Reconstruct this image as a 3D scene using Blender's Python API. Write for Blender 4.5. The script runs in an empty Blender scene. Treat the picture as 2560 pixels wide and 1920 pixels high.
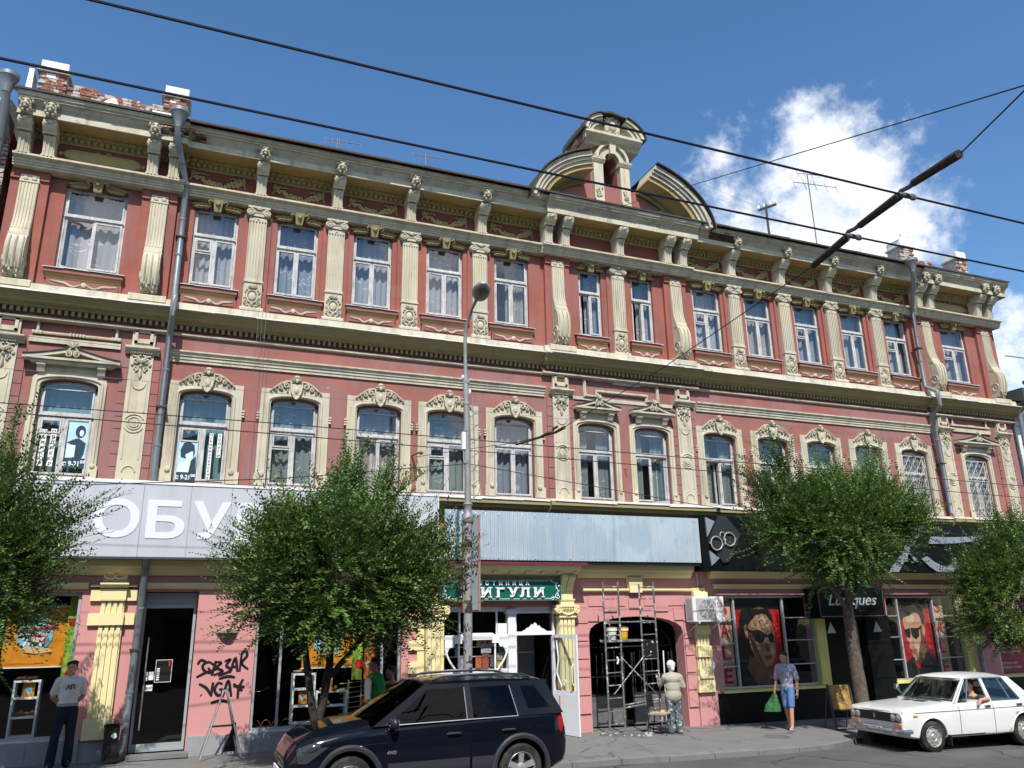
import bpy, bmesh, math, random
from math import sin, cos, pi, radians, sqrt, atan2
from mathutils import Vector, Matrix
from mathutils.bvhtree import BVHTree
random.seed(7)
scn = bpy.context.scene
COL = scn.collection

# ------------------------------------------------------------------ camera
cam_d = bpy.data.cameras.new('camera'); cam = bpy.data.objects.new('camera', cam_d); COL.objects.link(cam)
yaw, pitch, roll = 0.3857, 0.2927, -0.0171
fw = Vector((sin(yaw)*cos(pitch), cos(yaw)*cos(pitch), sin(pitch)))
rt = Vector((cos(yaw), -sin(yaw), 0)); up = rt.cross(fw)
r2 = rt*cos(roll)+up*sin(roll); u2 = -rt*sin(roll)+up*cos(roll)
CAMP = Vector((-10.2508, -17.6753, 2.3))
cam.matrix_world = Matrix(((r2.x, u2.x, -fw.x, CAMP.x), (r2.y, u2.y, -fw.y, CAMP.y), (r2.z, u2.z, -fw.z, CAMP.z), (0, 0, 0, 1)))
cam_d.sensor_width = 36; cam_d.lens = 36*1983.6/2560; cam_d.clip_start = .1; cam_d.clip_end = 3000
scn.camera = cam
# ------------------------------------------------------------------ light
SUN_EL, SUN_AZ = radians(51), radians(15)        # azimuth: to the left of straight-on to the facade
sdir = Vector((-sin(SUN_AZ)*cos(SUN_EL), -cos(SUN_AZ)*cos(SUN_EL), sin(SUN_EL)))   # towards the sun
sun_d = bpy.data.lights.new('sun', 'SUN'); sun_d.energy = 4.5; sun_d.angle = radians(.53); sun_d.color = (1, .965, .91)
sun = bpy.data.objects.new('sun', sun_d); COL.objects.link(sun); sun.location = (-10, -25, 40)
sun.rotation_euler = (-sdir).to_track_quat('-Z', 'Y').to_euler()
world = bpy.data.worlds.new('World'); scn.world = world; world.use_nodes = True
scn.view_settings.view_transform = 'Standard'; scn.view_settings.look = 'None'; scn.view_settings.gamma = 1
scn.view_settings.exposure = 0.40
scn.cycles.max_bounces = 4; scn.cycles.diffuse_bounces = 2; scn.cycles.glossy_bounces = 2; scn.cycles.transmission_bounces = 2; scn.cycles.transparent_max_bounces = 8; scn.cycles.caustics_reflective = False; scn.cycles.caustics_refractive = False
def world_sky():
    nt = world.node_tree; nt.nodes.clear(); N = nt.nodes.new; L = nt.links.new
    out = N('ShaderNodeOutputWorld'); bg = N('ShaderNodeBackground'); bg.inputs[1].default_value = .085
    sky = N('ShaderNodeTexSky'); sky.sky_type = 'NISHITA'; sky.sun_disc = False
    sky.sun_elevation = SUN_EL; sky.sun_rotation = atan2(sdir.x, sdir.y)
    sky.altitude = 300; sky.air_density = 1.0; sky.dust_density = .1; sky.ozone_density = 1.6
    tc = N('ShaderNodeTexCoord')
    def math_(op, a, b=None, clamp=False):
        m = N('ShaderNodeMath'); m.operation = op; m.use_clamp = clamp
        for i, v in enumerate((a, b)):
            if v is None: continue
            if isinstance(v, (int, float)): m.inputs[i].default_value = v
            else: L(v, m.inputs[i])
        return m.outputs[0]
    def noise(scale, detail, rough, off=0.0, dist=0.0):
        n = N('ShaderNodeTexNoise'); n.inputs['Scale'].default_value = scale; n.inputs['Detail'].default_value = detail
        n.inputs['Roughness'].default_value = rough; n.inputs['Distortion'].default_value = dist
        mp = N('ShaderNodeVectorMath'); mp.operation = 'ADD'; mp.inputs[1].default_value = (off, off*.7, -off); L(tc.outputs['Generated'], mp.inputs[0]); L(mp.outputs[0], n.inputs['Vector'])
        return n.outputs['Fac']
    def dirv(px, py):
        d = fw + r2*((px*1.1573-1280)/1983.6) + u2*((960-py*1.1573)/1983.6); return d.normalized()
    blobs = [(1790, 310, .075), (1840, 400, .10), (1700, 400, .065), (1920, 370, .06), (1620, 440, .05), (1760, 500, .11), (1920, 500, .085), (1560, 345, .05), (1565, 420, .05), (1610, 500, .055), (1650, 350, .03), (1990, 450, .05),
             (1620, 520, .06), (2170, 720, .06), (2200, 800, .08), (2150, 585, .015), (1750, 175, -.012), (2080, 600, .02), (1650, 235, -.02), (1590, 280, -.015), (1860, 260, .045)]
    acc = None
    for x, y, r in blobs:
        d = N('ShaderNodeVectorMath'); d.operation = 'DISTANCE'; L(tc.outputs['Generated'], d.inputs[0]); d.inputs[1].default_value = dirv(x, y)
        v = math_('MULTIPLY_ADD', d.outputs['Value'], -1.0/.075); v.node.inputs[2].default_value = r/.075
        v = math_('MAXIMUM', v, -1.6)
        acc = v if acc is None else math_('MAXIMUM', acc, v)
    n1 = noise(13, 9, .62, 1.3); n2 = noise(42, 7, .66, 4.1)
    f = math_('ADD', acc, math_('MULTIPLY', math_('SUBTRACT', n1, .5), 2.3))
    f = math_('ADD', f, math_('MULTIPLY', math_('SUBTRACT', n2, .5), 1.1))
    near = N('ShaderNodeMapRange'); near.inputs[1].default_value = -1.4; near.inputs[2].default_value = -.7; L(acc, near.inputs[0]); near = near.outputs[0]
    main = N('ShaderNodeMapRange'); main.interpolation_type = 'SMOOTHSTEP'; main.inputs[1].default_value = .05; main.inputs[2].default_value = 1.15; L(f, main.inputs[0])
    main = math_('MULTIPLY', main.outputs[0], near)
    # fair-weather cumulus over the rest of the sky
    dc = N('ShaderNodeVectorMath'); dc.operation = 'DISTANCE'; L(tc.outputs['Generated'], dc.inputs[0]); dc.inputs[1].default_value = fw
    far = N('ShaderNodeMapRange'); far.interpolation_type = 'SMOOTHSTEP'; far.inputs[1].default_value = .66; far.inputs[2].default_value = .95; L(dc.outputs['Value'], far.inputs[0])
    g = noise(3.2, 9, .58, 9.2)
    gm = N('ShaderNodeMapRange'); gm.interpolation_type = 'SMOOTHSTEP'; gm.inputs[1].default_value = .50; gm.inputs[2].default_value = .62; L(g, gm.inputs[0])
    oth = math_('MULTIPLY', gm.outputs[0], far.outputs[0])
    mask = math_('MULTIPLY', math_('MAXIMUM', main, oth), .97)
    shade = noise(9, 6, .6, 6.6)
    cr = N('ShaderNodeValToRGB'); cr.color_ramp.elements[0].position = .30; cr.color_ramp.elements[0].color = (7.6, 8.3, 9.6, 1); cr.color_ramp.elements[1].position = .55; cr.color_ramp.elements[1].color = (11.6, 11.8, 12.2, 1)
    L(shade, cr.inputs[0])
    mx = N('ShaderNodeMix'); mx.data_type = 'RGBA'; L(mask, mx.inputs[0]); hs = N('ShaderNodeHueSaturation'); hs.inputs['Saturation'].default_value = 1.20; hs.inputs['Value'].default_value = 1.62; L(sky.outputs[0], hs.inputs['Color']); L(hs.outputs[0], mx.inputs[6]); L(cr.outputs[0], mx.inputs[7])
    L(mx.outputs[2], bg.inputs[0]); L(bg.outputs[0], out.inputs[0])
world_sky()

# ------------------------------------------------------------------ materials
MATS = {}
def mat(name, color, rough=.7, spec=.3, metal=0, var=0, vscale=3, bump=0, bscale=40, dirt=None, damt=0, dscale=1.2, streak=False, patch=None, pth=.66, pscale=2.0, hsv=0, coat=0, trans=0, crack=0, fade=None):
    """procedural surface: base colour, cloudy variation, dirt stains, peeled patches, grain bump"""
    if name in MATS: return MATS[name]
    m = bpy.data.materials.new(name); m.use_nodes = True; nt = m.node_tree; N = nt.nodes.new; L = nt.links.new
    b = nt.nodes['Principled BSDF']; b.inputs['Roughness'].default_value = rough; b.inputs['Metallic'].default_value = metal
    b.inputs['Specular IOR Level'].default_value = spec; b.inputs['Coat Weight'].default_value = coat; b.inputs['Coat Roughness'].default_value = .05
    geo = N('ShaderNodeNewGeometry'); pos = geo.outputs['Position']
    def noise(scale, detail=3, rough=.6, v=None, dist=0):
        n = N('ShaderNodeTexNoise'); n.inputs['Scale'].default_value = scale; n.inputs['Detail'].default_value = detail; n.inputs['Roughness'].default_value = rough; n.inputs['Distortion'].default_value = dist
        L(v or pos, n.inputs['Vector']); return n.outputs['Fac']
    def mixc(fac, a, c, typ='MIX'):
        x = N('ShaderNodeMix'); x.data_type = 'RGBA'; x.blend_type = typ
        if isinstance(fac, float): x.inputs[0].default_value = fac
        else: L(fac, x.inputs[0])
        for s, v in ((6, a), (7, c)):
            if isinstance(v, tuple): x.inputs[s].default_value = (*v, 1)
            else: L(v, x.inputs[s])
        return x.outputs[2]
    def ramp(f, a, c):
        r = N('ShaderNodeMapRange'); r.inputs[1].default_value = a; r.inputs[2].default_value = c; L(f, r.inputs[0]); return r.outputs[0]
    col = tuple(color)
    if var:
        dk = tuple(c*(1-var) for c in color); lt = tuple(min(1, c*(1+var)) for c in color)
        col = mixc(ramp(noise(vscale), .3, .7), dk, lt)
    if hsv:
        h = N('ShaderNodeHueSaturation'); gi = geo.outputs['Random Per Island']
        h.inputs['Saturation'].default_value = 1
        r = N('ShaderNodeMapRange'); r.inputs[3].default_value = 1-hsv; r.inputs[4].default_value = 1+hsv; L(gi, r.inputs[0]); L(r.outputs[0], h.inputs['Value'])
        if isinstance(col, tuple): h.inputs['Color'].default_value = (*col, 1)
        else: L(col, h.inputs['Color'])
        col = h.outputs[0]
    if fade:
        f = ramp(noise(fade[1], 5, .6), .50, .545); mm = N('ShaderNodeMath'); mm.operation = 'MULTIPLY'; mm.inputs[1].default_value = fade[2]; L(f, mm.inputs[0]); col = mixc(mm.outputs[0], col, tuple(fade[0]))
    if damt:
        v = None
        if streak:
            mp = N('ShaderNodeVectorMath'); mp.operation = 'MULTIPLY'; mp.inputs[1].default_value = (1, 1, .12); L(pos, mp.inputs[0]); v = mp.outputs[0]
        f = ramp(noise(dscale*(5 if streak else 1), 4, .65, v), .48, .72)
        mm = N('ShaderNodeMath'); mm.operation = 'MULTIPLY'; mm.inputs[1].default_value = damt; L(f, mm.inputs[0])
        col = mixc(mm.outputs[0], col, tuple(dirt))
    if patch:
        f = ramp(noise(pscale, 5, .62), pth, pth+.012)
        col = mixc(f, col, tuple(patch))
    if crack:
        vz = N('ShaderNodeTexVoronoi'); vz.feature = 'DISTANCE_TO_EDGE'; vz.inputs['Scale'].default_value = crack; nn = N('ShaderNodeTexNoise'); nn.inputs['Scale'].default_value = 2.2; nn.inputs['Detail'].default_value = 4; L(pos, nn.inputs['Vector']); va = N('ShaderNodeVectorMath'); va.operation = 'MULTIPLY_ADD'; va.inputs[1].default_value = (.5, .5, 0); L(nn.outputs['Color'], va.inputs[0]); L(pos, va.inputs[2]); L(va.outputs[0], vz.inputs['Vector'])
        f = ramp(vz.outputs['Distance'], .018, .004); g_ = ramp(noise(.5), .42, .55); mm = N('ShaderNodeMath'); mm.operation = 'MULTIPLY'; L(f, mm.inputs[0]); L(g_, mm.inputs[1]); col = mixc(mm.outputs[0], col, tuple(c*.35 for c in color))
    if isinstance(col, tuple): b.inputs['Base Color'].default_value = (*col, 1)
    else: L(col, b.inputs['Base Color'])
    if bump:
        bp = N('ShaderNodeBump'); bp.inputs['Strength'].default_value = bump; bp.inputs['Distance'].default_value = .02
        L(noise(bscale, 3, .65), bp.inputs['Height']); L(bp.outputs[0], b.inputs['Normal'])
    if trans:
        ts = N('ShaderNodeBsdfTranslucent'); ms = N('ShaderNodeMixShader'); ms.inputs[0].default_value = trans
        if isinstance(col, tuple): ts.inputs[0].default_value = (*col, 1)
        else: L(col, ts.inputs[0])
        L(b.outputs[0], ms.inputs[1]); L(ts.outputs[0], ms.inputs[2]); L(ms.outputs[0], nt.nodes['Material Output'].inputs[0])
    MATS[name] = m; return m
def glass(name, tint, ior=1.5, rough=.0):
    if name in MATS: return MATS[name]
    m = bpy.data.materials.new(name); m.use_nodes = True; nt = m.node_tree; nt.nodes.clear(); N = nt.nodes.new; L = nt.links.new
    o = N('ShaderNodeOutputMaterial'); ms = N('ShaderNodeMixShader'); t = N('ShaderNodeBsdfTransparent'); g = N('ShaderNodeBsdfGlossy'); f = N('ShaderNodeFresnel')
    geo0 = N('ShaderNodeNewGeometry'); io = N('ShaderNodeMapRange'); io.inputs[3].default_value = ior; io.inputs[4].default_value = 1/ior; L(geo0.outputs['Backfacing'], io.inputs[0]); L(io.outputs[0], f.inputs[0]); t.inputs[0].default_value = (*tint, 1); g.inputs[1].default_value = rough; g.inputs[0].default_value = (1, 1, 1, 1)
    geo = N('ShaderNodeNewGeometry'); n = N('ShaderNodeTexNoise'); n.inputs['Scale'].default_value = 1.6; L(geo.outputs['Position'], n.inputs['Vector'])
    bp = N('ShaderNodeBump'); bp.inputs['Strength'].default_value = .06; bp.inputs['Distance'].default_value = .05; L(n.outputs[0], bp.inputs['Height']); L(bp.outputs[0], g.inputs['Normal'])
    L(f.outputs[0], ms.inputs[0]); L(t.outputs[0], ms.inputs[1]); L(g.outputs[0], ms.inputs[2]); L(ms.outputs[0], o.inputs[0])
    MATS[name] = m; return m
RED = mat('red_stucco', (.315, .108, .080), .9, .15, var=.16, vscale=1.1, bump=.4, bscale=60, fade=((.30, .125, .105), .7, .8), dirt=(.20, .095, .085), damt=.8, dscale=.8, streak=True, patch=(.42, .34, .27), pth=.735, pscale=2.6)
RED2 = mat('faded_red_stucco', (.315, .128, .105), .9, .15, var=.16, vscale=.55, bump=.45, bscale=55, fade=((.30, .155, .145), .45, .85), dirt=(.215, .12, .112), damt=.75, dscale=.55, streak=True, patch=(.42, .37, .31), pth=.705, pscale=2.6)
DRED = mat('dark_red_paint', (.19, .065, .055), .9, .15, var=.15, vscale=2, bump=.2, bscale=60, patch=(.46, .46, .46), pth=.66, pscale=1.1)
PINKR = mat('sill_red_paint', (.27, .115, .10), .85, .2, var=.12, vscale=3, bump=.15)
CREAM = mat('aged_cream_paint', (.53, .48, .35), .85, .2, var=.10, vscale=1.6, bump=.3, bscale=45, fade=((.50, .46, .37), 1.1, .8), dirt=(.30, .255, .185), damt=.75, dscale=1.0, streak=True, patch=(.40, .375, .33), pth=.665, pscale=2.3)
CREAMD = mat('weathered_cream_paint', (.47, .445, .36), .9, .15, var=.16, vscale=1.3, bump=.5, bscale=30, dirt=(.27, .24, .19), damt=.75, dscale=.9, streak=True, patch=(.36, .33, .29), pth=.615, pscale=1.5)
CREAMO = mat('ornament_cream_paint', (.50, .455, .345), .9, .15, var=.12, vscale=3, bump=.3, bscale=70, dirt=(.26, .23, .15), damt=.6, dscale=4)
OCHRE = mat('ochre_soffit_paint', (.36, .255, .11), .9, .15, var=.15, vscale=1.5, bump=.3, dirt=(.3, .23, .13), damt=.6, dscale=1.4, patch=(.42, .40, .36), pth=.70, pscale=1.1)
OLIVE = mat('dirty_olive_trim', (.33, .275, .13), .9, .15, var=.15, vscale=3, bump=.3, dirt=(.20, .17, .09), damt=.6, dscale=3)
PINK = mat('fresh_pink_paint', (.56, .265, .255), .8, .2, var=.05, vscale=1.2, bump=.25, bscale=35)
YEL = mat('fresh_yellow_paint', (.76, .66, .36), .75, .25, var=.04, vscale=1.2, bump=.12, bscale=40)
LYEL = mat('lemon_paint', (.72, .66, .22), .7, .25, var=.04, bump=.08)
BRICK = mat('old_brick', (.235, .105, .075), .95, .1, var=.3, vscale=9, bump=.7, bscale=40, hsv=.45, patch=(.44, .40, .36), pth=.52, pscale=5)
MORT = mat('crumbling_mortar', (.36, .31, .27), .95, .1, var=.25, vscale=7, bump=.7, bscale=30)
WHITEW = mat('flaking_whitewash', (.74, .72, .69), .9, .15, var=.08, vscale=5, bump=.3, dirt=(.4, .36, .32), damt=.5, dscale=4)
ROOF = mat('rusted_roof_sheet', (.055, .045, .042), .75, .3, var=.3, vscale=2, bump=.2, dirt=(.10, .055, .04), damt=.5)
ROOFB = mat('faded_blue_roof_sheet', (.22, .33, .36), .6, .3, var=.2, vscale=2, dirt=(.3, .3, .28), damt=.4)
ZINC = mat('galvanised_downpipe', (.20, .23, .25), .48, .5, .35, var=.12, vscale=5, bump=.1, dirt=(.17, .12, .09), damt=.4, dscale=3)
FLASH = mat('pale_metal_flashing', (.66, .66, .63), .5, .4, .1, var=.15, vscale=4, dirt=(.35, .3, .24), damt=.4, dscale=3)
WFRAME = mat('peeling_white_window_paint', (.50, .49, .47), .75, .25, var=.18, vscale=6, bump=.25, bscale=50, dirt=(.26, .235, .20), damt=.8, dscale=5, streak=True)
WPLAS = mat('white_plastic_frame', (.74, .75, .77), .4, .4, var=.03)
GREYFR = mat('grey_aluminium_frame', (.42, .46, .48), .4, .5, .3)
GLASS = glass('old_window_glass', (.88, .90, .90), 2.0)
SGLASS = glass('shop_window_glass', (.88, .92, .91), 1.42)
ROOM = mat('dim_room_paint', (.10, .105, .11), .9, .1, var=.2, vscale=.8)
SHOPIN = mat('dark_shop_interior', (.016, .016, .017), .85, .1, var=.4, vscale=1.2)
def lace(name, col, wavy, trans=.35):
    m = bpy.data.materials.new(name); m.use_nodes = True; nt = m.node_tree; N = nt.nodes.new; L = nt.links.new
    b = nt.nodes['Principled BSDF']; b.inputs['Roughness'].default_value = .95; b.inputs['Specular IOR Level'].default_value = .05
    geo = N('ShaderNodeNewGeometry')
    w = N('ShaderNodeTexWave'); w.bands_direction = 'Z'; w.inputs['Scale'].default_value = 2.2; w.inputs['Distortion'].default_value = 9; w.inputs['Detail'].default_value = 1; w.inputs['Detail Scale'].default_value = 2.2
    L(geo.outputs['Position'], w.inputs['Vector'])
    r = N('ShaderNodeValToRGB'); r.color_ramp.elements[0].position = .86; r.color_ramp.elements[0].color = (*col, 1); r.color_ramp.elements[1].position = .97; r.color_ramp.elements[1].color = (*wavy, 1)
    nz = N('ShaderNodeTexNoise'); nz.inputs['Scale'].default_value = 2.6; L(geo.outputs['Position'], nz.inputs['Vector']); mr = N('ShaderNodeMapRange'); mr.inputs[1].default_value = .46; mr.inputs[2].default_value = .56; L(nz.outputs[0], mr.inputs[0]); mm = N('ShaderNodeMath'); mm.operation = 'MULTIPLY'; L(w.outputs['Fac'], mm.inputs[0]); L(mr.outputs[0], mm.inputs[1]); L(mm.outputs[0], r.inputs[0]); L(r.outputs[0], b.inputs['Base Color'])
    ts = N('ShaderNodeBsdfTransparent'); ms = N('ShaderNodeMixShader'); ms.inputs[0].default_value = trans
    L(b.outputs[0], ms.inputs[1]); L(ts.outputs[0], ms.inputs[2]); L(ms.outputs[0], nt.nodes['Material Output'].inputs[0])
    return m
LACE1 = lace('patterned_net_curtain', (.40, .40, .42), (.72, .70, .68), .12); LACE2 = lace('greenish_net_curtain', (.30, .36, .355), (.66, .70, .68), .2); LACE3 = lace('teal_curtain', (.17, .31, .28), (.2, .34, .31), .05)
LACE4 = lace('pale_net_curtain', (.45, .45, .44), (.62, .61, .6), .15); LACE5 = lace('beige_net_curtain', (.40, .37, .33), (.62, .58, .53), .15); LACE6 = lace('bluish_net_curtain', (.32, .35, .41), (.62, .64, .68), .2)
BLACK = mat('black_gloss_panel', (.006, .0075, .008), .45, .12, var=.2, vscale=1); MBLACK = mat('matt_black', (.012, .012, .012), .7, .2)
SGREY = mat('grey_sign_letter', (.22, .25, .29), .4, .3); WHITE = mat('white_paint', (.80, .80, .79), .6, .3); OFFW = mat('white_board', (.74, .74, .72), .55, .3, var=.04)
IRON = mat('wrought_iron', (.03, .028, .027), .6, .4, .3); STEEL = mat('bare_steel', (.42, .42, .42), .38, .5, .7, var=.1)
RUBBER = mat('tyre_rubber', (.022, .021, .020), .85, .2, var=.3, vscale=12, dirt=(.12, .11, .10), damt=.5, dscale=3); DARK = mat('dark_void', (.006, .006, .006), .9, .05)
SKIN = mat('skin', (.50, .26, .17), .6, .3, var=.06, vscale=20); HAIR = mat('dark_hair', (.022, .015, .010), .6, .4, var=.3, vscale=60)
ASPH = mat('road_asphalt', (.095, .094, .095), .9, .2, var=.2, vscale=.7, bump=.6, bscale=120, dirt=(.15, .145, .135), damt=.6, dscale=.5, patch=(.06, .06, .062), pth=.62, pscale=.35, crack=.45)
PAVE = mat('worn_pavement_asphalt', (.195, .19, .182), .92, .15, var=.13, vscale=.8, bump=.6, bscale=90, dirt=(.125, .12, .115), damt=.7, dscale=.8, patch=(.135, .13, .127), pth=.60, pscale=.45, crack=.7)
KERB = mat('concrete_kerb', (.19, .185, .178), .9, .15, var=.15, vscale=4, bump=.5, bscale=60, dirt=(.14, .13, .12), damt=.5, dscale=2)

# ------------------------------------------------------------------ mesh helpers
class MB:
    def __init__(s): s.v = []; s.f = []
    def add(s, vs, fs):
        o = len(s.v); s.v += [tuple(p) for p in vs]; s.f += [tuple(i+o for i in f) for f in fs]; return s
    def box(s, x0, x1, y0, y1, z0, z1):
        return s.add([(x0, y0, z0), (x1, y0, z0), (x1, y1, z0), (x0, y1, z0), (x0, y0, z1), (x1, y0, z1), (x1, y1, z1), (x0, y1, z1)],
                     [(0, 3, 2, 1), (4, 5, 6, 7), (0, 1, 5, 4), (1, 2, 6, 5), (2, 3, 7, 6), (3, 0, 4, 7)])
    def hexa(s, p):      # eight corners, bottom ring then top ring
        return s.add(p, [(0, 3, 2, 1), (4, 5, 6, 7), (0, 1, 5, 4), (1, 2, 6, 5), (2, 3, 7, 6), (3, 0, 4, 7)])
    def quad(s, a, b, c, d): return s.add([a, b, c, d], [(0, 1, 2, 3)])
    def prof_x(s, prof, x0, x1):      # closed (y,z) profile swept along x
        n = len(prof); return s.add([(x0, y, z) for y, z in prof]+[(x1, y, z) for y, z in prof], [(i, (i+1) % n, n+(i+1) % n, n+i) for i in range(n)]+[tuple(range(n))[::-1], tuple(range(n, 2*n))])
    def poly_y(s, poly, y0, y1):      # closed (x,z) outline given thickness along y
        n = len(poly); return s.add([(x, y0, z) for x, z in poly]+[(x, y1, z) for x, z in poly], [(i, (i+1) % n, n+(i+1) % n, n+i) for i in range(n)]+[tuple(range(n))[::-1], tuple(range(n, 2*n))])
    def poly_z(s, poly, z0, z1):
        n = len(poly); return s.add([(x, y, z0) for x, y in poly]+[(x, y, z1) for x, y in poly], [(i, (i+1) % n, n+(i+1) % n, n+i) for i in range(n)]+[tuple(range(n))[::-1], tuple(range(n, 2*n))])
    def band(s, a, b, y0, y1):        # strip between two equally long (x,z) polylines
        for i in range(len(a)-1):
            p = [a[i], a[i+1], b[i+1], b[i]]; s.poly_y(p, y0, y1)
        return s
    def tube(s, pts, r, n=6, closed=False):
        pts = [Vector(p) for p in pts]; m = len(pts); rs = r if isinstance(r, (list, tuple)) else [r]*m; rings = []
        ref = None
        for i, p in enumerate(pts):
            a = pts[(i-1) % m] if (i or closed) else p; b = pts[(i+1) % m] if (i < m-1 or closed) else p
            t = (b-a).normalized()
            if t.length == 0: t = Vector((0, 0, 1))
            u = t.orthogonal() if ref is None else ref-t*ref.dot(t)
            u = u.normalized() if u.length > 1e-4 else t.orthogonal().normalized(); w = t.cross(u); ref = u
            rings.append([p+(u*cos(2*pi*k/n)+w*sin(2*pi*k/n))*rs[i] for k in range(n)])
        vs = [q for g in rings for q in g]; fs = []
        for i in range(m if closed else m-1):
            for k in range(n): j = (i+1) % m; fs.append((i*n+k, i*n+(k+1) % n, j*n+(k+1) % n, j*n+k))
        if not closed: fs += [tuple(range(n))[::-1], tuple((m-1)*n+k for k in range(n))]
        return s.add(vs, fs)
    def lathe(s, prof, c=(0, 0, 0), n=16, axis='z', caps=True):   # (radius, height) pairs
        vs = []; fs = []; c = Vector(c)
        for r, h in prof:
            for k in range(n):
                a, b = r*cos(2*pi*k/n), r*sin(2*pi*k/n)
                vs.append(c+(Vector((a, b, h)) if axis == 'z' else Vector((a, h, b)) if axis == 'y' else Vector((h, a, b))))
        for i in range(len(prof)-1):
            for k in range(n): fs.append((i*n+k, i*n+(k+1) % n, (i+1)*n+(k+1) % n, (i+1)*n+k))
        m = len(prof)
        if caps: fs += [tuple(range(n))[::-1], tuple((m-1)*n+k for k in range(n))]
        return s.add(vs, fs)
    def ball(s, c, r, n=8, m=5):
        r = r if isinstance(r, (tuple, list)) else (r, r, r); vs = []; fs = []
        for i in range(1, m):
            t = pi*i/m
            for k in range(n): p = 2*pi*k/n; vs.append((c[0]+r[0]*sin(t)*cos(p), c[1]+r[1]*sin(t)*sin(p), c[2]+r[2]*cos(t)))
        vs += [(c[0], c[1], c[2]+r[2]), (c[0], c[1], c[2]-r[2])]; T = len(vs)-2
        for i in range(m-2):
            for k in range(n): fs.append((i*n+k, (i+1)*n+k, (i+1)*n+(k+1) % n, i*n+(k+1) % n))
        for k in range(n): fs.append((T, k, (k+1) % n)); fs.append((T+1, (m-2)*n+(k+1) % n, (m-2)*n+k))
        return s.add(vs, fs)
    def leaf(s, c, ang, ln, wd, y, tk=.02):   # pointed leaf lying on the facade plane, raised midrib
        u = (cos(ang), sin(ang)); v = (-sin(ang), cos(ang)); P = lambda a, b, yy: (c[0]+u[0]*a+v[0]*b, yy, c[1]+u[1]*a+v[1]*b)
        return s.add([P(0, 0, y-tk), P(ln*.45, wd, y), P(ln, 0, y), P(ln*.45, -wd, y), P(ln*.45, 0, y-tk*1.6)], [(0, 1, 4), (1, 2, 4), (2, 3, 4), (3, 0, 4)])
    def spiral(s, c, r0, turns, rt, y, sgn=1, a0=0, n=4, k=14):
        pts = []
        for i in range(k+1):
            t = i/k; a = a0+sgn*t*turns*2*pi; r = r0*(1-.8*t); pts.append((c[0]+r*cos(a), y, c[1]+r*sin(a)))
        return s.tube(pts, [rt*(1-.4*i/k) for i in range(k+1)], n)
    def xf(s, M):
        s.v = [tuple(M @ Vector(p)) for p in s.v]; return s
    def mesh(s, name, m, smooth=35):
        me = bpy.data.meshes.new(name); me.from_pydata(s.v, [], s.f); me.validate(verbose=False)
        bm = bmesh.new(); bm.from_mesh(me); bmesh.ops.recalc_face_normals(bm, faces=bm.faces); bm.to_mesh(me); bm.free()
        if m: me.materials.append(m)
        if smooth: me.shade_smooth(); me.set_sharp_from_angle(angle=radians(smooth))
        return me
    def build(s, name, m, parent=None, smooth=35, loc=None):
        return obj(name, s.mesh(name, m, smooth), parent, loc)
def obj(name, me, parent=None, loc=None, rot=None, scale=None):
    o = bpy.data.objects.new(name, me); COL.objects.link(o)
    if parent: o.parent = parent
    if loc: o.location = loc
    if rot: o.rotation_euler = rot
    if scale: o.scale = scale
    return o
def thing(name, label, cat, loc=(0, 0, 0), rz=0, group=None):
    o = obj(name, None, None, loc, (0, 0, rz)); o.empty_display_size = .2
    return tag(o, label, cat, group)
def tag(o, label, cat, group=None, kind=None):
    if label: o['label'] = label
    if cat: o['category'] = cat
    if group: o['group'] = group
    if kind: o['kind'] = kind
    return o
def copy_tree(o, parent=None):
    c = o.copy(); COL.objects.link(c); c.parent = parent
    for ch in list(o.children): copy_tree(ch, c)
    return c
def text_me(s, h, m, depth=.004, bold=0, name='lettering', shear=0, align='CENTER', sx=1.0, vertical=False, lh=1.0):
    cu = bpy.data.curves.new('t', 'FONT'); cu.body = '\n'.join(s) if vertical else s; cu.size = h/.727; cu.extrude = depth/2; cu.offset = bold; cu.shear = shear
    cu.align_x = align; cu.space_line = lh; cu.resolution_u = 4
    t = bpy.data.objects.new('t', cu); COL.objects.link(t)
    dg = bpy.context.evaluated_depsgraph_get(); me = bpy.data.meshes.new_from_object(t.evaluated_get(dg)); bpy.data.objects.remove(t); bpy.data.curves.remove(cu)
    me.name = name; me.materials.clear(); me.materials.append(m)
    me.transform(Matrix(((sx, 0, 0, 0), (0, 0, -1, 0), (0, 1, 0, 0), (0, 0, 0, 1)))); return me   # stands upright facing -y
def arc(cx, cz, r, a0, a1, n=10, rz=None): return [(cx+r*cos(a0+(a1-a0)*i/n), cz+(rz or r)*sin(a0+(a1-a0)*i/n)) for i in range(n+1)]
def gz(x): return -.145-.0155*max(-40, min(1, x))-.010*max(0, min(39, x-1))       # the street falls gently to the right
KD = .11                                                 # kerb height
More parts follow.
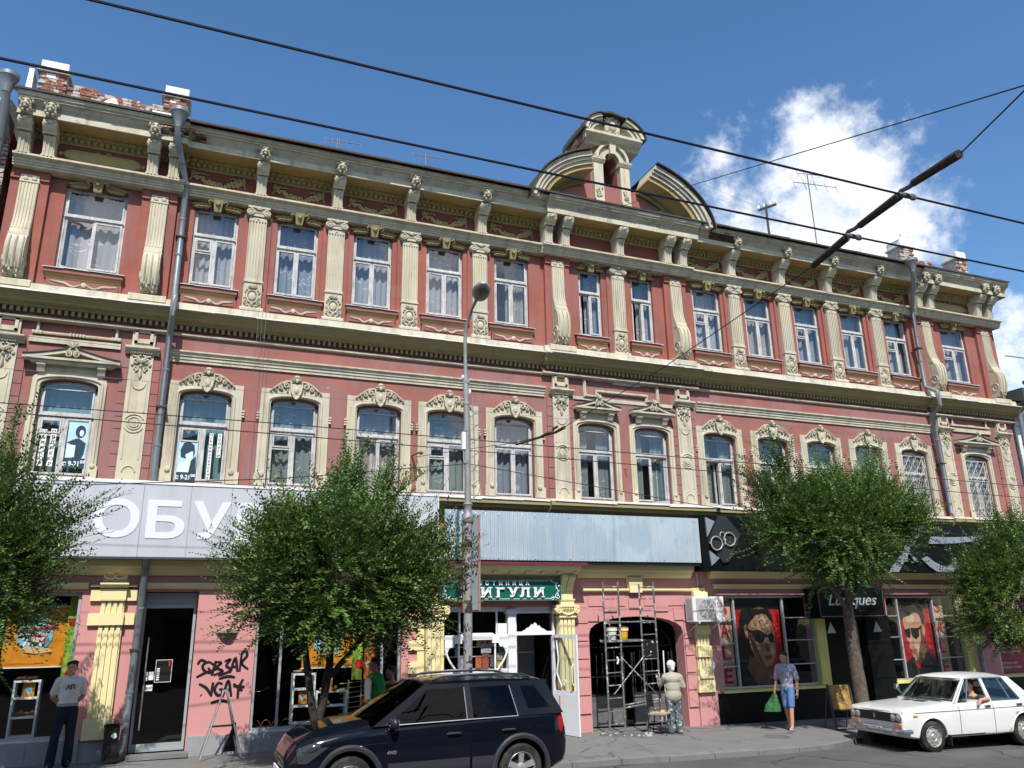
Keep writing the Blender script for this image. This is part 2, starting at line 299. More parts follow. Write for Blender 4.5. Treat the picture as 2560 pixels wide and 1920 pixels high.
# ------------------------------------------------------------------ ground
def ground():
    xs = [-260, -60, -40, -20, -14, -8, -4, 0, 4, 8, 12, 16, 20, 40, 60, 260]
    m = MB(); ys = [-260, -60, -30, -20, -10, -3, 60, 260]
    for x in xs:
        for y in ys: m.v.append((x, y, gz(x)-KD))
    k = len(ys)
    for i in range(len(xs)-1):
        for j in range(k-1): m.f.append((i*k+j, (i+1)*k+j, (i+1)*k+j+1, i*k+j+1))
    tag(m.build('road', ASPH, None, 0), 'grey asphalt street running along the front of the building', None, kind='structure')
    # pavement with the kerb line stepping back into a parking bay on the right
    line = [(-60, -3.62), (-3.5, -3.62), (-1, -3.68), (.5, -3.72), (1.6, -3.72), (2.4, -3.66), (3.0, -3.45), (3.6, -3.15), (4.2, -2.9), (5.0, -2.80), (6.5, -2.78), (60, -2.78)]
    m = MB(); n = len(line); vs = []
    for x, y in line: vs.append((x, y+.14, gz(x)))
    for x, y in line: vs.append((x, .6, gz(x)))
    m.add(vs, [(i, i+1, n+i+1, n+i) for i in range(n-1)])
    side = tag(m.build('pavement', PAVE, None, 0), 'worn grey asphalt pavement in front of the shops', None, kind='structure')
    # kerb stones one by one
    def pt(s):
        acc = 0
        for (a, b) in zip(line[1:-1], line[2:]):
            d = sqrt((b[0]-a[0])**2+(b[1]-a[1])**2)
            if acc+d >= s: t = (s-acc)/d; return a[0]+(b[0]-a[0])*t, a[1]+(b[1]-a[1])*t
            acc += d
        return line[-1]
    s = -6.0
    while s < 16:
        L_ = 1.0; a = pt(s) if s >= 0 else (line[1][0]+s, line[1][1]); b = pt(s+L_-.015) if s+L_ >= 0 else (line[1][0]+s+L_-.015, line[1][1])
        dx, dy = b[0]-a[0], b[1]-a[1]; l = sqrt(dx*dx+dy*dy); nx, ny = -dy/l*.16, dx/l*.16; dz = random.uniform(-.008, .008)
        za, zb = gz(a[0])+.006+dz, gz(b[0])+.006+dz*.3
        P = lambda p, q, z: (p[0]+q[0], p[1]+q[1], z); o = (0, 0); w = (nx, ny); e = (nx*.12, ny*.12)
        mb = MB().hexa([P(a, o, za-.3), P(b, o, zb-.3), P(b, w, zb-.3), P(a, w, za-.3), P(a, o, za-.03), P(b, o, zb-.03), P(b, w, zb), P(a, w, za)])
        mb.v[4] = P(a, o, za-.02); mb.v[5] = P(b, o, zb-.02)
        mb.build('kerb_stone', KERB, side, 0); s += L_
    for x, y, r in ((2.05, -2.35, .3),):
        o = MB().lathe([(r, gz(x)-.01), (r, gz(x)+.006), (r*.86, gz(x)+.006), (r*.86, gz(x)+.003), (0.01, gz(x)+.003)], (x, y, 0), 20).build('manhole_cover', mat('cast_iron_lid', (.14, .135, .13), .7, .3, .2, var=.2, bump=.3), None)
        tag(o, 'round iron manhole cover set in the pavement near the walking man', 'manhole cover')
    # patched strip of newer asphalt and door step slab
    o = MB().box(-10.95, -9.9, -.32, 0, gz(-10.4)-.02, gz(-10.4)+.055).build('door_step', KERB); tag(o, 'low concrete step at the dark glass shop door', 'step')
ground()

# ------------------------------------------------------------------ the building
B = thing('town_house', 'long red and cream three-storey old building with ornate stucco facade and shops below', 'building')
XL, XR = -14.42, 14.88
UPC = {1: -12.80, 2: -10.33, 3: -8.505, 4: -6.70, 5: -4.86, 6: -3.04, 7: -.735, 8: .89, 9: 3.05, 10: 4.86, 11: 6.69, 12: 8.51, 13: 10.33, 14: 12.88}
UPW = {i: .48 for i in UPC}; UPW[1] = .61; UPW[14] = .57; UPW[7] = UPW[8] = .345
MDC = {1: -12.78, 2: -10.18, 3: -8.32, 4: -6.42, 5: -4.745, 6: -3.045, 7: -.77, 8: .87, 9: 3.035, 10: 4.84, 11: 6.575, 12: 8.37, 13: 10.2, 14: 12.88}
PIL = [-9.43, -7.62, -5.79, -3.96, .07, 3.95, 5.78, 7.60, 9.42]
SCR = [-14.08, -11.55, -1.76, 1.93, 11.55, 14.28]          # scroll-console pilasters
def wall_holes(x0, x1, z0, z1, y, holes, depth):
    m = MB(); xs = sorted({x0, x1, *[h[0] for h in holes], *[h[1] for h in holes]}); zs = sorted({z0, z1, *[h[2] for h in holes], *[h[3] for h in holes]})
    for a, b in zip(xs, xs[1:]):
        for c, d in zip(zs, zs[1:]):
            if any(h[0] <= (a+b)/2 <= h[1] and h[2] <= (c+d)/2 <= h[3] for h in holes): continue
            m.quad((a, y, c), (b, y, c), (b, y, d), (a, y, d))
    for h in holes:
        a, b, c, d = h[:4]; e = y+depth; rise = h[4] if len(h) > 4 else 0; sp = d-rise
        m.quad((a, y, c), (a, y, sp), (a, e, sp), (a, e, c)); m.quad((b, y, c), (b, e, c), (b, e, sp), (b, y, sp)); m.quad((a, y, c), (a, e, c), (b, e, c), (b, y, c))
        if rise:
            n = 12; cx = (a+b)/2; w = (b-a)/2; P = [(cx-w*cos(pi*i/n), sp+rise*(sin(pi*i/n)**.8 if 0 < i < n else 0)) for i in range(n+1)]
            for p, q in zip(P, P[1:]):
                m.quad((p[0], y, p[1]), (q[0], y, q[1]), (q[0], y, d), (p[0], y, d)); m.quad((p[0], y, p[1]), (p[0], e, p[1]), (q[0], e, q[1]), (q[0], y, q[1]))
        else: m.quad((a, y, d), (b, y, d), (b, e, d), (a, e, d))
    return m
def shell():
    up = [(c-UPW[i], c+UPW[i], 9.62, 11.55) for i, c in UPC.items()]
    m = wall_holes(XL, XR, 9.0, 13.0, 0, up, .28)
    m.build('upper_wall', RED, B, 0)
    md = [(c-.52, c+.52, 5.2, 7.19, .15) for c in MDC.values()]
    wall_holes(XL, XR, 4.6, 9.0, 0, md, .30).build('middle_wall', RED2, B, 0)
    # ends, back and rooms
    m = MB(); m.quad((XL, 0, -1), (XL, 11, -1), (XL, 11, 13), (XL, 0, 13)); m.quad((XR, 0, -1), (XR, 0, 13), (XR, 11, 13), (XR, 11, -1)); m.quad((XL, 11, -1), (XR, 11, -1), (XR, 11, 13), (XL, 11, 13))
    m.build('end_wall', BRICK, B, 0)
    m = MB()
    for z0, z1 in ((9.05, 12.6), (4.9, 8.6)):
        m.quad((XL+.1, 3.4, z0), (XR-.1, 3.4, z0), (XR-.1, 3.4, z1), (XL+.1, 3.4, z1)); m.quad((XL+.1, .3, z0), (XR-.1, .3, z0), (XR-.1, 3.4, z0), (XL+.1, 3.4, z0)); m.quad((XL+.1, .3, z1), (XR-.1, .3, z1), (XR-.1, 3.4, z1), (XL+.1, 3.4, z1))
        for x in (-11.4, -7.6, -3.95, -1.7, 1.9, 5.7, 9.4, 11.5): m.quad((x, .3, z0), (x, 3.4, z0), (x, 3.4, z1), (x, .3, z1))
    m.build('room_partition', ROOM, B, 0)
    # roof
    m = MB(); m.quad((XL-.1, -.94, 13.15), (XR-.1, -.94, 13.15), (XR-.1, 5.5, 15.6), (XL-.1, 5.5, 15.6)); m.quad((XL-.1, 11.4, 13.1), (XR-.1, 11.4, 13.1), (XR-.1, 5.5, 15.6), (XL-.1, 5.5, 15.6))
    rf = m.build('roof', ROOFB, B, 0)
    rnd = random.Random(3); m = MB(); x = XL-.12
    while x < XR-.1:                                   # ragged eaves sheet
        w = min(rnd.uniform(.5, .9), XR-.05-x); a, b = rnd.uniform(0, .03), rnd.uniform(0, .03)
        m.hexa([(x, -.97-a, 13.105-a*.5), (x+w, -.97-b, 13.105-b*.5), (x+w, -.5, 13.30), (x, -.5, 13.30), (x, -.97-a, 13.145), (x+w, -.97-b, 13.145), (x+w, -.5, 13.345), (x, -.5, 13.345)]); x += w
    m.build('eaves_sheet', ROOF, rf, 0)
    m = MB(); m.poly_y([(XL, 12.9), (XR, 12.9), (XR, 13.0), (XL, 13.0)], .02, .3); 
    for xx in (XL, XR): m.add([(xx, 0, 13), (xx, 11, 13), (xx, 5.5, 15.55)], [(0, 1, 2)])
    m.build('gable', BRICK, B, 0)
shell()
# cornices: one mesh per course, breaking forward over the end and centre pavilions
ZONES = [(XL, -11.08, .09), (-11.08, -2.28, 0), (-2.28, 2.42, .09), (2.42, 11.0, 0), (11.0, XR, .09)]
def course(name, prof, m, parent=None, ends=0.0, zones=ZONES, smooth=30):
    mb = MB()
    for i, (a, b, d) in enumerate(zones):
        x0 = a-(ends if i == 0 else 0); x1 = b+(ends if i == len(zones)-1 else 0)
        if d: pass
        mb.prof_x([(y-(d if y < -.001 else 0), z) for y, z in prof], x0, x1)
    return mb.build(name, m, parent or B, smooth)
# eaves entablature
course('architrave', [(.05, 11.70), (-.20, 11.70), (-.20, 11.745), (-.225, 11.75), (-.225, 11.79), (-.245, 11.795), (-.245, 11.855), (-.265, 11.862), (-.31, 11.875), (-.345, 11.885), (-.345, 11.93), (.05, 11.96)], CREAM)
course('frieze', [(.05, 11.95), (-.05, 11.95), (-.05, 12.50), (.05, 12.50)], DRED)
course('bed_mould', [(.05, 12.46), (-.07, 12.46), (-.075, 12.49), (-.075, 12.57), (-.16, 12.58), (-.17, 12.61), (-.22, 12.65), (.05, 12.67)], OLIVE)
course('soffit', [(.05, 12.65), (-.63, 12.662), (-.63, 12.69), (.05, 12.70)], OCHRE)
course('corona', [(.05, 12.70), (-.60, 12.69), (-.615, 12.66), (-.655, 12.66), (-.655, 12.80), (.05, 12.803)], CREAM, None, -.02)
cor = course('eaves_cornice', [(.05, 12.803), (-.62, 12.803), (-.63, 12.83), (-.66, 12.89), (-.72, 12.94), (-.75, 12.96), (.05, 12.965)], CREAMD, None, -.02)
course('eaves_fascia', [(.05, 12.965), (-.77, 12.965), (-.795, 12.97), (-.795, 12.995), (.05, 12.998)], CREAM, None, -.02)
course('eaves_board', [(.05, 12.998), (-.79, 12.998), (-.83, 13.02), (-.85, 13.10), (.05, 13.105)], CREAMD, None, -.02)
def dentils():
    m = MB(); x = XL+.05
    while x < XR-.1:
        d = .09 if (x < -11.08 or -2.28 < x < 2.42 or x > 11) else 0
        m.box(x, x+.07, -.165-d, -.05-d, 12.50, 12.572); x += .125
    m.build('dentil_course', OLIVE, B, 0)['kind'] = 'stuff'
    m = MB(); x = XL+.08
    while x < XR-.1:
        d = .09 if (x < -11.08 or -2.28 < x < 2.42 or x > 11) else 0
        m.ball((x, -.205-d, 12.625), (.045, .035, .045), 6, 4); x += .135
    m.build('egg_moulding', OLIVE, B)['kind'] = 'stuff'
    m = MB(); x = XL+.03
    while x < XR-.1:
        d = .09 if (x < -11.08 or -2.28 < x < 2.42 or x > 11) else 0
        m.box(x, x+.062, -.115-d, -.04-d, 8.50, 8.60); x += .122
    m.build('dentil_course', OLIVE, B, 0)['kind'] = 'stuff'
dentils()
# string course between the storeys
course('string_cornice', [(.05, 8.60), (-.10, 8.602), (-.135, 8.61), (-.15, 8.655), (-.20, 8.675), (-.26, 8.685), (-.262, 8.72), (-.275, 8.73), (-.295, 8.775), (-.34, 8.81), (-.375, 8.83), (.05, 8.845)], OLIVE)
course('string_ledge', [(.05, 8.845), (-.385, 8.835), (-.385, 8.86), (-.245, 8.93), (-.215, 9.08), (-.10, 9.12), (.05, 9.12)], CREAM)
def flashing(z, y, x0, x1, name, seed, drop=.02):
    rnd = random.Random(seed); m = MB(); x = x0
    while x < x1-.02:
        w = min(rnd.uniform(.55, 1.1), x1-x); a, b = rnd.uniform(0, drop), rnd.uniform(0, drop); d = .09 if (x < -11.3 or -2.4 < x < 2.3 or x > 10.9) else 0
        m.hexa([(x, y-d-.025, z-a), (x+w, y-d-.025, z-b), (x+w, y-d+.12, z+.05), (x, y-d+.12, z+.05), (x, y-d-.025, z-a+.016), (x+w, y-d-.025, z-b+.016), (x+w, y-d+.12, z+.066), (x, y-d+.12, z+.066)]); x += w
    return m.build(name, FLASH, B, 0)
flashing(8.86, -.385, XL, XR, 'ledge_flashing', 5)
course('bed_fillet', [(.05, 8.44), (-.05, 8.445), (-.05, 8.605), (.05, 8.61)], DRED)
course('frieze_fillet', [(.05, 8.375), (-.04, 8.375), (-.07, 8.395), (-.07, 8.43), (-.05, 8.445), (.05, 8.45)], CREAM)
for zn in ((-11.0, -2.2, 0), (2.35, 11.1, 0)): course('middle_architrave', [(.05, 7.79), (-.04, 7.79), (-.04, 7.85), (-.06, 7.855), (-.06, 7.92), (-.085, 7.925), (-.085, 7.97), (-.13, 8.0), (-.13, 8.035), (.05, 8.05)], CREAM, zones=[zn])
# ledge over the shop signs
course('shop_cornice', [(.05, 4.72), (-.10, 4.74), (-.16, 4.82), (-.28, 4.90), (-.30, 4.95), (-.36, 4.99), (-.36, 5.07), (.05, 5.10)], OLIVE)
flashing(5.085, -.36, XL, XR, 'shop_ledge_flashing', 9, .03)
course('shop_ledge', [(.05, 5.10), (-.36, 5.085), (-.3, 5.13), (-.04, 5.19), (.05, 5.19)], CREAM)

# ---- upper windows
def casement(mb, x0, x1, z0, z1, y, t=.045, d=.04):
    mb.box(x0, x0+t, y-d, y, z0, z1).box(x1-t, x1, y-d, y, z0, z1).box(x0+t, x1-t, y-d, y, z0, z0+t).box(x0+t, x1-t, y-d, y, z1-t, z1); return mb
def pane(parent, pts, m=GLASS): return MB().add(pts, [(0, 1, 2, 3)]).build('pane', m, parent, 0)
def window(c, w, z0, z1, tz, y, parent, seed, arch=0, cm=LACE1, fort=False, opened=0, curtain=1, fm=WFRAME):
    """timber window: outer frame part with casements, panes and curtain as sub-parts"""
    r = random.Random(seed); t = .05
    m = MB(); x0, x1 = c-w, c+w
    m.box(x0, x0+t, y-.02, y+.09, z0, z1).box(x1-t, x1, y-.02, y+.09, z0, z1).box(x0+t, x1-t, y-.02, y+.09, z0, z0+t)
    m.box(x0+t, x1-t, y-.045, y+.08, tz-.04, tz+.035); m.box(x0+t*.6, x1-t*.6, y-.07, y-.045, tz-.015, tz+.02)
    sp = z1-arch
    if arch:
        P = [(c-(w-.0)*cos(pi*i/10), sp+arch*(sin(pi*i/10)**.8 if 0 < i < 10 else 0)-.005) for i in range(11)]; Q = [(c-(w-t)*cos(pi*i/10), sp-t*.8+arch*(sin(pi*i/10)**.8 if 0 < i < 10 else 0)) for i in range(11)]
        m.band(P, Q, y-.02, y+.06)
    else: m.box(x0+t, x1-t, y-.02, y+.09, z1-t, z1)
    m.box(c-.018, c+.018, y-.03, y+.07, z0+t, tz-.04)
    # transom light
    casement(m, x0+t, x1-t, tz+.035, (sp if arch else z1-t), y, .035)
    f = m.build('window', fm, parent, 0)
    pane(f, [(x0+t, y-.01, tz+.04), (x1-t, y-.01, tz+.04), (x1-t, y-.01, z1-.02), (x0+t, y-.01, z1-.02)])
    for k, (a, b) in enumerate(((x0+t, c-.018), (c+.018, x1-t))):
        ang = opened if k == (1 if opened < 0 else 0) and opened else 0
        zt = tz-.045; zb = z0+t; q = MB(); L_ = b-a
        casement(q, 0, L_, zb, zt, 0, .04)
        zf = None
        if fort and k == 0: zf = zt-.36; q.box(.045, L_-.045, -.04, 0, zf-.02, zf+.03); casement(q, .045, L_-.045, zf+.03, zt-.045, -.02, .03)
        me = q.mesh('casement', fm, 0)
        hinge = a if ang >= 0 else b
        if ang < 0: me.transform(Matrix.Translation((-L_, 0, 0)))
        o = obj('casement', me, f, (hinge, y, 0), (0, 0, ang))
        pg = MB().add([(.03, -.015, zb+.03), (L_-.03, -.015, zb+.03), (L_-.03, -.015, zt-.03), (.03, -.015, zt-.03)], [(0, 1, 2, 3)])
        if ang < 0: pg.xf(Matrix.Translation((-L_, 0, 0)))
        if ang: pg.xf(Matrix.Translation((hinge, y, 0)) @ Matrix.Rotation(ang, 4, 'Z')); pg.build('pane', GLASS, f, 0)
        else: pane(f, [(a+.03, y-.015, zb+.03), (b-.03, y-.015, zb+.03), (b-.03, y-.015, zt-.03), (a+.03, y-.015, zt-.03)])
    if curtain:
        q = MB(); n = 26; yy = y+.19
        gaps = [(x0-.1, x1+.1)] if curtain == 1 else [(x0-.1, c-w*.25), (c+w*.3, x1+.1)] if curtain == 2 else [(c-.05, x1+.1)]
        for a, b in gaps:
            o0 = len(q.v)
            for i in range(n+1):
                x = a+(b-a)*i/n; dy = .028*sin(i*1.9+r.random()*1.2)+.015*r.random()
                for z in (z0-.05, (z0+z1)/2, z1+.05): q.v.append((x+r.uniform(-.004, .004), yy+dy*(1.2 if z < z1 else .6), z))
            for i in range(n):
                for j in range(2): q.f.append((o0+i*3+j, o0+i*3+3+j, o0+i*3+4+j, o0+i*3+1+j))
        q.build('curtain', cm, f, 60)
    return f
OPEN = {1: (1.0, True), 7: (.95, False), 8: (1.25, False)}
for i, c in UPC.items():
    op = {1: .55, 7: 1.0, 8: 1.25, 6: 0}.get(i, 0)
    window(c, UPW[i], 9.635, 11.54, 10.855, .11, B, i, 0, [LACE1, LACE1, LACE6, LACE4, LACE5, LACE1, LACE4][(i*5+i//3) % 7], i in (2, 9, 11, 13, 14), op, {7: 3, 8: 3, 6: 3}.get(i, 1))
for i, c in MDC.items():
    op = {4: .55, 8: -.9, 9: .35}.get(i, 0)
    window(c, .515, 5.215, 7.18, 6.46, .13, B, 40+i, .15, {1: LACE3, 2: LACE3, 13: LACE4, 14: LACE4, 4: LACE5, 6: LACE6, 10: LACE4}.get(i, LACE2), i in (1, 2, 3, 5), op, {7: 2, 9: 2, 8: 2}.get(i, 1))

# ---- upper storey trim: sills, aprons, keystone leaves
def place(me, name, x, y=0, z=0, parent=B, rot=None, scale=None): return obj(name, me, parent, (x, y, z), rot, scale)
def sill_mesh(w):
    m = MB(); m.prof_x([(.1, 9.44), (-.06, 9.43), (-.10, 9.45), (-.125, 9.46), (-.125, 9.545), (.1, 9.60)], -w, w); return m.mesh('sill', PINKR)
def sill_fillet(w): return MB().prof_x([(.02, 9.355), (-.05, 9.355), (-.055, 9.38), (-.085, 9.42), (-.095, 9.445), (.02, 9.45)], -w+.03, w-.03).mesh('sill_fillet', OCHRE)
def sill_sheet(w):
    r = random.Random(int(w*1000)); m = MB(); x = -w-.02
    while x < w:
        d = min(r.uniform(.3, .6), w+.02-x); a, b = r.uniform(-.012, .006), r.uniform(-.012, .006); m.hexa([(x, -.16, 9.555+a), (x+d, -.16, 9.555+b), (x+d, .1, 9.61), (x, .1, 9.61), (x, -.16, 9.566+a), (x+d, -.16, 9.566+b), (x+d, .1, 9.622), (x, .1, 9.622)]); x += d
    return m.mesh('sill_sheet', FLASH, 0)
def apron(w):
    m = MB(); m.box(-w+.04, w-.04, -.045, .02, 9.155, 9.345).box(-w+.09, w-.09, -.07, -.04, 9.185, 9.315); return m.mesh('apron_panel', PINKR, 0)
def apron_orn(w):
    m = MB(); y = -.075; m.lathe([(.055, 0), (.05, -.02), (.03, -.03)], (0, y+.005, 9.25), 12, 'y')
    for s in (-1, 1):
        m.tube([(s*(.05+.92*w*t), y, 9.255-.06*sin(pi*min(1, t*1.9))+.05*max(0, t-.5)) for t in [i/10 for i in range(11)]], [.012+.012*sin(pi*i/10) for i in range(11)], 6)
        for t in (.56, .64, .72, .80, .88, .96): m.ball((s*(.05+.92*w*t), y, 9.262+.045*(t-.5)), (.045, .018, .017), 5, 4)
    return m.mesh('swag', CREAMO)
def key_leaf(w):
    m = MB(); m.hexa([(-.075, -.12, 11.44), (.075, -.12, 11.44), (.075, 0, 11.44), (-.075, 0, 11.44), (-.11, -.2, 11.70), (.11, -.2, 11.70), (.11, 0, 11.70), (-.11, 0, 11.70)])
    for s in (-1, 1): m.tube([(s*.12, -.2, 11.63), (s*.17, -.22, 11.66), (s*.2, -.2, 11.62), (s*.17, -.17, 11.585)], .022, 5)
    for a in (pi/2-.5, pi/2, pi/2+.5): m.leaf((0, 11.56), a, .12, .03, -.19, .02)
    for s in (-1, 1):
        for k, (dx, a, l) in enumerate(((.12, .25, .17), (.14, -.1, .2), (.2, .35, .16), (.24, -.12, .2), (.3, .3, .15), (.33, -.15, .18), (.40, .05, .16))):
            if dx > w*.86: continue
            m.leaf((s*dx, 11.60-.04*(k % 2)-dx*.06), a if s > 0 else pi-a, l*1.12*(w/.48)**.5, .052, -.055, .035)
    return m.mesh('leaf_keystone', OLIVE)
cache = {}
for i, c in UPC.items():
    w = UPW[i]
    if w not in cache: cache[w] = (sill_mesh(w+.14), apron(w+.14), apron_orn(w), key_leaf(w), sill_fillet(w+.14), sill_sheet(w+.14))
    a = cache[w]
    sl = place(a[0], 'sill', c, z=random.uniform(-.006, .006), rot=(0, random.uniform(-.006, .006), 0)); place(a[4], 'sill_fillet', 0, parent=sl); place(a[5], 'sill_sheet', 0, parent=sl); p = place(a[1], 'apron_panel', c); place(a[2], 'swag', 0, parent=p); place(a[3], 'leaf_keystone', c)
# window heads keep the plain wall red
# ---- ionic pilasters
def ionic():
    sh = MB().box(-.31, .31, -.05, .02, 9.12, 11.70)
    back = sh.mesh('pilaster_backing', RED, 0)
    m = MB(); m.box(-.195, .195, -.115, -.05, 9.84, 11.46)
    for k in range(6): x = -.195+.078*k; m.box(x-.0, x+.0, -.1, -.1, 9.9, 10) if False else None
    for k in range(7):
        x = -.195+k*.39/6; m.box(max(-.195, x-.017), min(.195, x+.017), -.14, -.115, 9.86, 11.36)
    m.box(-.195, .195, -.142, -.115, 9.84, 9.90).box(-.195, .195, -.142, -.115, 11.345, 11.44); m.box(-.215, .215, -.165, -.05, 9.80, 9.835).box(-.205, .205, -.155, -.05, 9.835, 9.855)
    m.box(-.20, .20, -.14, -.05, 9.17, 9.80); m.prof_x([(-.05, 9.10), (-.20, 9.10), (-.20, 9.15), (-.155, 9.19), (-.05, 9.19)], -.25, .25)
    m.ball((0, -.145, 11.40), (.035, .02, .028), 6, 4)
    shaft = m.mesh('pilaster', CREAM, 25)
    m = MB(); m.box(-.245, .245, -.2, -.05, 11.655, 11.70).box(-.2, .2, -.17, -.05, 11.46, 11.655)
    for s in (-1, 1):
        m.lathe([(.085, -.05), (.085, -.17), (.075, -.19), (.03, -.19), (.025, -.205)], (s*.19, 0, 11.55), 14, 'y'); m.spiral((s*.19, 11.55), .09, 1.7, .018, -.195, s, pi/2)
    for k in range(5): m.ball((-.08+k*.04, -.18, 11.56), (.018, .018, .035), 5, 4)
    m.ball((0, -.20, 11.64), (.055, .03, .045), 7, 5)
    for a in (.5, 1.05, 1.57, 2.1, 2.64): m.leaf((0, 11.60), a, .11, .025, -.2)
    cap = m.mesh('capital', CREAMO)
    m = MB(); m.ball((0, -.15, 9.45), (.085, .05, .11), 10, 7); m.tube([(.12*cos(t*pi/8), -.16, 9.45+.15*sin(t*pi/8)) for t in range(16)], .022, 5, True)
    for s in (-1, 1):
        m.spiral((s*.13, 9.58), .055, 1.2, .02, -.165, s, pi/2); m.spiral((s*.13, 9.31), .05, 1.2, .02, -.165, -s, pi/2); m.ball((s*.16, -.155, 9.44), (.03, .025, .06), 6, 4); m.ball((s*.1, -.16, 9.24), (.035, .02, .025), 5, 4)
    for a in (.3, .8, 1.3, 1.84, 2.34, 2.84): m.leaf((0, 9.64), a, .13, .03, -.16, .03)
    m.leaf((0, 9.31), -pi/2, .12, .045, -.16, .03)
    return back, shaft, cap, m.mesh('cartouche', CREAMO)
bk, sh, cp, ct = ionic()
for x in PIL:
    b = place(bk, 'pilaster_backing', x); p = place(sh, 'pilaster', x); place(cp, 'capital', 0, parent=p); place(ct, 'cartouche', 0, parent=p)
# ---- scroll-console pilasters on the pavilions
VOL = []
def console():
    m = MB().box(-.36, .36, -.10, .02, 9.12, 11.70).box(-.36, -.19, -.145, -.10, 11.48, 11.70).box(.19, .36, -.145, -.10, 11.48, 11.70).box(-.19, .19, -.145, -.10, 11.60, 11.70); back = m.mesh('console_backing', RED, 0)
    side = [(-.10, 11.585), (-.15, 11.585), (-.15, 11.40), (-.16, 10.70), (-.18, 10.50), (-.24, 10.30), (-.29, 10.18), (-.29, 10.13), (-.36, 10.04), (-.43, 9.88), (-.45, 9.70), (-.43, 9.50), (-.38, 9.34), (-.30, 9.24), (-.22, 9.20), (-.10, 9.22)]
    m = MB(); m.prof_x(side, -.175, .175)
    for k in range(6):
        x = -.15+k*.06; m.prof_x([(-.14, 11.38), (-.168, 11.38), (-.178, 10.7), (-.198, 10.5), (-.26, 10.28), (-.2, 10.28), (-.15, 10.6)], x-.015, x+.015)
    for k in range(3):
        x = -.12+k*.12; P = [(y*1.0-.02, z) for y, z in side[8:13]]; m.tube([(x, y+.004, z) for y, z in P], .035, 6)
    m.box(-.185, .185, -.17, -.10, 11.40, 11.44); m.box(-.185, .185, -.315, -.2, 10.10, 10.14)
    o = m.mesh('scroll_console', CREAM, 30)
    m = MB()
    for s in (-1, 1): m.lathe([(.045, 0), (.04, -.025), (.015, -.035)], (s*.08, -.15, 11.49), 10, 'y'); m.spiral((s*.08, 11.49), .045, 1, .012, -.175, s)
    for s in (-1, 1):                                    # side volutes
        VOL.append(MB().spiral((0, 0), .16, 1.6, .025, 0, 1, 0, 4, 18).xf(Matrix.Translation((s*.178, -.27, 9.50)) @ Matrix.Rotation(pi/2, 4, 'Z')).mesh('side_volute', CREAMO))
    rn = random.Random(2)
    for k in range(22):                                  # acanthus at the foot
        t = rn.random(); x = rn.uniform(-.15, .15); i = 11+t*3; a = side[int(i)]; b2 = side[min(15, int(i)+1)]; f = i-int(i); y = a[0]+(b2[0]-a[0])*f; z = a[1]+(b2[1]-a[1])*f
        m.ball((x, y-.012, z), (rn.uniform(.02, .04), .03, rn.uniform(.03, .05)), 5, 4)
    for x in (-.12, -.06, 0, .06, .12): m.tube([(x*.8, -.43, 9.62-abs(x)*.6), (x, -.40, 9.42), (x*.9, -.33, 9.28)], [.015, .032, .02], 5)
    return back, o, m.mesh('acanthus', CREAMO)
bk, sh, ac = console()
for x in SCR:
    place(bk, 'console_backing', x); p = place(sh, 'scroll_console', x); place(ac, 'acanthus', 0, parent=p); [place(v, 'side_volute', 0, parent=p) for v in VOL]
    mb = MB().prof_x([(.02, 9.10), (-.345, 8.98), (-.345, 9.11), (-.26, 9.155), (.02, 9.17)], x-.37, x+.37); mb.build('console_base', CREAM, B)
# ---- eaves corbels, lion masks and garlands
def corbel():
    P = [(-.05, 12.66), (-.60, 12.66), (-.63, 12.63), (-.635, 12.57), (-.61, 12.50), (-.56, 12.45), (-.50, 12.41), (-.50, 12.385), (-.44, 12.36), (-.38, 12.24), (-.35, 12.10), (-.345, 11.93), (-.05, 11.93)]
    m = MB().prof_x(P[:8]+[(-.05, 12.385)], -.13, .13).prof_x([(-.05, 12.385)]+P[8:], -.11, .11)
    for s in (-.07, 0, .07): m.tube([(s, y-.004, z) for y, z in P[8:12]], .018, 5)
    m.prof_x([(-.30, 11.93), (-.35, 11.93), (-.35, 11.96), (-.30, 11.99)], -.13, .13)
    a = m.mesh('corbel', CREAM, 30); m = MB()
    m.lathe([(.055, 0), (.04, -.03), (.01, -.04)], (0, -.63, 12.585), 8, 'y')
    for s in (-1, 1):
        m.spiral((s*.06, 12.59), .05, 1, .02, -.64, s)
        q = MB().spiral((0, 0), .08, 1.5, .016, 0, 1, 0, 4, 14); q.xf(Matrix.Translation((s*.132, -.54, 12.55)) @ Matrix.Rotation(pi/2, 4, 'Z')); m.add(q.v, q.f)
    b = m.mesh('corbel_scroll', CREAMO); m = MB()
    m.ball((0, -.745, 12.85), (.10, .09, .13), 10, 7); m.ball((0, -.84, 12.81), (.045, .04, .04), 7, 5); m.ball((0, -.835, 12.745), (.035, .03, .03), 6, 4)
    for s in (-1, 1):
        m.ball((s*.045, -.83, 12.89), (.032, .025, .018), 6, 4); m.ball((s*.09, -.765, 12.975), (.035, .03, .035), 6, 4); m.ball((s*.05, -.82, 12.80), (.03, .025, .02), 6, 4)
        for k in range(6): m.ball((s*(.115+.02*sin(k*2)-.012*k), -.745, 12.96-k*.055), (.04, .055, .035), 6, 4)
    return a, b, m.mesh('lion_mask', CREAMO)
ca, cb, lm = corbel()
COR = [-14.24, -13.78, -11.76, -11.32, -9.43, -7.66, -5.84, -3.96, -2.13, -1.63, .03, 1.56, 2.08, 3.81, 5.62, 7.42, 9.26, 11.12, 11.64, 13.81, 14.32]
for i, x in enumerate(COR):
    pv = -.09 if (x < -11.08 or -2.28 < x < 2.42 or x > 11) else 0
    p = place(ca, 'corbel', x, pv); place(cb, 'corbel_scroll', 0, parent=p)
    if not -2.2 < x < 2.2 and x not in (-11.32,): place(lm, 'lion_mask', x, pv, 0, cor, scale=None)
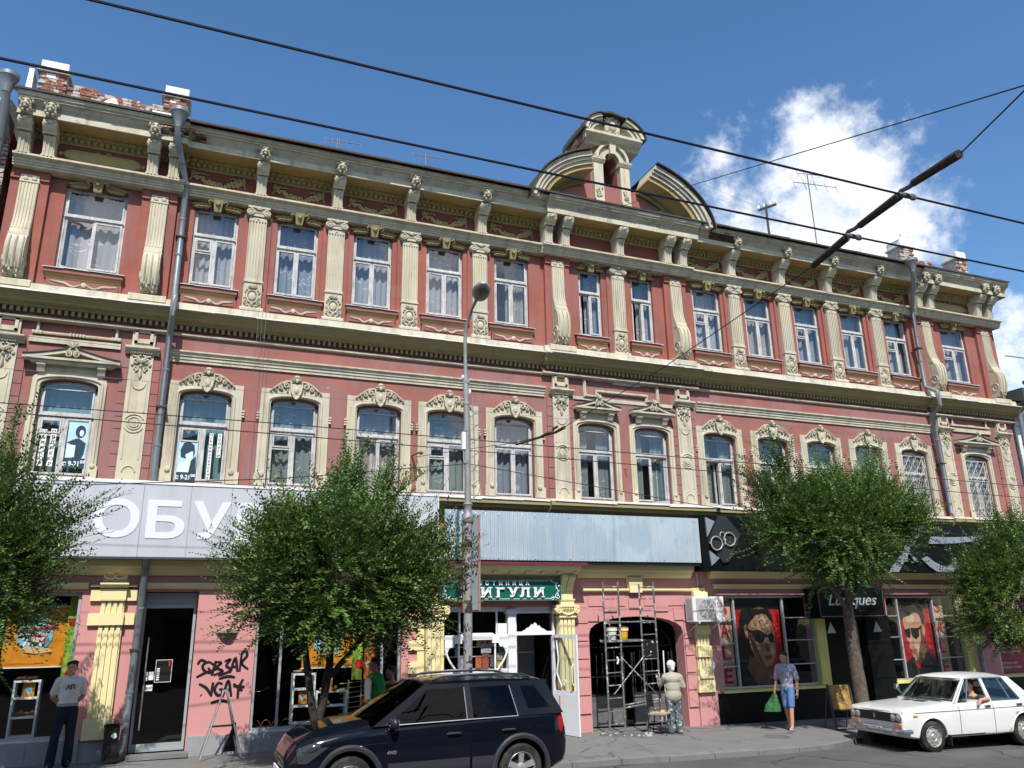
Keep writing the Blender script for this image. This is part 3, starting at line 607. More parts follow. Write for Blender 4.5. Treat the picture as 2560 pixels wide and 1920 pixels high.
def garland(w, seed):
    m = MB(); r = random.Random(seed); y = -.07
    for s in (-1, 1):
        for k in range(5): m.leaf((s*(w-.05*k), 12.31-.035*k), (pi/2 if s > 0 else pi/2)+r.uniform(-1.4, 1.4), .16, .045, y, .04)
        m.tube([(s*(w-.02), y-.01, 12.40), (s*(w+.05), y-.02, 12.33), (s*(w+.02), y-.02, 12.24), (s*(w+.06), y-.01, 12.15)], .016, 5); m.tube([(s*w*.95, y, 12.33), (s*w*.6, y-.02, 12.36), (s*w*.45, y-.01, 12.34)], .015, 5)
    for k in range(23):
        t = -1+2*k/22; z = 12.13+.19*abs(t)**2.0
        for _ in range(3): m.ball((t*w+r.uniform(-.02, .02), y-.02, z+r.uniform(-.05, .05)), r.uniform(.028, .042), 5, 4)
    return m.mesh('garland', OLIVE)
gl = garland(.55, 1)
for x in (-10.38, -8.55, -6.75, -4.9, -3.05, 2.95, 4.72, 6.52, 8.34, 10.2): place(gl, 'garland', x)
def long_panel():
    m = MB(); P = [(-.78, 12.22), (-.72, 12.30), (-.62, 12.34), (.62, 12.34), (.72, 12.30), (.78, 12.22), (.72, 12.14), (.62, 12.10), (-.62, 12.10), (-.72, 12.14)]
    m.poly_y(P, -.17, -.10)
    for d in (.03, .06): m.tube([(x*(1-d*.8), -.175, 12.22+(z-12.22)*(1-d*4)) for x, z in P], .012, 5, True)
    m.lathe([(.05, 0), (.045, -.06), (.02, -.08)], (-.82, -.10, 12.22), 10, 'y').lathe([(.05, 0), (.045, -.06), (.02, -.08)], (.82, -.10, 12.22), 10, 'y')
    for s in (-1, 1): m.spiral((s*.1, 12.345), .05, 1.2, .014, -.17, s); m.spiral((s*.5, 12.1), .04, 1.2, .014, -.17, s)
    return m.mesh('strapwork_panel', OLIVE)
lp = long_panel()
for x in (-12.78, 12.72): place(lp, 'strapwork_panel', x)
# ---- middle storey: surrounds, pilasters, pediments
def arch_pts(w, sp, rise, n=12): return [(-w*cos(pi*i/n), sp+rise*(sin(pi*i/n)**.8 if 0 < i < n else 0)) for i in range(n+1)]
def surround():
    m = MB(); A = arch_pts(.525, 7.04, .16, 16)
    top = []
    for x, z in A:
        t = abs(x)/.525; top.append((x*1.0, 7.62-.03*(t*4)**2*.5 if t < .35 else (7.60-.25*((t-.3)/.7)**.9)))
    m.band(A, top, -.055, .02)
    for s in (-1, 1):
        m.poly_y([(s*.525, 5.2), (s*.75, 5.2), (s*.75, 7.37), (s*.525, 7.37)], -.055, .02)
        m.poly_y([(s*.53, 5.2), (s*.785, 5.2), (s*.785, 5.46), (s*.53, 5.46)], -.085, -.05)
        m.lathe([(.055, 0), (.055, -.09), (.03, -.10)], (s*.62, -.03, 5.46), 10, 'y')
        for k in range(3): m.box(s*.77-.035, s*.77+.035, -.07, .0, 6.66+k*.06, 6.695+k*.06)
        m.tube([(s*.675, -.062, 5.46), (s*.675, -.062, 6.95), (s*.66, -.062, 7.12)], .012, 4)
    o = [(x*1.09, z+.035) for x, z in A]; I = [(-.575, 5.46)]+o+[(.575, 5.46)]
    m.tube([(x, -.058, z) for x, z in I], .036, 6)
    return m.mesh('surround', CREAM, 30)
def crest():
    m = MB(); y = -.07
    m.poly_y([(-.12, 7.50), (.12, 7.50), (.10, 7.30), (.05, 7.20), (0, 7.17), (-.05, 7.20), (-.10, 7.30)], y-.05, y+.01); m.ball((0, y-.05, 7.36), (.06, .03, .09), 8, 6)
    m.tube([(-.13, y-.05, 7.52), (-.1, y-.06, 7.3), (-.04, y-.06, 7.18), (0, y-.06, 7.15), (.04, y-.06, 7.18), (.1, y-.06, 7.3), (.13, y-.05, 7.52)], .02, 5)
    for a in (.35, .8, 1.25, 1.9, 2.35, 2.8): m.leaf((0, 7.55), a, .15, .04, y-.03, .05)
    m.ball((0, y-.07, 7.57), (.04, .04, .05), 7, 5); m.ball((0, y-.05, 7.66), (.07, .05, .04), 7, 5)
    for s in (-1, 1):
        m.spiral((s*.21, 7.47), .07, 1.3, .026, y-.02, -s, pi/2 if s > 0 else pi/2); m.spiral((s*.35, 7.41), .05, 1.2, .02, y-.02, s, pi/2)
        m.tube([(s*.13, y-.02, 7.56), (s*.24, y-.02, 7.55), (s*.36, y-.02, 7.48), (s*.46, y-.02, 7.40), (s*.52, y-.01, 7.36)], [.024, .024, .022, .02, .012], 5)
        for k, (a, b, q) in enumerate(((.28, 7.40, -.6), (.40, 7.37, -.9), (.44, 7.36, .2), (.3, 7.5, .3), (.17, 7.39, -1.2), (.5, 7.345, -.4))): m.leaf((s*a, b), q if s > 0 else pi-q, .09, .025, y-.005, .03)
    return m.mesh('crest', CREAMO)
su, crs = surround(), crest()
for i in (2, 3, 4, 5, 6, 9, 10, 11, 12, 13):
    p = place(su, 'surround', MDC[i]); place(crs, 'crest', 0, parent=p)
def surround2():
    m = MB(); A = arch_pts(.525, 7.04, .16, 16); top = [(x*1.28, z+.13) for x, z in A]; m.band(A, top, -.05, .02)
    for s in (-1, 1): m.poly_y([(s*.525, 5.2), (s*.672, 5.2), (s*.672, 7.17), (s*.525, 7.04)], -.05, .02); m.poly_y([(s*.53, 5.2), (s*.70, 5.2), (s*.70, 5.44), (s*.53, 5.44)], -.075, -.045); m.lathe([(.045, 0), (.045, -.07), (.02, -.08)], (s*.60, -.03, 5.44), 8, 'y')
    I = [(-.60, 5.44)]+[(x*1.14, z+.05) for x, z in A]+[(.60, 5.44)]; m.tube([(x, -.055, z) for x, z in I], .03, 6)
    return m.mesh('surround', CREAM, 30)
def pediment(w):
    m = MB(); n = 14
    up_ = [(-w+2*w*i/n, 7.60+.20*(1-abs(-1+2*i/n))**1.35) for i in range(n+1)]
    m.band([(x, z-.075) for x, z in up_], up_, -.26, .02); m.poly_y([(-w*.82, 7.47), (w*.82, 7.47), (w*.9, 7.53), (-w*.9, 7.53)], -.20, .02); m.poly_y([(-w*.98, 7.53), (w*.98, 7.53), (w, 7.575), (-w, 7.575)], -.255, .02)
    m.poly_y([(-w*.7, 7.57), (w*.7, 7.57), (0, 7.74)], -.10, .02); m.poly_y([(-w*.66, 7.25), (w*.66, 7.25), (w*.66, 7.48), (-w*.66, 7.48)], -.045, .02)
    for s in (-1, 1):
        x = s*w*.62; m.prof_x([(-.03, 7.48), (-.19, 7.48), (-.19, 7.43), (-.15, 7.39), (-.11, 7.30), (-.03, 7.28)], x-.07, x+.07); m.lathe([(.035, -.08), (.035, .08)], (x, -.155, 7.44), 8, 'x')
    a = m.mesh('pediment', CREAM, 30); m = MB(); y = -.27
    m.band([(x, z+.001) for x, z in up_], [(x, z+.02) for x, z in up_], -.285, .02); sh_ = m.mesh('pediment_sheet', ROOF, 0); m = MB()
    for s in (-1, 1): m.spiral((s*.075, 7.665), .065, 1.4, .022, y, s, pi/2); m.tube([(s*.1, y, 7.71), (s*.05, y-.01, 7.78), (s*.03, y, 7.86)], .02, 5)
    for q in (.5, 1.05, 1.57, 2.1, 2.64): m.leaf((0, 7.79), q, .16, .035, y+.01, .04)
    return a, sh_, m.mesh('acroterion', CREAMO)
s2 = surround2(); pa = pediment(.88); pb = pediment(.64)
for i in (1, 7, 8, 14):
    place(s2, 'surround', MDC[i]); q = pa if i in (1, 14) else pb
    p = place(q[0], 'pediment', MDC[i]); place(q[1], 'pediment_sheet', 0, parent=p); place(q[2], 'acroterion', 0, parent=p)
def midpil():
    m = MB().box(-.225, .225, -.06, .02, 5.2, 7.86)
    for a, b in ((5.62, 6.14), (6.62, 7.28)):
        for s in (-1, 1): m.box(s*.155-.01, s*.155+.01, -.078, -.06, a, b)
    for c_, r_, a0, a1 in ((5.62-.36+.1, .12, 0, pi), (6.37, .13, 0, 2*pi), (6.37, .19, .5, pi-.5), (6.37, .19, pi+.5, 2*pi-.5), (7.22, .12, pi, 2*pi)):
        m.tube([(x, -.066, z) for x, z in arc(0, c_, r_, a0, a1, 14)], .017, 5)
    m.lathe([(.10, -.06), (.09, -.085), (.02, -.09)], (0, 0, 6.37), 14, 'y')
    m.prof_x([(.02, 7.86), (-.07, 7.86), (-.10, 7.90), (-.16, 7.94), (-.19, 7.97), (-.19, 8.01), (-.06, 8.04), (.02, 8.04)], -.33, .33)
    m.box(-.225, .225, -.08, .02, 8.03, 8.44); m.prof_x([(.02, 8.40), (-.09, 8.40), (-.14, 8.44), (-.14, 8.465), (.02, 8.48)], -.26, .26)
    for s in (-1, 1): m.box(s*.15-.03, s*.15+.03, -.11, -.08, 8.10, 8.37)
    m.box(-.18, .18, -.11, -.08, 8.10, 8.15).box(-.18, .18, -.11, -.08, 8.33, 8.37).box(-.12, .12, -.10, -.08, 8.15, 8.20)
    a = m.mesh('flat_pilaster', CREAM, 30); m = MB()
    for s in (-1, 1):
        m.spiral((s*.10, 7.72), .075, 1.4, .025, -.085, s, pi/2); m.spiral((s*.10, 7.55), .055, 1.2, .022, -.08, -s, -pi/2); m.ball((s*.17, -.08, 7.64), (.035, .025, .04), 6, 4)
        m.tube([(s*.02, -.08, 7.84), (s*.09, -.09, 7.80), (s*.17, -.08, 7.82)], .022, 5)
    for q in (.6, 1.2, 1.94, 2.54, -1.57): m.leaf((0, 7.66), q, .14, .04, -.08, .04)
    m.tube([(0, -.075, 7.56), (0, -.085, 7.40), (0, -.075, 7.33)], [.02, .04, .015], 6)
    for k in range(9): m.ball((-.18+k*.045, -.11, 7.885), .022, 5, 4)
    return a, m.mesh('pilaster_ornament', CREAMO)
fp, fo = midpil(); qu = MB().box(-.075, .075, -.03, .02, 0, .247).mesh('quoin', RED2, 0)
for x in (-14.02, -11.52, -1.76, 1.92, 11.65, 14.28):
    p = place(fp, 'flat_pilaster', x); MB().box(x-.11, x+.11, -.086, -.06, 8.20, 8.33).build('block_panel', DRED, B, 0); place(fo, 'pilaster_ornament', 0, parent=p)
    for s in (-1, 1):
        for k in range(10): place(qu, 'quoin', s*.305, 0, 5.20+k*.262, p)
def rope_panel(x0, x1, z0, z1, ornate):
    m = MB()
    for a, b in (((x0, z0), (x1, z0)), ((x0, z1), (x1, z1)), ((x0, z0), (x0, z1)), ((x1, z0), (x1, z1))):
        m.tube([(a[0], -.04, a[1]), (b[0], -.04, b[1])], .03, 6)
    for x in (x0, x1):
        for z in (z0, z1):
            m.tube([(x-.09, -.05, z), (x+.09, -.05, z)], .04, 6)
            for d in (-.07, 0, .07): m.ball((x+d, -.07, z), (.03, .03, .045), 5, 4)
    if ornate:
        for d in (-.12, -.06, 0, .06, .12): m.ball(((x0+x1)/2+d, -.07, z0), (.032, .03, .045), 5, 4)
    return m.build('strapwork_frame', CREAMO, B)
rope_panel(-13.50, -12.05, 8.13, 8.40, 1); rope_panel(12.1, 13.6, 8.13, 8.40, 1)
def step_frame():
    m = MB(); P = [(-1.1, 8.42), (1.18, 8.42), (1.18, 7.88), (.75, 7.88), (.75, 8.02), (-.67, 8.02), (-.67, 7.88), (-1.1, 7.88)]
    Q = [(-1.02, 8.35), (1.10, 8.35), (1.10, 7.95), (.83, 7.95), (.83, 8.1), (-.75, 8.1), (-.75, 7.95), (-1.02, 7.95)]
    P.append(P[0]); Q.append(Q[0]); m.band(P, Q, -.06, .02); m.tube([((a[0]+b[0])/2, -.065, (a[1]+b[1])/2) for a, b in zip(P, Q)], .025, 5); m.box(-.22, .6, -.075, .01, 8.30, 8.43)
    return m.build('stepped_frame', CREAMO, B, 30)
step_frame()
MB().box(-13.63, -11.95, -.05, .01, 7.93, 8.05).build('label_band', CREAM, B, 0); MB().box(12.05, 13.75, -.05, .01, 7.93, 8.05).build('label_band', CREAM, B, 0)
MB().box(-1.4, 1.6, -.03, .01, 7.80, 7.89).build('label_band', CREAM, B, 0)

# ---- broken segmental pediment and belfry-like aedicule above the eaves
def roof_front():
    def arcpts(rx, rz, a0, a1, cx=0, cz=12.75, n=16): return [(cx+rx*cos(a0+(a1-a0)*i/n), cz+rz*sin(a0+(a1-a0)*i/n)) for i in range(n+1)]
    for s in (-1, 1):
        a0, a1 = (0.12, 1.20) if s > 0 else (pi-.12, pi-1.20)
        layers = [(2.82, 2.02, -.98, -.10, CREAMD), (2.70, 1.88, -.92, -.10, CREAMD), (2.60, 1.80, -.86, -.10, CREAM), (2.50, 1.70, -.80, .3, CREAM)]
        m = MB()
        for k, (rx, rz, y0, y1, _) in enumerate(layers):
            nrx, nrz = (layers[k+1][0], layers[k+1][1]) if k < 3 else (2.36, 1.58)
            if k < 3: m.band(arcpts(rx, rz, a0, a1), arcpts(nrx, nrz, a0, a1), y0, y1)
        p = m.build('arched_cornice', CREAMD if s > 0 else CREAM, B, 30); m = MB(); m.band(arcpts(2.50, 1.70, a0, a1), arcpts(2.36, 1.58, a0, a1), -.80, .3); m.build('arch_soffit', OCHRE, p, 30)
        m = MB(); m.band(arcpts(2.36, 1.58, a0, a1), arcpts(2.30, 1.50, a0, a1), -.2, .3)
        n = 26
        for i in range(n):
            a = a0+(a1-a0)*(i+.5)/n; x, z = 2.27*cos(a), 12.75+1.47*sin(a); m.ball((x, -.22, z), (.045, .05, .045), 5, 4)
        m.build('egg_moulding', OLIVE, p)
        m = MB(); m.band(arcpts(2.87, 2.08, a0-.02*s, a1), arcpts(2.84, 2.04, a0-.02*s, a1), -1.08, 2.4); m.build('curved_roof_sheet', ROOF, p, 30)
    m = MB(); m.band(arcpts(2.30, 1.50, .12, pi-.12), [(x, 12.9) for x, z in arcpts(2.30, 1.50, .12, pi-.12)], -.12, .3); m.build('tympanum', RED2, B, 0)
    # sloping step of the eaves in front
    m = MB()
    for s in (-1.72, 1.72): m.box(s-.09, s+.09, -.16, -.1, 13.1, 13.75)
    m.build('tympanum_strip', CREAM, B, 0)
    # aedicule
    c = .04; Y = -.22
    m = MB(); A = arc(c, 14.97, .235, 0, pi, 12)
    for s in (-1, 1): m.poly_y([(c+s*.235, 13.15), (c+s*.64, 13.15), (c+s*.64, 15.5), (c+s*.235, 15.5)], Y+.12, .75)
    m.band(A, [(x, 15.5) for x, z in A], Y+.12, .75); m.box(c-.235, c+.235, Y+.14, .75, 13.15, 13.68); m.box(c-.64, c+.64, .5, .75, 13.15, 15.5)
    m.build('aedicule_wall', RED2, B, 0)
    MB().quad((c-.235, .45, 13.6), (c+.235, .45, 13.6), (c+.235, .45, 15.3), (c-.235, .45, 15.3)).build('niche_back', mat('dark_niche_plaster', (.10, .075, .06), .95, .1, var=.3, vscale=4), B, 0)  # back of the niche is darker than the wall around it
    m = MB()
    for s in (-1, 1):
        x = c+s*.43; m.box(x-.15, x+.15, Y, .3, 13.7, 14.86); m.prof_x([(.3, 14.86), (Y-.02, 14.86), (Y-.06, 14.92), (Y-.08, 14.95), (Y-.08, 14.99), (.3, 15.02)], x-.2, x+.2)
        m.box(x-.16, x+.16, Y-.03, .3, 13.10, 13.22); m.prof_x([(.2, 13.20), (Y-.12, 13.22), (Y-.16, 13.30), (Y-.12, 13.40), (Y-.04, 13.48), (Y-.02, 13.72), (.2, 13.72)], x-.14, x+.14)
    m.band(arc(c, 14.99, .235, 0, pi, 12), arc(c, 14.99, .35, 0, pi, 12), Y-.05, .1); m.band(arc(c, 14.99, .35, 0, pi, 12), arc(c, 14.99, .46, 0, pi, 12), Y-.0, .1); m.band(arc(c, 14.99, .46, 0, pi, 12), arc(c, 14.99, .54, 0, pi, 12), Y-.09, .1)
    m.poly_y([(c-.08, 15.16), (c+.08, 15.16), (c+.11, 15.57), (c-.11, 15.57)], Y-.13, 0)
    p = m.build('aedicule', CREAM, B, 30)
    m = MB(); r = random.Random(4)
    for s in (-1, 1):
        x = c+s*.43
        for k in range(7): m.ball((x+r.uniform(-.1, .1), Y-.03, 13.75+k*.05), (.03, .025, .03), 5, 4)
        m.spiral((x, 13.85), .07, 1.3, .02, Y-.02, s); m.tube([(x, Y-.04, 14.05), (x, Y-.03, 13.9)], .025, 5)
    for k in range(11): t = -1+k*.2; m.ball((c+t*.25, Y-.04, 13.32+.12*t*t), .04, 5, 4)
    m.build('aedicule_ornament', CREAMO, p)
    # hooded top of the aedicule
    m = MB(); m.prof_x([(.75, 15.42), (Y-.0, 15.42), (Y-.03, 15.46), (Y-.1, 15.5), (Y-.18, 15.54), (Y-.24, 15.60), (Y-.28, 15.64), (Y-.28, 15.72), (.75, 15.76)], c-.92, c+.92)
    for s in (-1, 1):
        a0, a1 = (.05, 1.12) if s > 0 else (pi-.05, pi-1.12)
        for rx, rz, nx, nz, y in ((.97, .66, .86, .57, Y-.32), (.86, .57, .78, .50, Y-.26), (.78, .5, .66, .42, Y-.2)):
            m.band([(c+rx*cos(a0+(a1-a0)*i/8), 15.70+rz*sin(a0+(a1-a0)*i/8)) for i in range(9)], [(c+nx*cos(a0+(a1-a0)*i/8), 15.70+nz*sin(a0+(a1-a0)*i/8)) for i in range(9)], y, .75)
    m.poly_y([(c-.8, 15.72), (c+.8, 15.72), (c+.4, 16.1), (c-.4, 16.1)], Y-.06, .75)
    h = m.build('aedicule_hood', CREAM, B, 30)
    m = MB(); y = Y-.1
    m.poly_y([(c-.2, 15.74), (c+.2, 15.74), (c+.24, 16.0), (c+.14, 16.30), (c-.14, 16.30), (c-.24, 16.0)], y-.08, y+.1); m.ball((c, y-.1, 16.0), (.12, .05, .16), 8, 6)
    for s in (-1, 1): m.spiral((c+s*.19, 16.2), .09, 1.3, .03, y-.08, s, pi/2); m.spiral((c+s*.16, 15.82), .07, 1.3, .026, y-.1, -s, -pi/2); m.ball((c+s*.06, y-.1, 15.82), .035, 6, 4)
    for q in (.6, 1.1, 1.57, 2.04, 2.54): m.leaf((c, 16.24), q, .16, .045, y-.06, .05)
    m.build('crest', CREAMO, h)
    m = MB()
    for s in (-1, 1):
        a0, a1 = (-.02, 1.14) if s > 0 else (pi+.02, pi-1.14); m.band([(c+1.02*cos(a0+(a1-a0)*i/8), 15.70+.70*sin(a0+(a1-a0)*i/8)) for i in range(9)], [(c+.975*cos(a0+(a1-a0)*i/8), 15.70+.665*sin(a0+(a1-a0)*i/8)) for i in range(9)], Y-.38, .85)
    m.hexa([(c-.5, Y-.36, 16.28), (c-.1, Y-.36, 16.33), (c-.1, .8, 16.33), (c-.5, .8, 16.28), (c-.5, Y-.36, 16.31), (c-.1, Y-.36, 16.40), (c-.1, .8, 16.40), (c-.5, .8, 16.31)]); m.hexa([(c-.1, Y-.36, 16.33), (c+.4, Y-.36, 16.26), (c+.4, .8, 16.26), (c-.1, .8, 16.33), (c-.1, Y-.36, 16.40), (c+.4, Y-.36, 16.29), (c+.4, .8, 16.29), (c-.1, .8, 16.40)])
    m.build('hood_sheet', ROOF, h, 30)
    m = MB(); rr = random.Random(8)                      # exposed brick flank of the hood
    for k in range(7):
        for j in range(4):
            m.box(c-.93-.015*k*0-.012*rr.random()+.08*max(0, 3-k)*.0, c-.90, -.45+j*.3, -.17+j*.3, 15.42+k*.085, 15.49+k*.085)
    m.build('exposed_brick', BRICK, h, 0)
    # dark lean-to gap where the eaves moulding has fallen away
    r = random.Random(5)
    for k in range(6):
        for j in range(5):
            x = 2.85+j*.19+(k % 2)*.09; MB().box(x, x+.175, -.68-.015*r.random()-.022*k, -.60, 12.805+k*.034, 12.835+k*.034).build('brick', mat('sooty_brick', (.09, .05, .04), .95, .1, var=.3, vscale=9, bump=.5), cor, 0)
roof_front()
def fallen_patch(x0, x1, seed):                      # plaster fallen off the cornice, bare brick showing
    r = random.Random(seed); sb = mat('sooty_brick', (.09, .05, .04), .95, .1, var=.3, vscale=9, bump=.5)
    for k in range(5):
        x = x0+r.uniform(0, .15)
        while x < x1-r.uniform(0, .2):
            w = r.uniform(.14, .24); MB().box(x, x+w-.012, -.68-.03*r.random()-.09*(x < -11.08)-.022*k, -.6, 12.805+k*.034, 12.835+k*.034).build('brick', sb if r.random() < .6 else BRICK, cor, 0); x += w
fallen_patch(-11.85, -11.1, 3); fallen_patch(-11.05, -10.75, 4)
# ---- rooftop parapets with whitewashed posts (brick by brick)
bme = MB().box(-.12, .12, -.06, .06, -.0325, .0325); 
bme = bme.mesh('brick', BRICK, 0)
def brick_wall(x0, x1, y0, y1, z0, z1, parent, seed, ragged=.0):
    r = random.Random(seed); k = 0; z = z0+.035
    while z < z1:
        x = x0+(.125 if k % 2 else 0)
        while x < x1-.05:
            w = min(.25, x1-x); top = z1-(ragged*(.5+.5*sin(x*3.1+seed))+r.random()*ragged*.5)
            if w > .1 and z < top: obj('brick', bme, parent, (x+w/2, y0+.05+r.uniform(-.014, .014), z), (r.uniform(-.03, .03), r.uniform(-.03, .03), r.uniform(-.04, .04)), (w/.252, 1, 1))
            x += .25
        z += .078; k += 1
    MB().box(x0+.02, x1-.02, y0+.03, y1, z0-.5, z1-ragged*.9-.03).build('mortar_core', MORT, parent, 0)
def post(x0, x1, y0, y1, z0, z1, parent, seed):
    brick_wall(x0, x1, y0, y1, z0, z1-.26, parent, seed); r = random.Random(seed)
    m = MB().box(x0-.05, x1+.05, y0-.06, y1+.04, z1-.30, z1-.25); m.build('post_band', MORT, parent, 0)
    m = MB().box(x0+.02, x1-.02, y0-.02, y1, z1-.25, z1); m.v = [(a+r.uniform(-.012, .012), b, c_+r.uniform(-.012, .012)) for a, b, c_ in m.v]; m.build('post_cap', WHITEW, parent, 0)
    MB().box(x0+.14, x0+.32, y0-.005, y0+.05, z1-.43, z1-.32).build('whitewash_patch', WHITEW, parent, 0)
pl = MB().box(-14.2, -11.2, .1, .3, 12.9, 13.4).build('parapet', MORT, B, 0); pr = MB().box(11.2, 14.3, .1, .3, 12.9, 13.4).build('parapet', MORT, B, 0)
post(-14.28, -13.72, -.05, .5, 13.45, 14.52, pl, 1); brick_wall(-13.72, -11.72, .0, .3, 13.45, 14.08, pl, 2, .12); post(-11.74, -11.20, -.05, .5, 13.45, 14.52, pl, 3)
post(11.10, 11.70, -.05, .5, 13.45, 14.55, pr, 4); brick_wall(11.70, 13.70, .0, .3, 13.45, 13.98, pr, 5, .2); post(13.70, 14.22, -.05, .5, 13.45, 14.52, pr, 6)
MB().add([(11.1, -.04, 14.53), (11.7, -.04, 14.53), (11.7, .5, 14.53), (11.1, .5, 14.53), (11.33, .15, 14.82), (11.45, .15, 14.82), (11.45, .3, 14.82), (11.33, .3, 14.82)], [(0, 1, 5, 4), (1, 2, 6, 5), (2, 3, 7, 6), (3, 0, 4, 7), (4, 5, 6, 7)]).build('post_pyramid', WHITEW, pr, 0)
for x in (-14.0, 11.39): MB().tube([(x, .1, 14.5), (x+.01, .1, 14.85 if x > 0 else 14.62)], .012, 4).build('lightning_rod', ROOF, pl if x < 0 else pr)
MB().hexa([(-14.50, -.1, 13.3), (-14.36, -.1, 13.3), (-14.36, .3, 13.3), (-14.5, .3, 13.3), (-14.47, -.08, 14.22), (-14.38, -.08, 14.22), (-14.38, .3, 14.22), (-14.47, .3, 14.22)]).build('flashing_sheet', FLASH, pl, 0)
MB().add([(-12.95, -.25, 13.60), (-12.62, -.25, 13.62), (-12.70, -.1, 13.85), (-12.8, -.1, 13.86), (-12.95, -.05, 13.60), (-12.62, -.05, 13.62)], [(0, 1, 2, 3), (0, 3, 4), (1, 5, 2)]).build('flashing_sheet', FLASH, pl, 0)
MB().hexa([(-11.9, -.6, 13.34), (-11.15, -.6, 13.36), (-11.15, -.5, 13.42), (-11.9, -.5, 13.42), (-11.9, -.6, 13.38), (-11.15, -.6, 13.40), (-11.15, -.5, 13.5), (-11.9, -.5, 13.5)]).build('flashing_sheet', FLASH, pl, 0)
# ---- ground floor
def ground_floor():
    holes = [(-14.35, -12.04, .40, 3.0), (-10.97, -9.95, -.35, 3.02), (-8.80, -5.76, .33, 3.02), (-4.84, -2.06, -.35, 2.66), (-1.21, 1.42, -.6, 2.41, .40), (2.50, 5.62, .60, 2.90), (6.0, 7.88, -.6, 2.35), (8.20, 11.05, .58, 2.88), (12.36, 14.1, .55, 2.45)]
    wall_holes(XL, XR, -.9, 4.62, 0, holes, .38).build('ground_wall', PINK, B, 0)
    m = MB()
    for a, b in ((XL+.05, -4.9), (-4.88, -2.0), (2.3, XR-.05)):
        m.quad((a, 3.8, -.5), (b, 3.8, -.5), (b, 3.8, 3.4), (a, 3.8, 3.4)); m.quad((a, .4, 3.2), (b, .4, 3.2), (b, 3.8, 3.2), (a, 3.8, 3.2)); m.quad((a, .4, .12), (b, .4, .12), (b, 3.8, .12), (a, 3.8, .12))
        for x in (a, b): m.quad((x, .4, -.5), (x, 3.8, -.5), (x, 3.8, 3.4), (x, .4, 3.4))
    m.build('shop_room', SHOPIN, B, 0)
    # yellow mouldings under the signs
    for x0, x1 in ((XL, -5.3), (-1.5, 1.72), (2.28, XR)):
        m = MB().prof_x([(.02, 3.32), (-.05, 3.32), (-.10, 3.36), (-.14, 3.40), (-.16, 3.46), (-.24, 3.48), (-.26, 3.56), (-.26, 3.75), (.02, 3.75)], x0, x1); m.build('shop_moulding', YEL, B, 30)
    for x0, x1 in ((XL, -11.95), (-11.05, -5.7), (2.42, 5.7), (8.1, 11.15)):
        MB().prof_x([(.02, 3.06), (-.05, 3.06), (-.09, 3.10), (-.11, 3.15), (-.11, 3.175), (.02, 3.19)], x0, x1).build('lintel_band', YEL, B, 30)
    for x0, x1 in ((2.42, 5.72), (8.1, 11.2)):
        MB().prof_x([(.02, 2.90), (-.05, 2.90), (-.07, 2.945), (.02, 2.955)], x0, x1).build('blind_rail', PINK, B, 0)
    # plinths
    tile = mat('grey_plinth_tile', (.30, .305, .32), .5, .4, var=.06, vscale=2, dirt=(.2, .2, .2), damt=.4)
    for x0, x1, z1 in ((XL, -11.78, .385), (-9.93, -5.70, .315)):
        pl_ = MB().box(x0, x1, -.03, .02, -.6, z1).build('plinth', tile, B, 0); x = x0; k = 0
        while x < x1-.05:
            w = min(.6, x1-x); MB().box(x+.004, x+w-.004, -.045, -.03, -.4, z1-.004).build('tile', tile, pl_, 0); x += w
    MB().box(-11.78, -11.02, -.02, .02, -.6, .33).build('plinth', tile, B, 0)
    bp = MB().box(2.27, 6.0, -.045, .02, -.9, .545).build('plinth', BLACK, B, 0); MB().box(7.88, XR, -.045, .02, -.9, .53).build('plinth', BLACK, B, 0)
    # left fluted pilaster with yellow bands
    def banded(x, w, ww, z0, parent, segs, flutes=4):
        m = MB().box(x-w, x+w, -.09, .02, z0, 3.08); n = flutes
        for k in range(n): a = x-w+2*w*k/n; m.box(a+.012, a+2*w/n-.025, -.125, -.09, z0+.1, 3.0)
        p = m.build('fluted_pilaster', YEL, B, 0)
        for a, b in segs:
            MB().box(x-ww, x+ww, -.07, .02, a, b).box(x-w-.015, x+w+.015, -.165, -.06, a, b).build('pilaster_band', YEL, p, 0)
        MB().box(x-w-.05, x+w+.05, -.13, .02, z0-.25, z0+.1).build('pilaster_base', YEL, p, 0)
        return p
    p = banded(-11.49, .205, .405, .62, B, ((2.84, 3.06), (2.39, 2.61)))
    MB().prof_x([(.02, 3.08), (-.18, 3.08), (-.22, 3.11), (-.26, 3.14), (-.26, 3.17), (.02, 3.18)], -11.74, -11.24).build('pilaster_cap', YEL, p, 30); MB().box(-11.91, -11.09, -.12, .02, 3.10, 3.135).build('pilaster_cap', YEL, p, 0)
    m = MB().box(-11.72, -11.28, -.06, .02, 3.18, 3.44); q = m.build('scroll_panel', CREAM, p, 0); m = MB()
    for s in (-1, 1): m.spiral((-11.5+s*.14, 3.34), .075, 1.4, .022, -.07, s, -pi/2); m.tube([(-11.5+s*.14, -.075, 3.26), (-11.5+s*.05, -.08, 3.25), (-11.5, -.08, 3.30)], .02, 5)
    for a in (.9, 1.57, 2.2): m.leaf((-11.5, 3.30), a, .12, .03, -.07, .03)
    m.build('scroll_ornament', YEL, p)
    # right banded pilaster below the air conditioner
    p = MB().box(1.72, 2.26, -.05, .02, -.5, .60).build('pilaster_plinth', PINK, B, 0)
    banded(1.92, .19, .20, .85, B, ((2.82, 2.98), (1.95, 2.17), (1.42, 1.68), (.92, 1.14)))
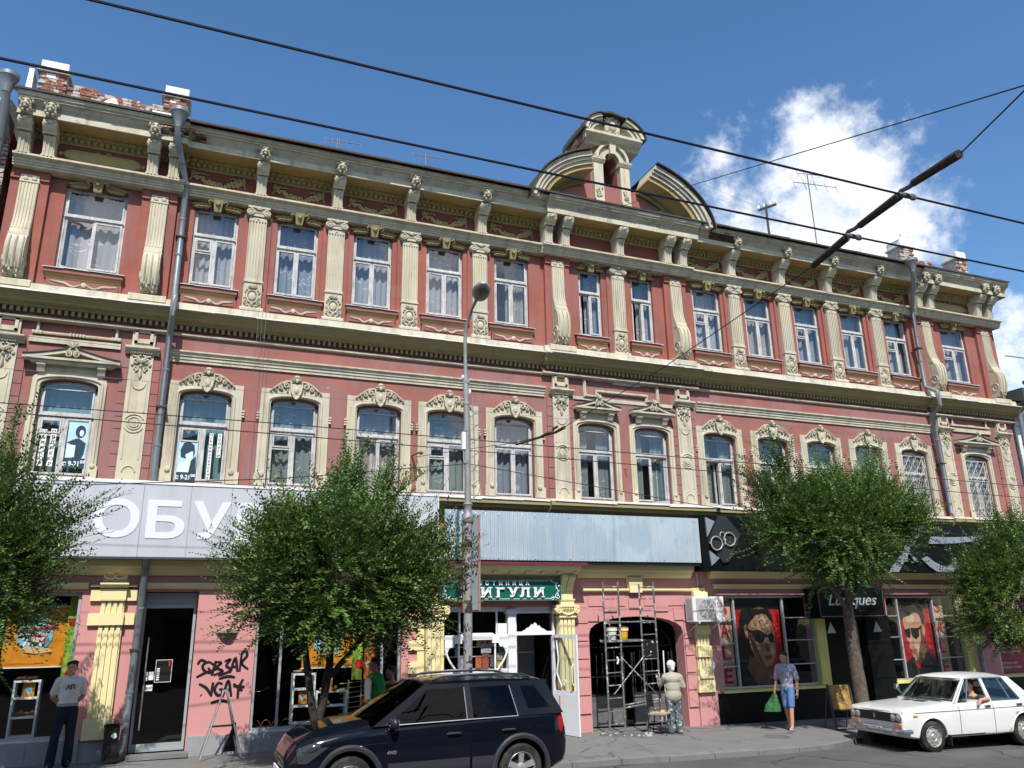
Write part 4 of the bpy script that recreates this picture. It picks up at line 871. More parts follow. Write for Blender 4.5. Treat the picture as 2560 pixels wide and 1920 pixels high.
    # hotel porch: ionic half columns, consoles and canopy
    for x, a in ((-5.05, 0), (-1.86, 1)):
        m = MB().box(x-.2, x+.2, -.16, .02, .72, 2.42)
        for k in range(4): c0 = x-.2+.1*k; m.box(c0+.012, c0+.088, -.2, -.16, .80, 2.40)
        m.box(x-.215, x+.215, -.22, .02, .70, .80); p = m.build('porch_pilaster', YEL, B, 0)
        m = MB().box(x-.22, x+.22, -.24, .02, 2.405, 2.445).box(x-.2, x+.2, -.2, .02, 2.445, 2.58).box(x-.3, x+.3, -.26, .02, 2.645, 2.69)
        for s in (-1, 1): m.lathe([(.085, .02), (.085, -.24), (.07, -.26), (.025, -.26), (.02, -.28)], (x+s*.235, 0, 2.575), 14, 'y'); m.spiral((x+s*.235, 2.575), .09, 1.6, .018, -.265, s, pi/2)
        for k in range(7): m.ball((x-.12+k*.04, -.245, 2.60), (.016, .02, .035), 5, 4)
        m.tube([(x-.2, -.235, 2.55), (x-.1, -.25, 2.49), (x, -.255, 2.47), (x+.1, -.25, 2.49), (x+.2, -.235, 2.55)], .025, 5)
        m.build('porch_capital', YEL, p)
        m = MB().box(x-.2, x+.2, -.18, .02, 2.69, 2.79).box(x-.22, x+.22, -.2, .02, 2.79, 2.83).box(x-.18, x+.18, -.16, .02, 2.83, 3.0)
        for s in (-1, 1): m.prof_x([(.02, 3.0), (-.17, 3.0), (-.21, 3.06), (-.24, 3.16), (-.32, 3.24), (-.38, 3.30), (-.38, 3.37), (-.34, 3.40), (.02, 3.40)], x+s*.095-.085, x+s*.095+.085)
        for k in range(4): m.lathe([(.02, -.38+.0*k), (.02, -.4)], (x-.12+k*.08, 0, 3.35), 6, 'y')
        m.build('porch_console', YEL, p, 30)
        MB().box(x-.24, x+.24, -.18, .02, -.4, .70).build('porch_pedestal', PINK, p, 0)
    m = MB().prof_x([(.02, 3.27), (-.18, 3.27), (-.22, 3.34), (-.42, 3.41), (-.45, 3.44), (-.53, 3.45), (-.58, 3.54), (-.60, 3.575), (.02, 3.60)], -5.28, -1.62); can = m.build('porch_cornice', YEL, B, 30)
    for k in range(9): x = -5.0+k*.40; MB().box(x, x+.1, -.50, -.36, 3.385, 3.435).build('modillion', YEL, can, 0)
    MB().hexa([(-5.4, -.66, 3.575), (-1.48, -.66, 3.575), (-1.48, .0, 3.66), (-5.4, 0, 3.66), (-5.4, -.66, 3.615), (-1.48, -.66, 3.615), (-1.48, 0, 3.70), (-5.4, 0, 3.70)]).build('porch_roof_sheet', mat('maroon_sheet', (.15, .02, .035), .5, .4, var=.1), can, 0)
    # quoin stripes left of the porch, courses right of it
    for k in range(8):
        z = 2.95-k*.47; MB().box(-5.62, -5.27, -.07, .02, z-.24, z).build('quoin_band', YEL, B, 0)
    MB().box(-5.42, -5.27, -.05, .02, -.2, 3.2).build('quoin_band', YEL, B, 0)
    for k in range(7):
        z = 2.66-k*.40
        for a, b in ((-1.66, -1.24), (1.44, 1.70)):
            if z-.385 > -.1: MB().box(a, b, -.035, .02, z-.385, z-.012).build('ashlar_block', PINK, B, 0)
    for k in range(5):                                    # voussoirs over the gateway
        a = pi*(.18+.16*k); x, z = .105+1.5*cos(a), 2.0+.62*sin(a)
        MB().poly_y([(x-.19, z-.02), (x+.19, z-.02), (x+.21, min(2.92, z+.26)), (x-.21, min(2.92, z+.26))], -.03, .02).build('voussoir', PINK, B, 0)
    MB().prof_x([(.02, 2.985), (-.07, 2.985), (-.1, 3.02), (-.1, 3.065), (.02, 3.075)], -1.38, 1.72).build('gateway_band', YEL, B, 30)
    MB().poly_y([(-.10, 2.97), (.24, 2.97), (.27, 3.34), (-.13, 3.34)], -.14, 0).build('gateway_keystone', YEL, B, 0)
    for x0, x1 in ((-1.2, -.2), (.35, 1.5)): MB().box(x0, x1, -.02, .02, 2.66, 2.90).build('gateway_panel', PINK, B, 0)
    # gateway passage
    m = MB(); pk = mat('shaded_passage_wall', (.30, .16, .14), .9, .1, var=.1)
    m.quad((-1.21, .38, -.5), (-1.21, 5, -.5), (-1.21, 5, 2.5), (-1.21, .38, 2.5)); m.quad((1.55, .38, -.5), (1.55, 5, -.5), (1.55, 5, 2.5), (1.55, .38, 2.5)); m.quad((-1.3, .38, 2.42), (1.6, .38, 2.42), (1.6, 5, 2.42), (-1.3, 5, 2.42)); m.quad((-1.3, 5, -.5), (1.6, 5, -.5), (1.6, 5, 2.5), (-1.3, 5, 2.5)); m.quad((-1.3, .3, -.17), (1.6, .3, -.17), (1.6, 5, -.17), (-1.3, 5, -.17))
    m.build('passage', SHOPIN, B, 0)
ground_floor()
def iron_gate():
    g = thing('iron_gate', 'black wrought iron gate with scrolls inside the pink gateway arch', 'gate', (.1, .55, gz(0)))
    for s in (-1, 1):
        m = MB(); x0 = s*.12+(.05 if s > 0 else -.05); 
        for k in range(7):
            x = s*(.2+k*.165); m.tube([(x, 0, .75), (x, 0, 1.62+.06*sin(k))], .011, 5); m.leaf((x, 1.62+.06*sin(k)), pi/2, .1, .025, 0)
        m.box(min(s*.12, s*1.28), max(s*.12, s*1.28), -.02, .02, .72, .77).box(min(s*.12, s*1.28), max(s*.12, s*1.28), -.012, .012, 1.15, 1.18); m.box(s*.12-.02, s*.12+.02, -.02, .02, 0, 1.7).box(s*1.28-.02, s*1.28+.02, -.02, .02, 0, 2.0)
        lf = m.build('gate_leaf', IRON, g); MB().box(min(s*.14, s*1.26), max(s*.14, s*1.26), -.012, .012, .05, .72).build('gate_panel', mat('dented_grey_sheet', (.20, .20, .20), .5, .5, .5, var=.25, vscale=5, bump=.4, bscale=6), g, 0)
    m = MB(); m.tube([(x, 0, z) for x, z in arc(0, 1.86, 1.26, 0, pi, 14, .62)], .018, 5); m.box(-1.28, 1.28, -.015, .015, 1.83, 1.86)
    for k in range(6): x = -1.0+k*.4; m.spiral((x, 2.06-.05*abs(x)), .14, 1.6, .013, 0, 1 if k % 2 else -1, pi/2, 4, 18)
    m.build('gate_scrollwork', IRON, g)
iron_gate()

# ---- shop windows and doors
def shop_window(name, x0, x1, z0, z1, muls, y, fm, rails=(), t=.05):
    m = MB(); casement(m, x0, x1, z0, z1, y, t, .06)
    for x in muls: m.box(x-t/2, x+t/2, y-.07, y, z0+t, z1-t)
    for a, b, z in rails: m.box(a, b, y-.05, y, z-.012, z+.012)
    f = m.build(name, fm, B, 0); xs = [x0]+list(muls)+[x1]
    for a, b in zip(xs, xs[1:]): pane(f, [(a+.02, y-.03, z0+.02), (b-.02, y-.03, z0+.02), (b-.02, y-.03, z1-.02), (a+.02, y-.03, z1-.02)], SGLASS)
    return f
shop_window('shop_window', -14.35, -12.05, .41, 2.99, (), .12, GREYFR); shop_window('shop_window', -8.79, -5.77, .34, 3.01, (-8.28, -6.17), .12, GREYFR)
MB().box(-14.3, -12.05, -.02, .12, .385, .41).build('window_sill', FLASH, B, 0); MB().box(-8.8, -5.76, -.03, .12, .315, .34).build('window_sill', FLASH, B, 0)
shop_window('shop_window', 2.52, 5.60, .62, 2.88, (3.05, 4.62), .12, GREYFR, ((4.62, 5.58, 1.15), (4.62, 5.58, 1.75), (4.62, 5.58, 2.32), (2.54, 3.05, 1.15), (2.54, 3.05, 1.72), (2.54, 3.05, 2.3)))
shop_window('shop_window', 8.22, 11.03, .60, 2.86, (8.68, 10.05), .12, GREYFR, ((8.24, 8.68, 1.15), (8.24, 8.68, 1.75), (8.24, 8.68, 2.32), (10.05, 11.0, 1.15), (10.05, 11.0, 1.72), (10.05, 11.0, 2.3)))
shop_window('shop_window', 12.4, 14.05, .57, 2.43, (), .1, GREYFR)
for a, b in ((2.5, 5.62), (8.2, 11.05), (12.36, 14.1)): MB().prof_x([(.12, .56), (-.09, .54), (-.09, .585), (.12, .615)], a-.05, b+.25).build('window_sill', LYEL, B, 0)
for x in (5.62, 11.05): MB().box(x, x+.30, -.035, .02, .60, 2.92).build('lemon_jamb', LYEL, B, 0); MB().box(x-.002, x+.01, -.03, .12, .6, 2.9).build('lemon_jamb', LYEL, B, 0)
def shop_door():
    m = MB(); casement(m, -10.95, -9.97, .06, 3.0, .36, .05, .07); m.box(-10.9, -10.02, .27, .36, 2.70, 2.78)
    d = m.build('door', GREYFR, B, 0); pane(d, [(-10.92, .33, .08), (-9.99, .33, .08), (-9.99, .33, 2.72), (-10.92, .33, 2.72)], SGLASS)
    MB().box(-10.9, -10.02, .30, .34, 2.78, 2.96).build('fanlight_panel', mat('pale_frosted_panel', (.45, .52, .56), .3, .4), d, 0)
    MB().tube([(-10.80, .26, .45), (-10.80, .26, 2.15)], .016, 6).build('door_handle', STEEL, d); MB().box(-10.9, -10.02, .3, .335, .08, .2).build('door_rail', GREYFR, d, 0)
    y = .318
    o = MB().box(-10.62, -10.32, y, y+.003, 1.30, 1.72).build('door_notice', MBLACK, d, 0)
    m = MB(); casement(m, -10.62, -10.32, 1.30, 1.72, y, .008, .002); [m.box(-10.59, -10.54, y-.003, y-.001, 1.34+.04*k, 1.365+.04*k) for k in range(6)]; m.build('notice_print', WHITE, d, 0); MB().box(-10.39, -10.355, y-.003, y-.001, 1.60, 1.69).build('notice_print', mat('signal_red', (.6, .03, .03), .5), d, 0)
    MB().box(-10.73, -10.64, y, y+.002, 1.35, 1.50).box(-10.79, -10.75, y, y+.002, 1.43, 1.5).box(-10.79, -10.75, y, y+.002, 1.34, 1.41).build('door_sticker', OFFW, d, 0); MB().box(-10.80, -10.64, y, y+.002, 1.15, 1.26).build('door_sticker', OFFW, d, 0)
    obj('lettering', text_me('на себя', .045, MBLACK, .001), d, (-10.72, y-.002, 1.185))
shop_door()
def hotel_front():
    y = .12
    m = MB(); m.box(-4.84, -2.06, y-.05, y+.02, 2.56, 2.66).box(-4.84, -4.78, y-.05, y, .4, 2.56); m.box(-3.28, -3.09, y-.14, y+.02, -.3, 2.62).box(-3.32, -3.05, y-.16, y+.02, 2.50, 2.60)
    for k in range(4): m.box(-3.265+.043*k, -3.24+.043*k, y-.155, y-.14, .3, 2.48)
    for x in (-4.42, -3.52): m.box(x-.02, x+.02, y-.05, y, 2.05, 2.56)
    m.box(-4.80, -3.28, y-.06, y, 1.98, 2.06).box(-4.80, -3.28, y-.06, y, 1.24, 1.32).box(-4.80, -3.28, y-.04, y+.02, -.3, 1.24)
    f = m.build('hotel_front', WPLAS, B, 0)
    pane(f, [(-4.8, y-.02, 1.3), (-3.28, y-.02, 1.3), (-3.28, y-.02, 2.56), (-4.8, y-.02, 2.56)], SGLASS)
    # ornamental white fretwork round the kiosk window
    m = MB(); cx = -4.03; yy = y-.10
    m.poly_y([(-4.47, 1.95), (-3.55, 1.95), (-3.55, 2.03), (-3.66, 2.10), (-4.36, 2.10), (-4.47, 2.03)], yy-.03, yy)
    for s in (-1, 1):
        top = [(cx+s*(.44+.31*t), 1.95-.30*t+.035*sin(t*4*pi)) for t in [k/10 for k in range(11)]]
        m.band(top, [(cx+s*(.44+.31*k/10) if False else x, 2.05) for k, (x, z) in enumerate(top)], yy-.02, yy); m.poly_y([(cx+s*.36, 1.88), (cx+s*.52, 1.88), (cx+s*.52, 2.0), (cx+s*.36, 2.0)], yy-.06, yy)
        m.tube([(cx+s*.43, yy-.03, 1.30), (cx+s*.43, yy-.03, 1.90)], .022, 8); L_ = [(cx+s*(.72-.02*k-.006*k*k), yy-.03, 1.70-.08*k) for k in range(6)]; m.tube([(cx+s*.75, yy-.03, 1.78)]+L_, .022, 6)
    m.build('fretwork', WHITE, f, 0)
    MB().box(-3.52, -3.30, y-.10, y-.02, 2.02, 2.30).box(-3.46, -3.34, y-.115, y-.1, 2.04, 2.18).build('meter_box', WPLAS, f, 0)
    r = random.Random(12); cols = [(.5, .12, .05), (.45, .38, .3), (.10, .3, .28), (.55, .35, .08), (.12, .10, .09), (.35, .35, .38), (.3, .08, .06)]
    k = 0
    for (x, z, w, h, c) in ((-3.95, 1.34, .14, .26, 0), (-3.78, 1.34, .17, .30, 6), (-3.58, 1.36, .17, .26, 4), (-3.76, 1.66, .24, .20, 5), (-3.62, 1.80, .16, .16, 1), (-3.92, 1.82, .13, .12, 3), (-3.78, 1.84, .1, .1, 1), (-4.46, 1.62, .08, .22, 2), (-4.32, 1.34, .16, .28, 5), (-3.42, 1.50, .13, .16, 1), (-3.42, 1.36, .14, .12, 3), (-3.40, 1.68, .1, .12, 2), (-3.80, 1.68, .10, .14, 6)):
        MB().box(x-w/2, x+w/2, y+.01+.004*k, y+.015+.004*k, z, z+h).build('magazine', mat('magazine_print_%d' % c, cols[c], .5, .3, var=.6, vscale=22), f, 0); k += 1
    for z in (1.33, 1.60, 1.80): MB().box(-4.7, -3.32, y+.06, y+.25, z-.012, z).build('kiosk_shelf', WPLAS, f, 0)
    # entrance with open white door leaf
    m = MB(); casement(m, -3.09, -2.08, -.14, 2.56, y, .045, .07); m.box(-3.05, -2.1, y-.08, y, 2.03, 2.11)
    pts = []
    for i in range(17): t = i/16; pts.append((-2.58+.32*(-1+2*t), 2.11+.19*(1-abs(-1+2*t))**1.1*(1+.18*sin(i*2.4))))
    m.poly_y(pts+[(-2.26, 2.10), (-2.90, 2.10)], y-.05, y-.03)
    d = m.build('door', WPLAS, B, 0)
    pane(d, [(-3.05, y-.03, 2.11), (-2.1, y-.03, 2.11), (-2.1, y-.03, 2.53), (-3.05, y-.03, 2.53)], SGLASS)
    MB().box(-3.02, -2.12, 1.2, 1.23, -.14, 2.02).build('inner_door', mat('grey_green_door', (.20, .22, .21), .6, .3, var=.1), d, 0); MB().box(-2.58, -2.56, 1.18, 1.2, -.1, 1.9).box(-3.0, -2.14, 1.18, 1.2, 1.6, 1.63).build('inner_door', WPLAS, d, 0)
    q = MB(); casement(q, 0, .9, -.10, 2.03, 0, .07, .04); q.box(.07, .83, -.035, -.005, -.03, .75).box(.07, .83, -.03, 0, .75, .82); q.box(.4, .5, -.05, 0, 1.0, 1.05)
    M = Matrix.Translation((-2.12, y-.02, 0)) @ Matrix.Rotation(radians(-76), 4, 'Z')
    lf = q.xf(M).build('door_leaf', WPLAS, d, 0); g = MB().add([(.07, -.02, .8), (.83, -.02, .8), (.83, -.02, 1.97), (.07, -.02, 1.97)], [(0, 1, 2, 3)]).xf(M); g.build('pane', SGLASS, d, 0)
    h = MB().tube([(.80, -.07, .95), (.80, -.11, 1.0), (.80, -.11, 1.35), (.80, -.07, 1.4)], .014, 6); h.tube([(.2, -.05, 1.9), (.3, -.08, 1.5), (.22, -.08, 1.2), (.35, -.05, .9)], .018, 6); h.xf(M).build('door_handle', WPLAS, d)
hotel_front()
def optician_entrance():
    y = .15
    m = MB().box(5.92, 6.72, -.04, .4, -.5, 2.34).box(7.32, 8.18, -.04, .4, -.5, 2.34).box(6.72, 7.32, .0, .4, 2.2, 2.34); f = m.build('black_cladding', BLACK, B, 0)
    for x0 in (5.92, 7.32):
        for k in range(5): MB().box(x0+.01, x0+.79, -.052, -.04, -.35+k*.53, .165+k*.53).build('tile', BLACK, f, 0)
    q = MB(); casement(q, 6.72, 7.32, -.25, 2.2, .3, .05, .05); d = q.build('door', GREYFR, B, 0); pane(d, [(6.75, .27, -.2), (7.29, .27, -.2), (7.29, .27, 2.17), (6.75, .27, 2.17)], SGLASS)
    yy = .262
    o = text_me('СЕЗОННАЯ\nРАСПРОДАЖА', .05, WHITE, .001, 0); obj('lettering', o, d, (7.02, yy, 1.98)); obj('lettering', text_me('50%', .17, WHITE, .001, .008), d, (7.0, yy, 1.62)); MB().box(6.80, 7.2, yy, yy+.002, 1.54, 1.56).box(6.80, 7.2, yy, yy+.002, 1.83, 1.845).build('door_print', WHITE, d, 0)
    m = MB(); [m.lathe([(.045, 0), (.045, -.002)], (x, yy, 1.05), 12, 'y') for x in (6.86, 7.06)]; m.box(6.78, 6.80, yy-.001, yy, 1.01, 1.09).box(6.95, 7.15, yy-.001, yy, .86, .97); m.build('door_sticker', OFFW, d, 0)
    MB().lathe([(.05, 0), (.05, -.002)], (7.06, yy-.001, 1.05), 12, 'y').build('door_sticker', mat('pale_blue_sticker', (.25, .5, .65), .5), d, 0)
optician_entrance()
# ------------------------------------------------------------------ signs
def fit(me, x0, x1, z0, z1):
    xs = [v.co.x for v in me.vertices]; zs = [v.co.z for v in me.vertices]; a, b, c, d = min(xs), max(xs), min(zs), max(zs)
    for v in me.vertices: v.co.x = x0+(v.co.x-a)*(x1-x0)/(b-a); v.co.z = z0+(v.co.z-c)*(z1-z0)/(d-c)
    return me
def letter(ch, x0, x1, z0, z1, y, m, parent, depth=.02, bold=.02, shear=0):
    me = fit(text_me(ch, z1-z0, m, depth, bold, 'letter', shear), x0, x1, z0, z1); return obj('letter', me, parent, (0, y, 0))
def shoe_sign():
    s = thing('fascia_sign', 'long pale grey fascia sign with white Cyrillic letters above the left shop', 'sign')
    pm = mat('pale_grey_composite_panel', (.48, .49, .525), .45, .35, var=.05, vscale=.6, dirt=(.36, .365, .38), damt=.5, dscale=.5, streak=True); lm = mat('sign_white', (.68, .70, .72), .45, .3)
    MB().box(-14.55, -5.125, -.48, -.02, 3.64, 5.06).build('sign_box', pm, s, 0)
    x = -14.55
    for e in (-14.0, -13.08, -12.2, -11.15, -10.28, -9.5, -8.6, -7.7, -6.8, -5.95, -5.12):
        MB().box(x+.004, e-.004, -.50, -.48, 3.645, 5.055).build('panel', pm, s, 0); x = e
    MB().box(-14.56, -5.11, -.515, .0, 5.058, 5.09).build('cap_strip', lm, s, 0); MB().box(-14.56, -5.11, -.51, -.3, 3.60, 3.643).build('bottom_trim', mat('dark_trim', (.05, .055, .065), .5), s, 0); MB().box(-5.122, -5.10, -.51, -.02, 3.62, 5.07).build('end_strip', lm, s, 0)
    for ch, a, b in (('О', -11.98, -11.18), ('Б', -11.05, -10.35), ('У', -10.22, -9.50), ('В', -9.38, -8.72), ('Ь', -8.58, -7.95)): letter(ch, a, b, 4.0, 4.75, -.505, lm, s, .012, .022)
shoe_sign()
def corrugated():
    s = thing('corrugated_fascia', 'pale blue corrugated metal fascia panel above the hotel door and gateway', 'fascia panel')
    cm = mat('faded_blue_corrugated_metal', (.40, .485, .545), .5, .4, .1, var=.10, vscale=1.3, dirt=(.50, .52, .52), damt=.7, dscale=1.6, streak=True, fade=((.33, .42, .50), .8, .7))
    edges = [-4.95, -4.1, -3.2, -2.3, -1.4, -.5, .35, 1.1, 1.80]
    for a, b in zip(edges, edges[1:]):
        m = MB(); n = int((b-a)/.0235); k = 0; vs = []
        for i in range(n+1):
            x = a+(b-a)*i/n; y = -.455-(.028 if i % 4 in (1, 2) else 0)+(.004 if a in (-4.1, -2.3, -.5) else 0); vs += [(x, y, 3.68), (x, y, 4.79)]
        for i in range(n): m.f.append((2*i, 2*i+2, 2*i+3, 2*i+1))
        m.v = vs; m.build('corrugated_sheet', cm, s, 0)
        q = MB()
        for z in (3.74, 4.72):
            for x in (a+.12, (a+b)/2, b-.12): q.ball((x, -.48, z), .012, 5, 4)
        q.build('screw', STEEL, s)
    MB().box(-4.9, 1.8, -.44, -.38, 3.60, 3.70).box(-4.9, 1.8, -.44, -.38, 4.7, 4.78).build('frame_rail', MBLACK, s, 0)
    for x in (-4.8, -2.3, 0, 1.7): MB().box(x, x+.05, -.40, .0, 3.62, 3.68).box(x, x+.05, -.40, .0, 4.70, 4.76).build('bracket', MBLACK, s, 0)
corrugated()
def optic_sign():
    s = thing('fascia_sign', 'long glossy black fascia sign with grey letters and spectacles emblem above the optician', 'sign')
    MB().box(1.83, 14.4, -.49, -.02, 3.49, 4.85).build('sign_box', BLACK, s, 0)
    for k in range(9): MB().box(1.83+k*1.4, min(14.4, 1.83+k*1.4+1.392), -.505, -.488, 3.5, 4.84).build('panel', BLACK, s, 0)
    y = -.52
    def flat(name, P, m, d=.02, yy=y): return MB().poly_y(P, yy-d, yy+.012).build(name, m, s, 0)
    flat('emblem_lozenge', [(2.02, 4.20), (2.38, 4.86), (2.60, 4.87), (3.02, 4.40), (2.58, 3.70), (2.40, 3.68)], mat('charcoal_panel', (.03, .035, .04), .35), .05)
    flat('emblem_wedge', [(1.98, 4.82), (2.26, 4.72), (2.00, 4.32)], SGREY, .03); flat('emblem_wedge', [(2.02, 3.98), (2.32, 3.80), (2.06, 3.60)], SGREY, .03)
    sm = mat('brushed_silver', (.70, .66, .60), .3, .5, .6); m = MB(); yy = y-.09
    for cx, cz in ((2.22, 4.16), (2.63, 4.27)): m.tube([(x, yy, z) for x, z in arc(cx, cz, .17, 0, 2*pi*15/16, 15)], .018, 6, True)
    m.tube([(x, yy, z) for x, z in arc(2.42, 4.37, .075, -.4, pi+.4, 8)], .016, 6); m.tube([(2.04, yy, 4.15), (1.99, yy, 4.17)], .014, 5); m.tube([(2.80, yy, 4.28), (2.84, yy, 4.28)], .014, 5); m.tube([(2.37, yy, 4.22), (2.42, yy, 4.10)], .016, 5); m.tube([(2.47, yy, 4.14), (2.5, yy, 4.28)], .016, 5)
    m.build('spectacles_emblem', sm, s)
    # lettering strokes as they show beside the tree
    for ch, a, b in (('О', 4.35, 4.95), ('П', 5.05, 5.55), ('Т', 5.65, 6.12), ('И', 6.22, 6.75), ('К', 6.9, 7.4)): letter(ch, a, b, 3.78, 4.32, y+.005, SGREY, s, .03, .015)
    flat('swash_stroke', [(9.25, 4.83), (9.61, 4.84), (8.78, 4.02), (8.30, 3.50), (7.96, 3.50), (8.55, 4.0)], SGREY, .03)
    a = [(9.64+2.52*t, 4.30+.02*t+.22*t**2.4) for t in [i/10 for i in range(11)]]; b = [(9.78+2.42*t, 4.51-.06*sin(pi*t*.5)+.20*t**1.8) for t in [i/10 for i in range(11)]]
    q = MB(); q.band(a, b, y-.03, y+.012); q.build('swash_stroke', SGREY, s, 0)
    a = [(9.25, 3.86), (9.5, 3.66), (9.75, 3.52), (9.95, 3.50), (10.2, 3.50), (10.48, 3.51), (10.62, 3.86)]; b = [(9.48, 3.94), (9.7, 3.80), (9.95, 3.70), (10.1, 3.66), (10.25, 3.66), (10.4, 3.72), (10.58, 3.92)]
    q = MB(); q.band(a, b, y-.03, y+.012); q.build('swash_stroke', SGREY, s, 0)
    letter('К', 8.55, 9.25, 3.78, 4.28, y-.02, SGREY, s, .04, .012, .25)
    for x in (3.5, 6.0, 8.9): 
        f = MB().box(x-.09, x+.09, -.72, -.6, 4.12, 4.2).tube([(x, -.5, 4.14), (x, -.62, 4.16)], .015, 5); f.build('sign_spotlight', MBLACK, s, 0)
optic_sign()
def hotel_sign():
    s = thing('hotel_sign', 'dark green hotel signboard with white Cyrillic lettering and vine scrolls over the porch', 'sign', (-3.52, -.28, 3.03))
    gm = mat('green_signboard', (.006, .115, .085), .35, .4, var=.05); W = 1.475; H = .235; lm = mat('sign_letter_white', (.80, .80, .80), .5, .3)
    MB().box(-W, W, -.03, .1, -H, H).build('sign_board', gm, s, 0); m = MB(); casement(m, -W, W, -H, H, -.03, .012, .006); m.build('sign_edge', mat('sign_edge_green', (.10, .30, .24), .4), s, 0)
    def put(me, x, z, y): return obj('letter', me, s, (x, y, z))
    for i, ch in enumerate('ГОСТИНИЦА'):
        x = -.71+i*.165; me = text_me(ch, .085, lm, .02, .006, 'letter'); put(me, x, .105, -.045)
    def slab(P): return P
    # slab-serif letters with real depth
    def serif(ch, x0, x1):
        me = fit(text_me(ch, .21, lm, .035, .012, 'letter'), x0+.015, x1-.015, -.165, .05); put(me, 0, 0, -.055)
        m = MB(); foot = {'Ж': (.0, .5, 1.), 'И': (0, 1), 'Г': (0,), 'У': (), 'Л': (1,)}[ch]; head = {'Ж': (0, .5, 1), 'И': (0, 1), 'Г': (0,), 'У': (0, 1), 'Л': (.3, 1)}[ch]
        for f in foot: x = x0+.03+(x1-x0-.06)*f; m.box(x-.045, x+.045, -.072, -.038, -.168, -.150)
        for f in head: x = x0+.03+(x1-x0-.06)*f; m.box(x-.045, x+.045, -.072, -.038, .033, .053)
        if m.v: m.build('letter_serif', lm, s, 0)
    for ch, a, b in (('Ж', -1.03, -.62), ('И', -.53, -.28), ('Г', -.16, .05), ('У', .12, .38), ('Л', .40, .66), ('И', .76, 1.02)): serif(ch, a, b)
    m = MB(); y = -.037
    m.box(-1.1, 1.15, y, y+.006, .195, .205).box(-1.08, -.62, y, y+.006, -.205, -.195).box(-.6, 1.1, y, y+.006, -.205, -.195)
    for q in (-1, 1):
        x = q*1.38; m.tube([(x, y, .17), (x-q*.05, y, .10), (x+q*.0, y, .0), (x-q*.0, y, -.1), (x+q*.04, y, -.16)], .009, 4); m.spiral((x-q*.0, -.15), .07, 1.3, .009, y, q, pi/2); m.spiral((x-q*.14, -.19), .045, 1.3, .008, y, -q, pi/2)
        m.tube([(x-q*.03, y, .12), (x-q*.1, y, .17), (x-q*.16, y, .19)], .008, 4); m.tube([(x, y, -.19), (x-q*.1, y, -.16), (x-q*.2, y, -.2), (x-q*.28, y, -.19)], .009, 4); m.spiral((x-q*.17, .2), .025, 1.2, .006, y, q)
        for k in range(5): m.leaf((x+q*.01*sin(k*2), .14-k*.06), (.4 if k % 2 else 2.6), .06, .015, y, .004)
    m.build('vine_scroll', lm, s)
hotel_sign()
def lux_sign():
    s = thing('projecting_sign', 'black arched sign box with silver script lettering over the optician door', 'sign')
    y0, y1 = -.52, -.05; P = [(5.33, 2.28), (7.62, 2.28), (7.66, 3.03), (7.3, 3.14), (6.48, 3.22), (5.7, 3.14), (5.30, 3.03)]
    MB().poly_y(P, y0, y1).build('sign_box', BLACK, s, 0); c = (6.48, 2.75); Q = [(c[0]+(x-c[0])*.955, c[1]+(z-c[1])*.89) for x, z in P]
    m = MB(); m.tube([(x, y0-.004, z) for x, z in Q], .006, 4, True); m.build('silver_line', STEEL, s)
    me = fit(text_me('Luniques', .33, mat('silver_script', (.45, .50, .52), .35, .5, .3), .01, .004, 'lettering', .35), 5.66, 7.35, 2.52, 2.90); obj('lettering', me, s, (0, y0-.008, 0))
lux_sign()
def pyramid_lamp(x, lab):
    s = thing('wall_lamp', lab, 'wall lamp', (x, -.055, 1.90), 0, 'pyramid lamps beside the optician door')
    MB().add([(-.14, 0, 0), (.14, 0, 0), (.0, -.17, .02), (0, 0, .30)], [(0, 1, 2), (0, 2, 3), (1, 3, 2), (0, 3, 1)]).build('lamp_shade', OFFW, s, 0); MB().box(-.04, .04, -.03, .0, -.03, .02).build('lamp_base', MBLACK, s, 0)
pyramid_lamp(6.08, 'white pyramid wall lamp nearer the woman poster, left of the optician door'); pyramid_lamp(7.70, 'white pyramid wall lamp nearer the man poster, right of the optician door')
def sconce():
    s = thing('wall_sconce', 'half-bowl wall light on the pink pier above the graffiti', 'wall lamp', (-9.36, 0, 2.26))
    m = MB(); n = 12
    for r, z in ((.20, .0), (.20, -.055), (.185, -.06)):
        for k in range(n+1): a = pi+pi*k/n; m.v.append((r*cos(a), r*.75*sin(a), z))
    for i in range(2):
        for k in range(n): m.f.append((i*13+k, i*13+k+1, (i+1)*13+k+1, (i+1)*13+k))
    m.f.append(tuple(range(13))); m.build('lamp_rim', mat('brushed_lamp_metal', (.42, .40, .36), .4, .5, .4), s, 30)
    m = MB(); m.lathe([(.001, -.11), (.09, -.105), (.14, -.08), (.165, -.06)], (0, -.02, 0), 14); m.build('lamp_bowl', mat('lamp_dark', (.08, .07, .06), .5), s)
sconce()
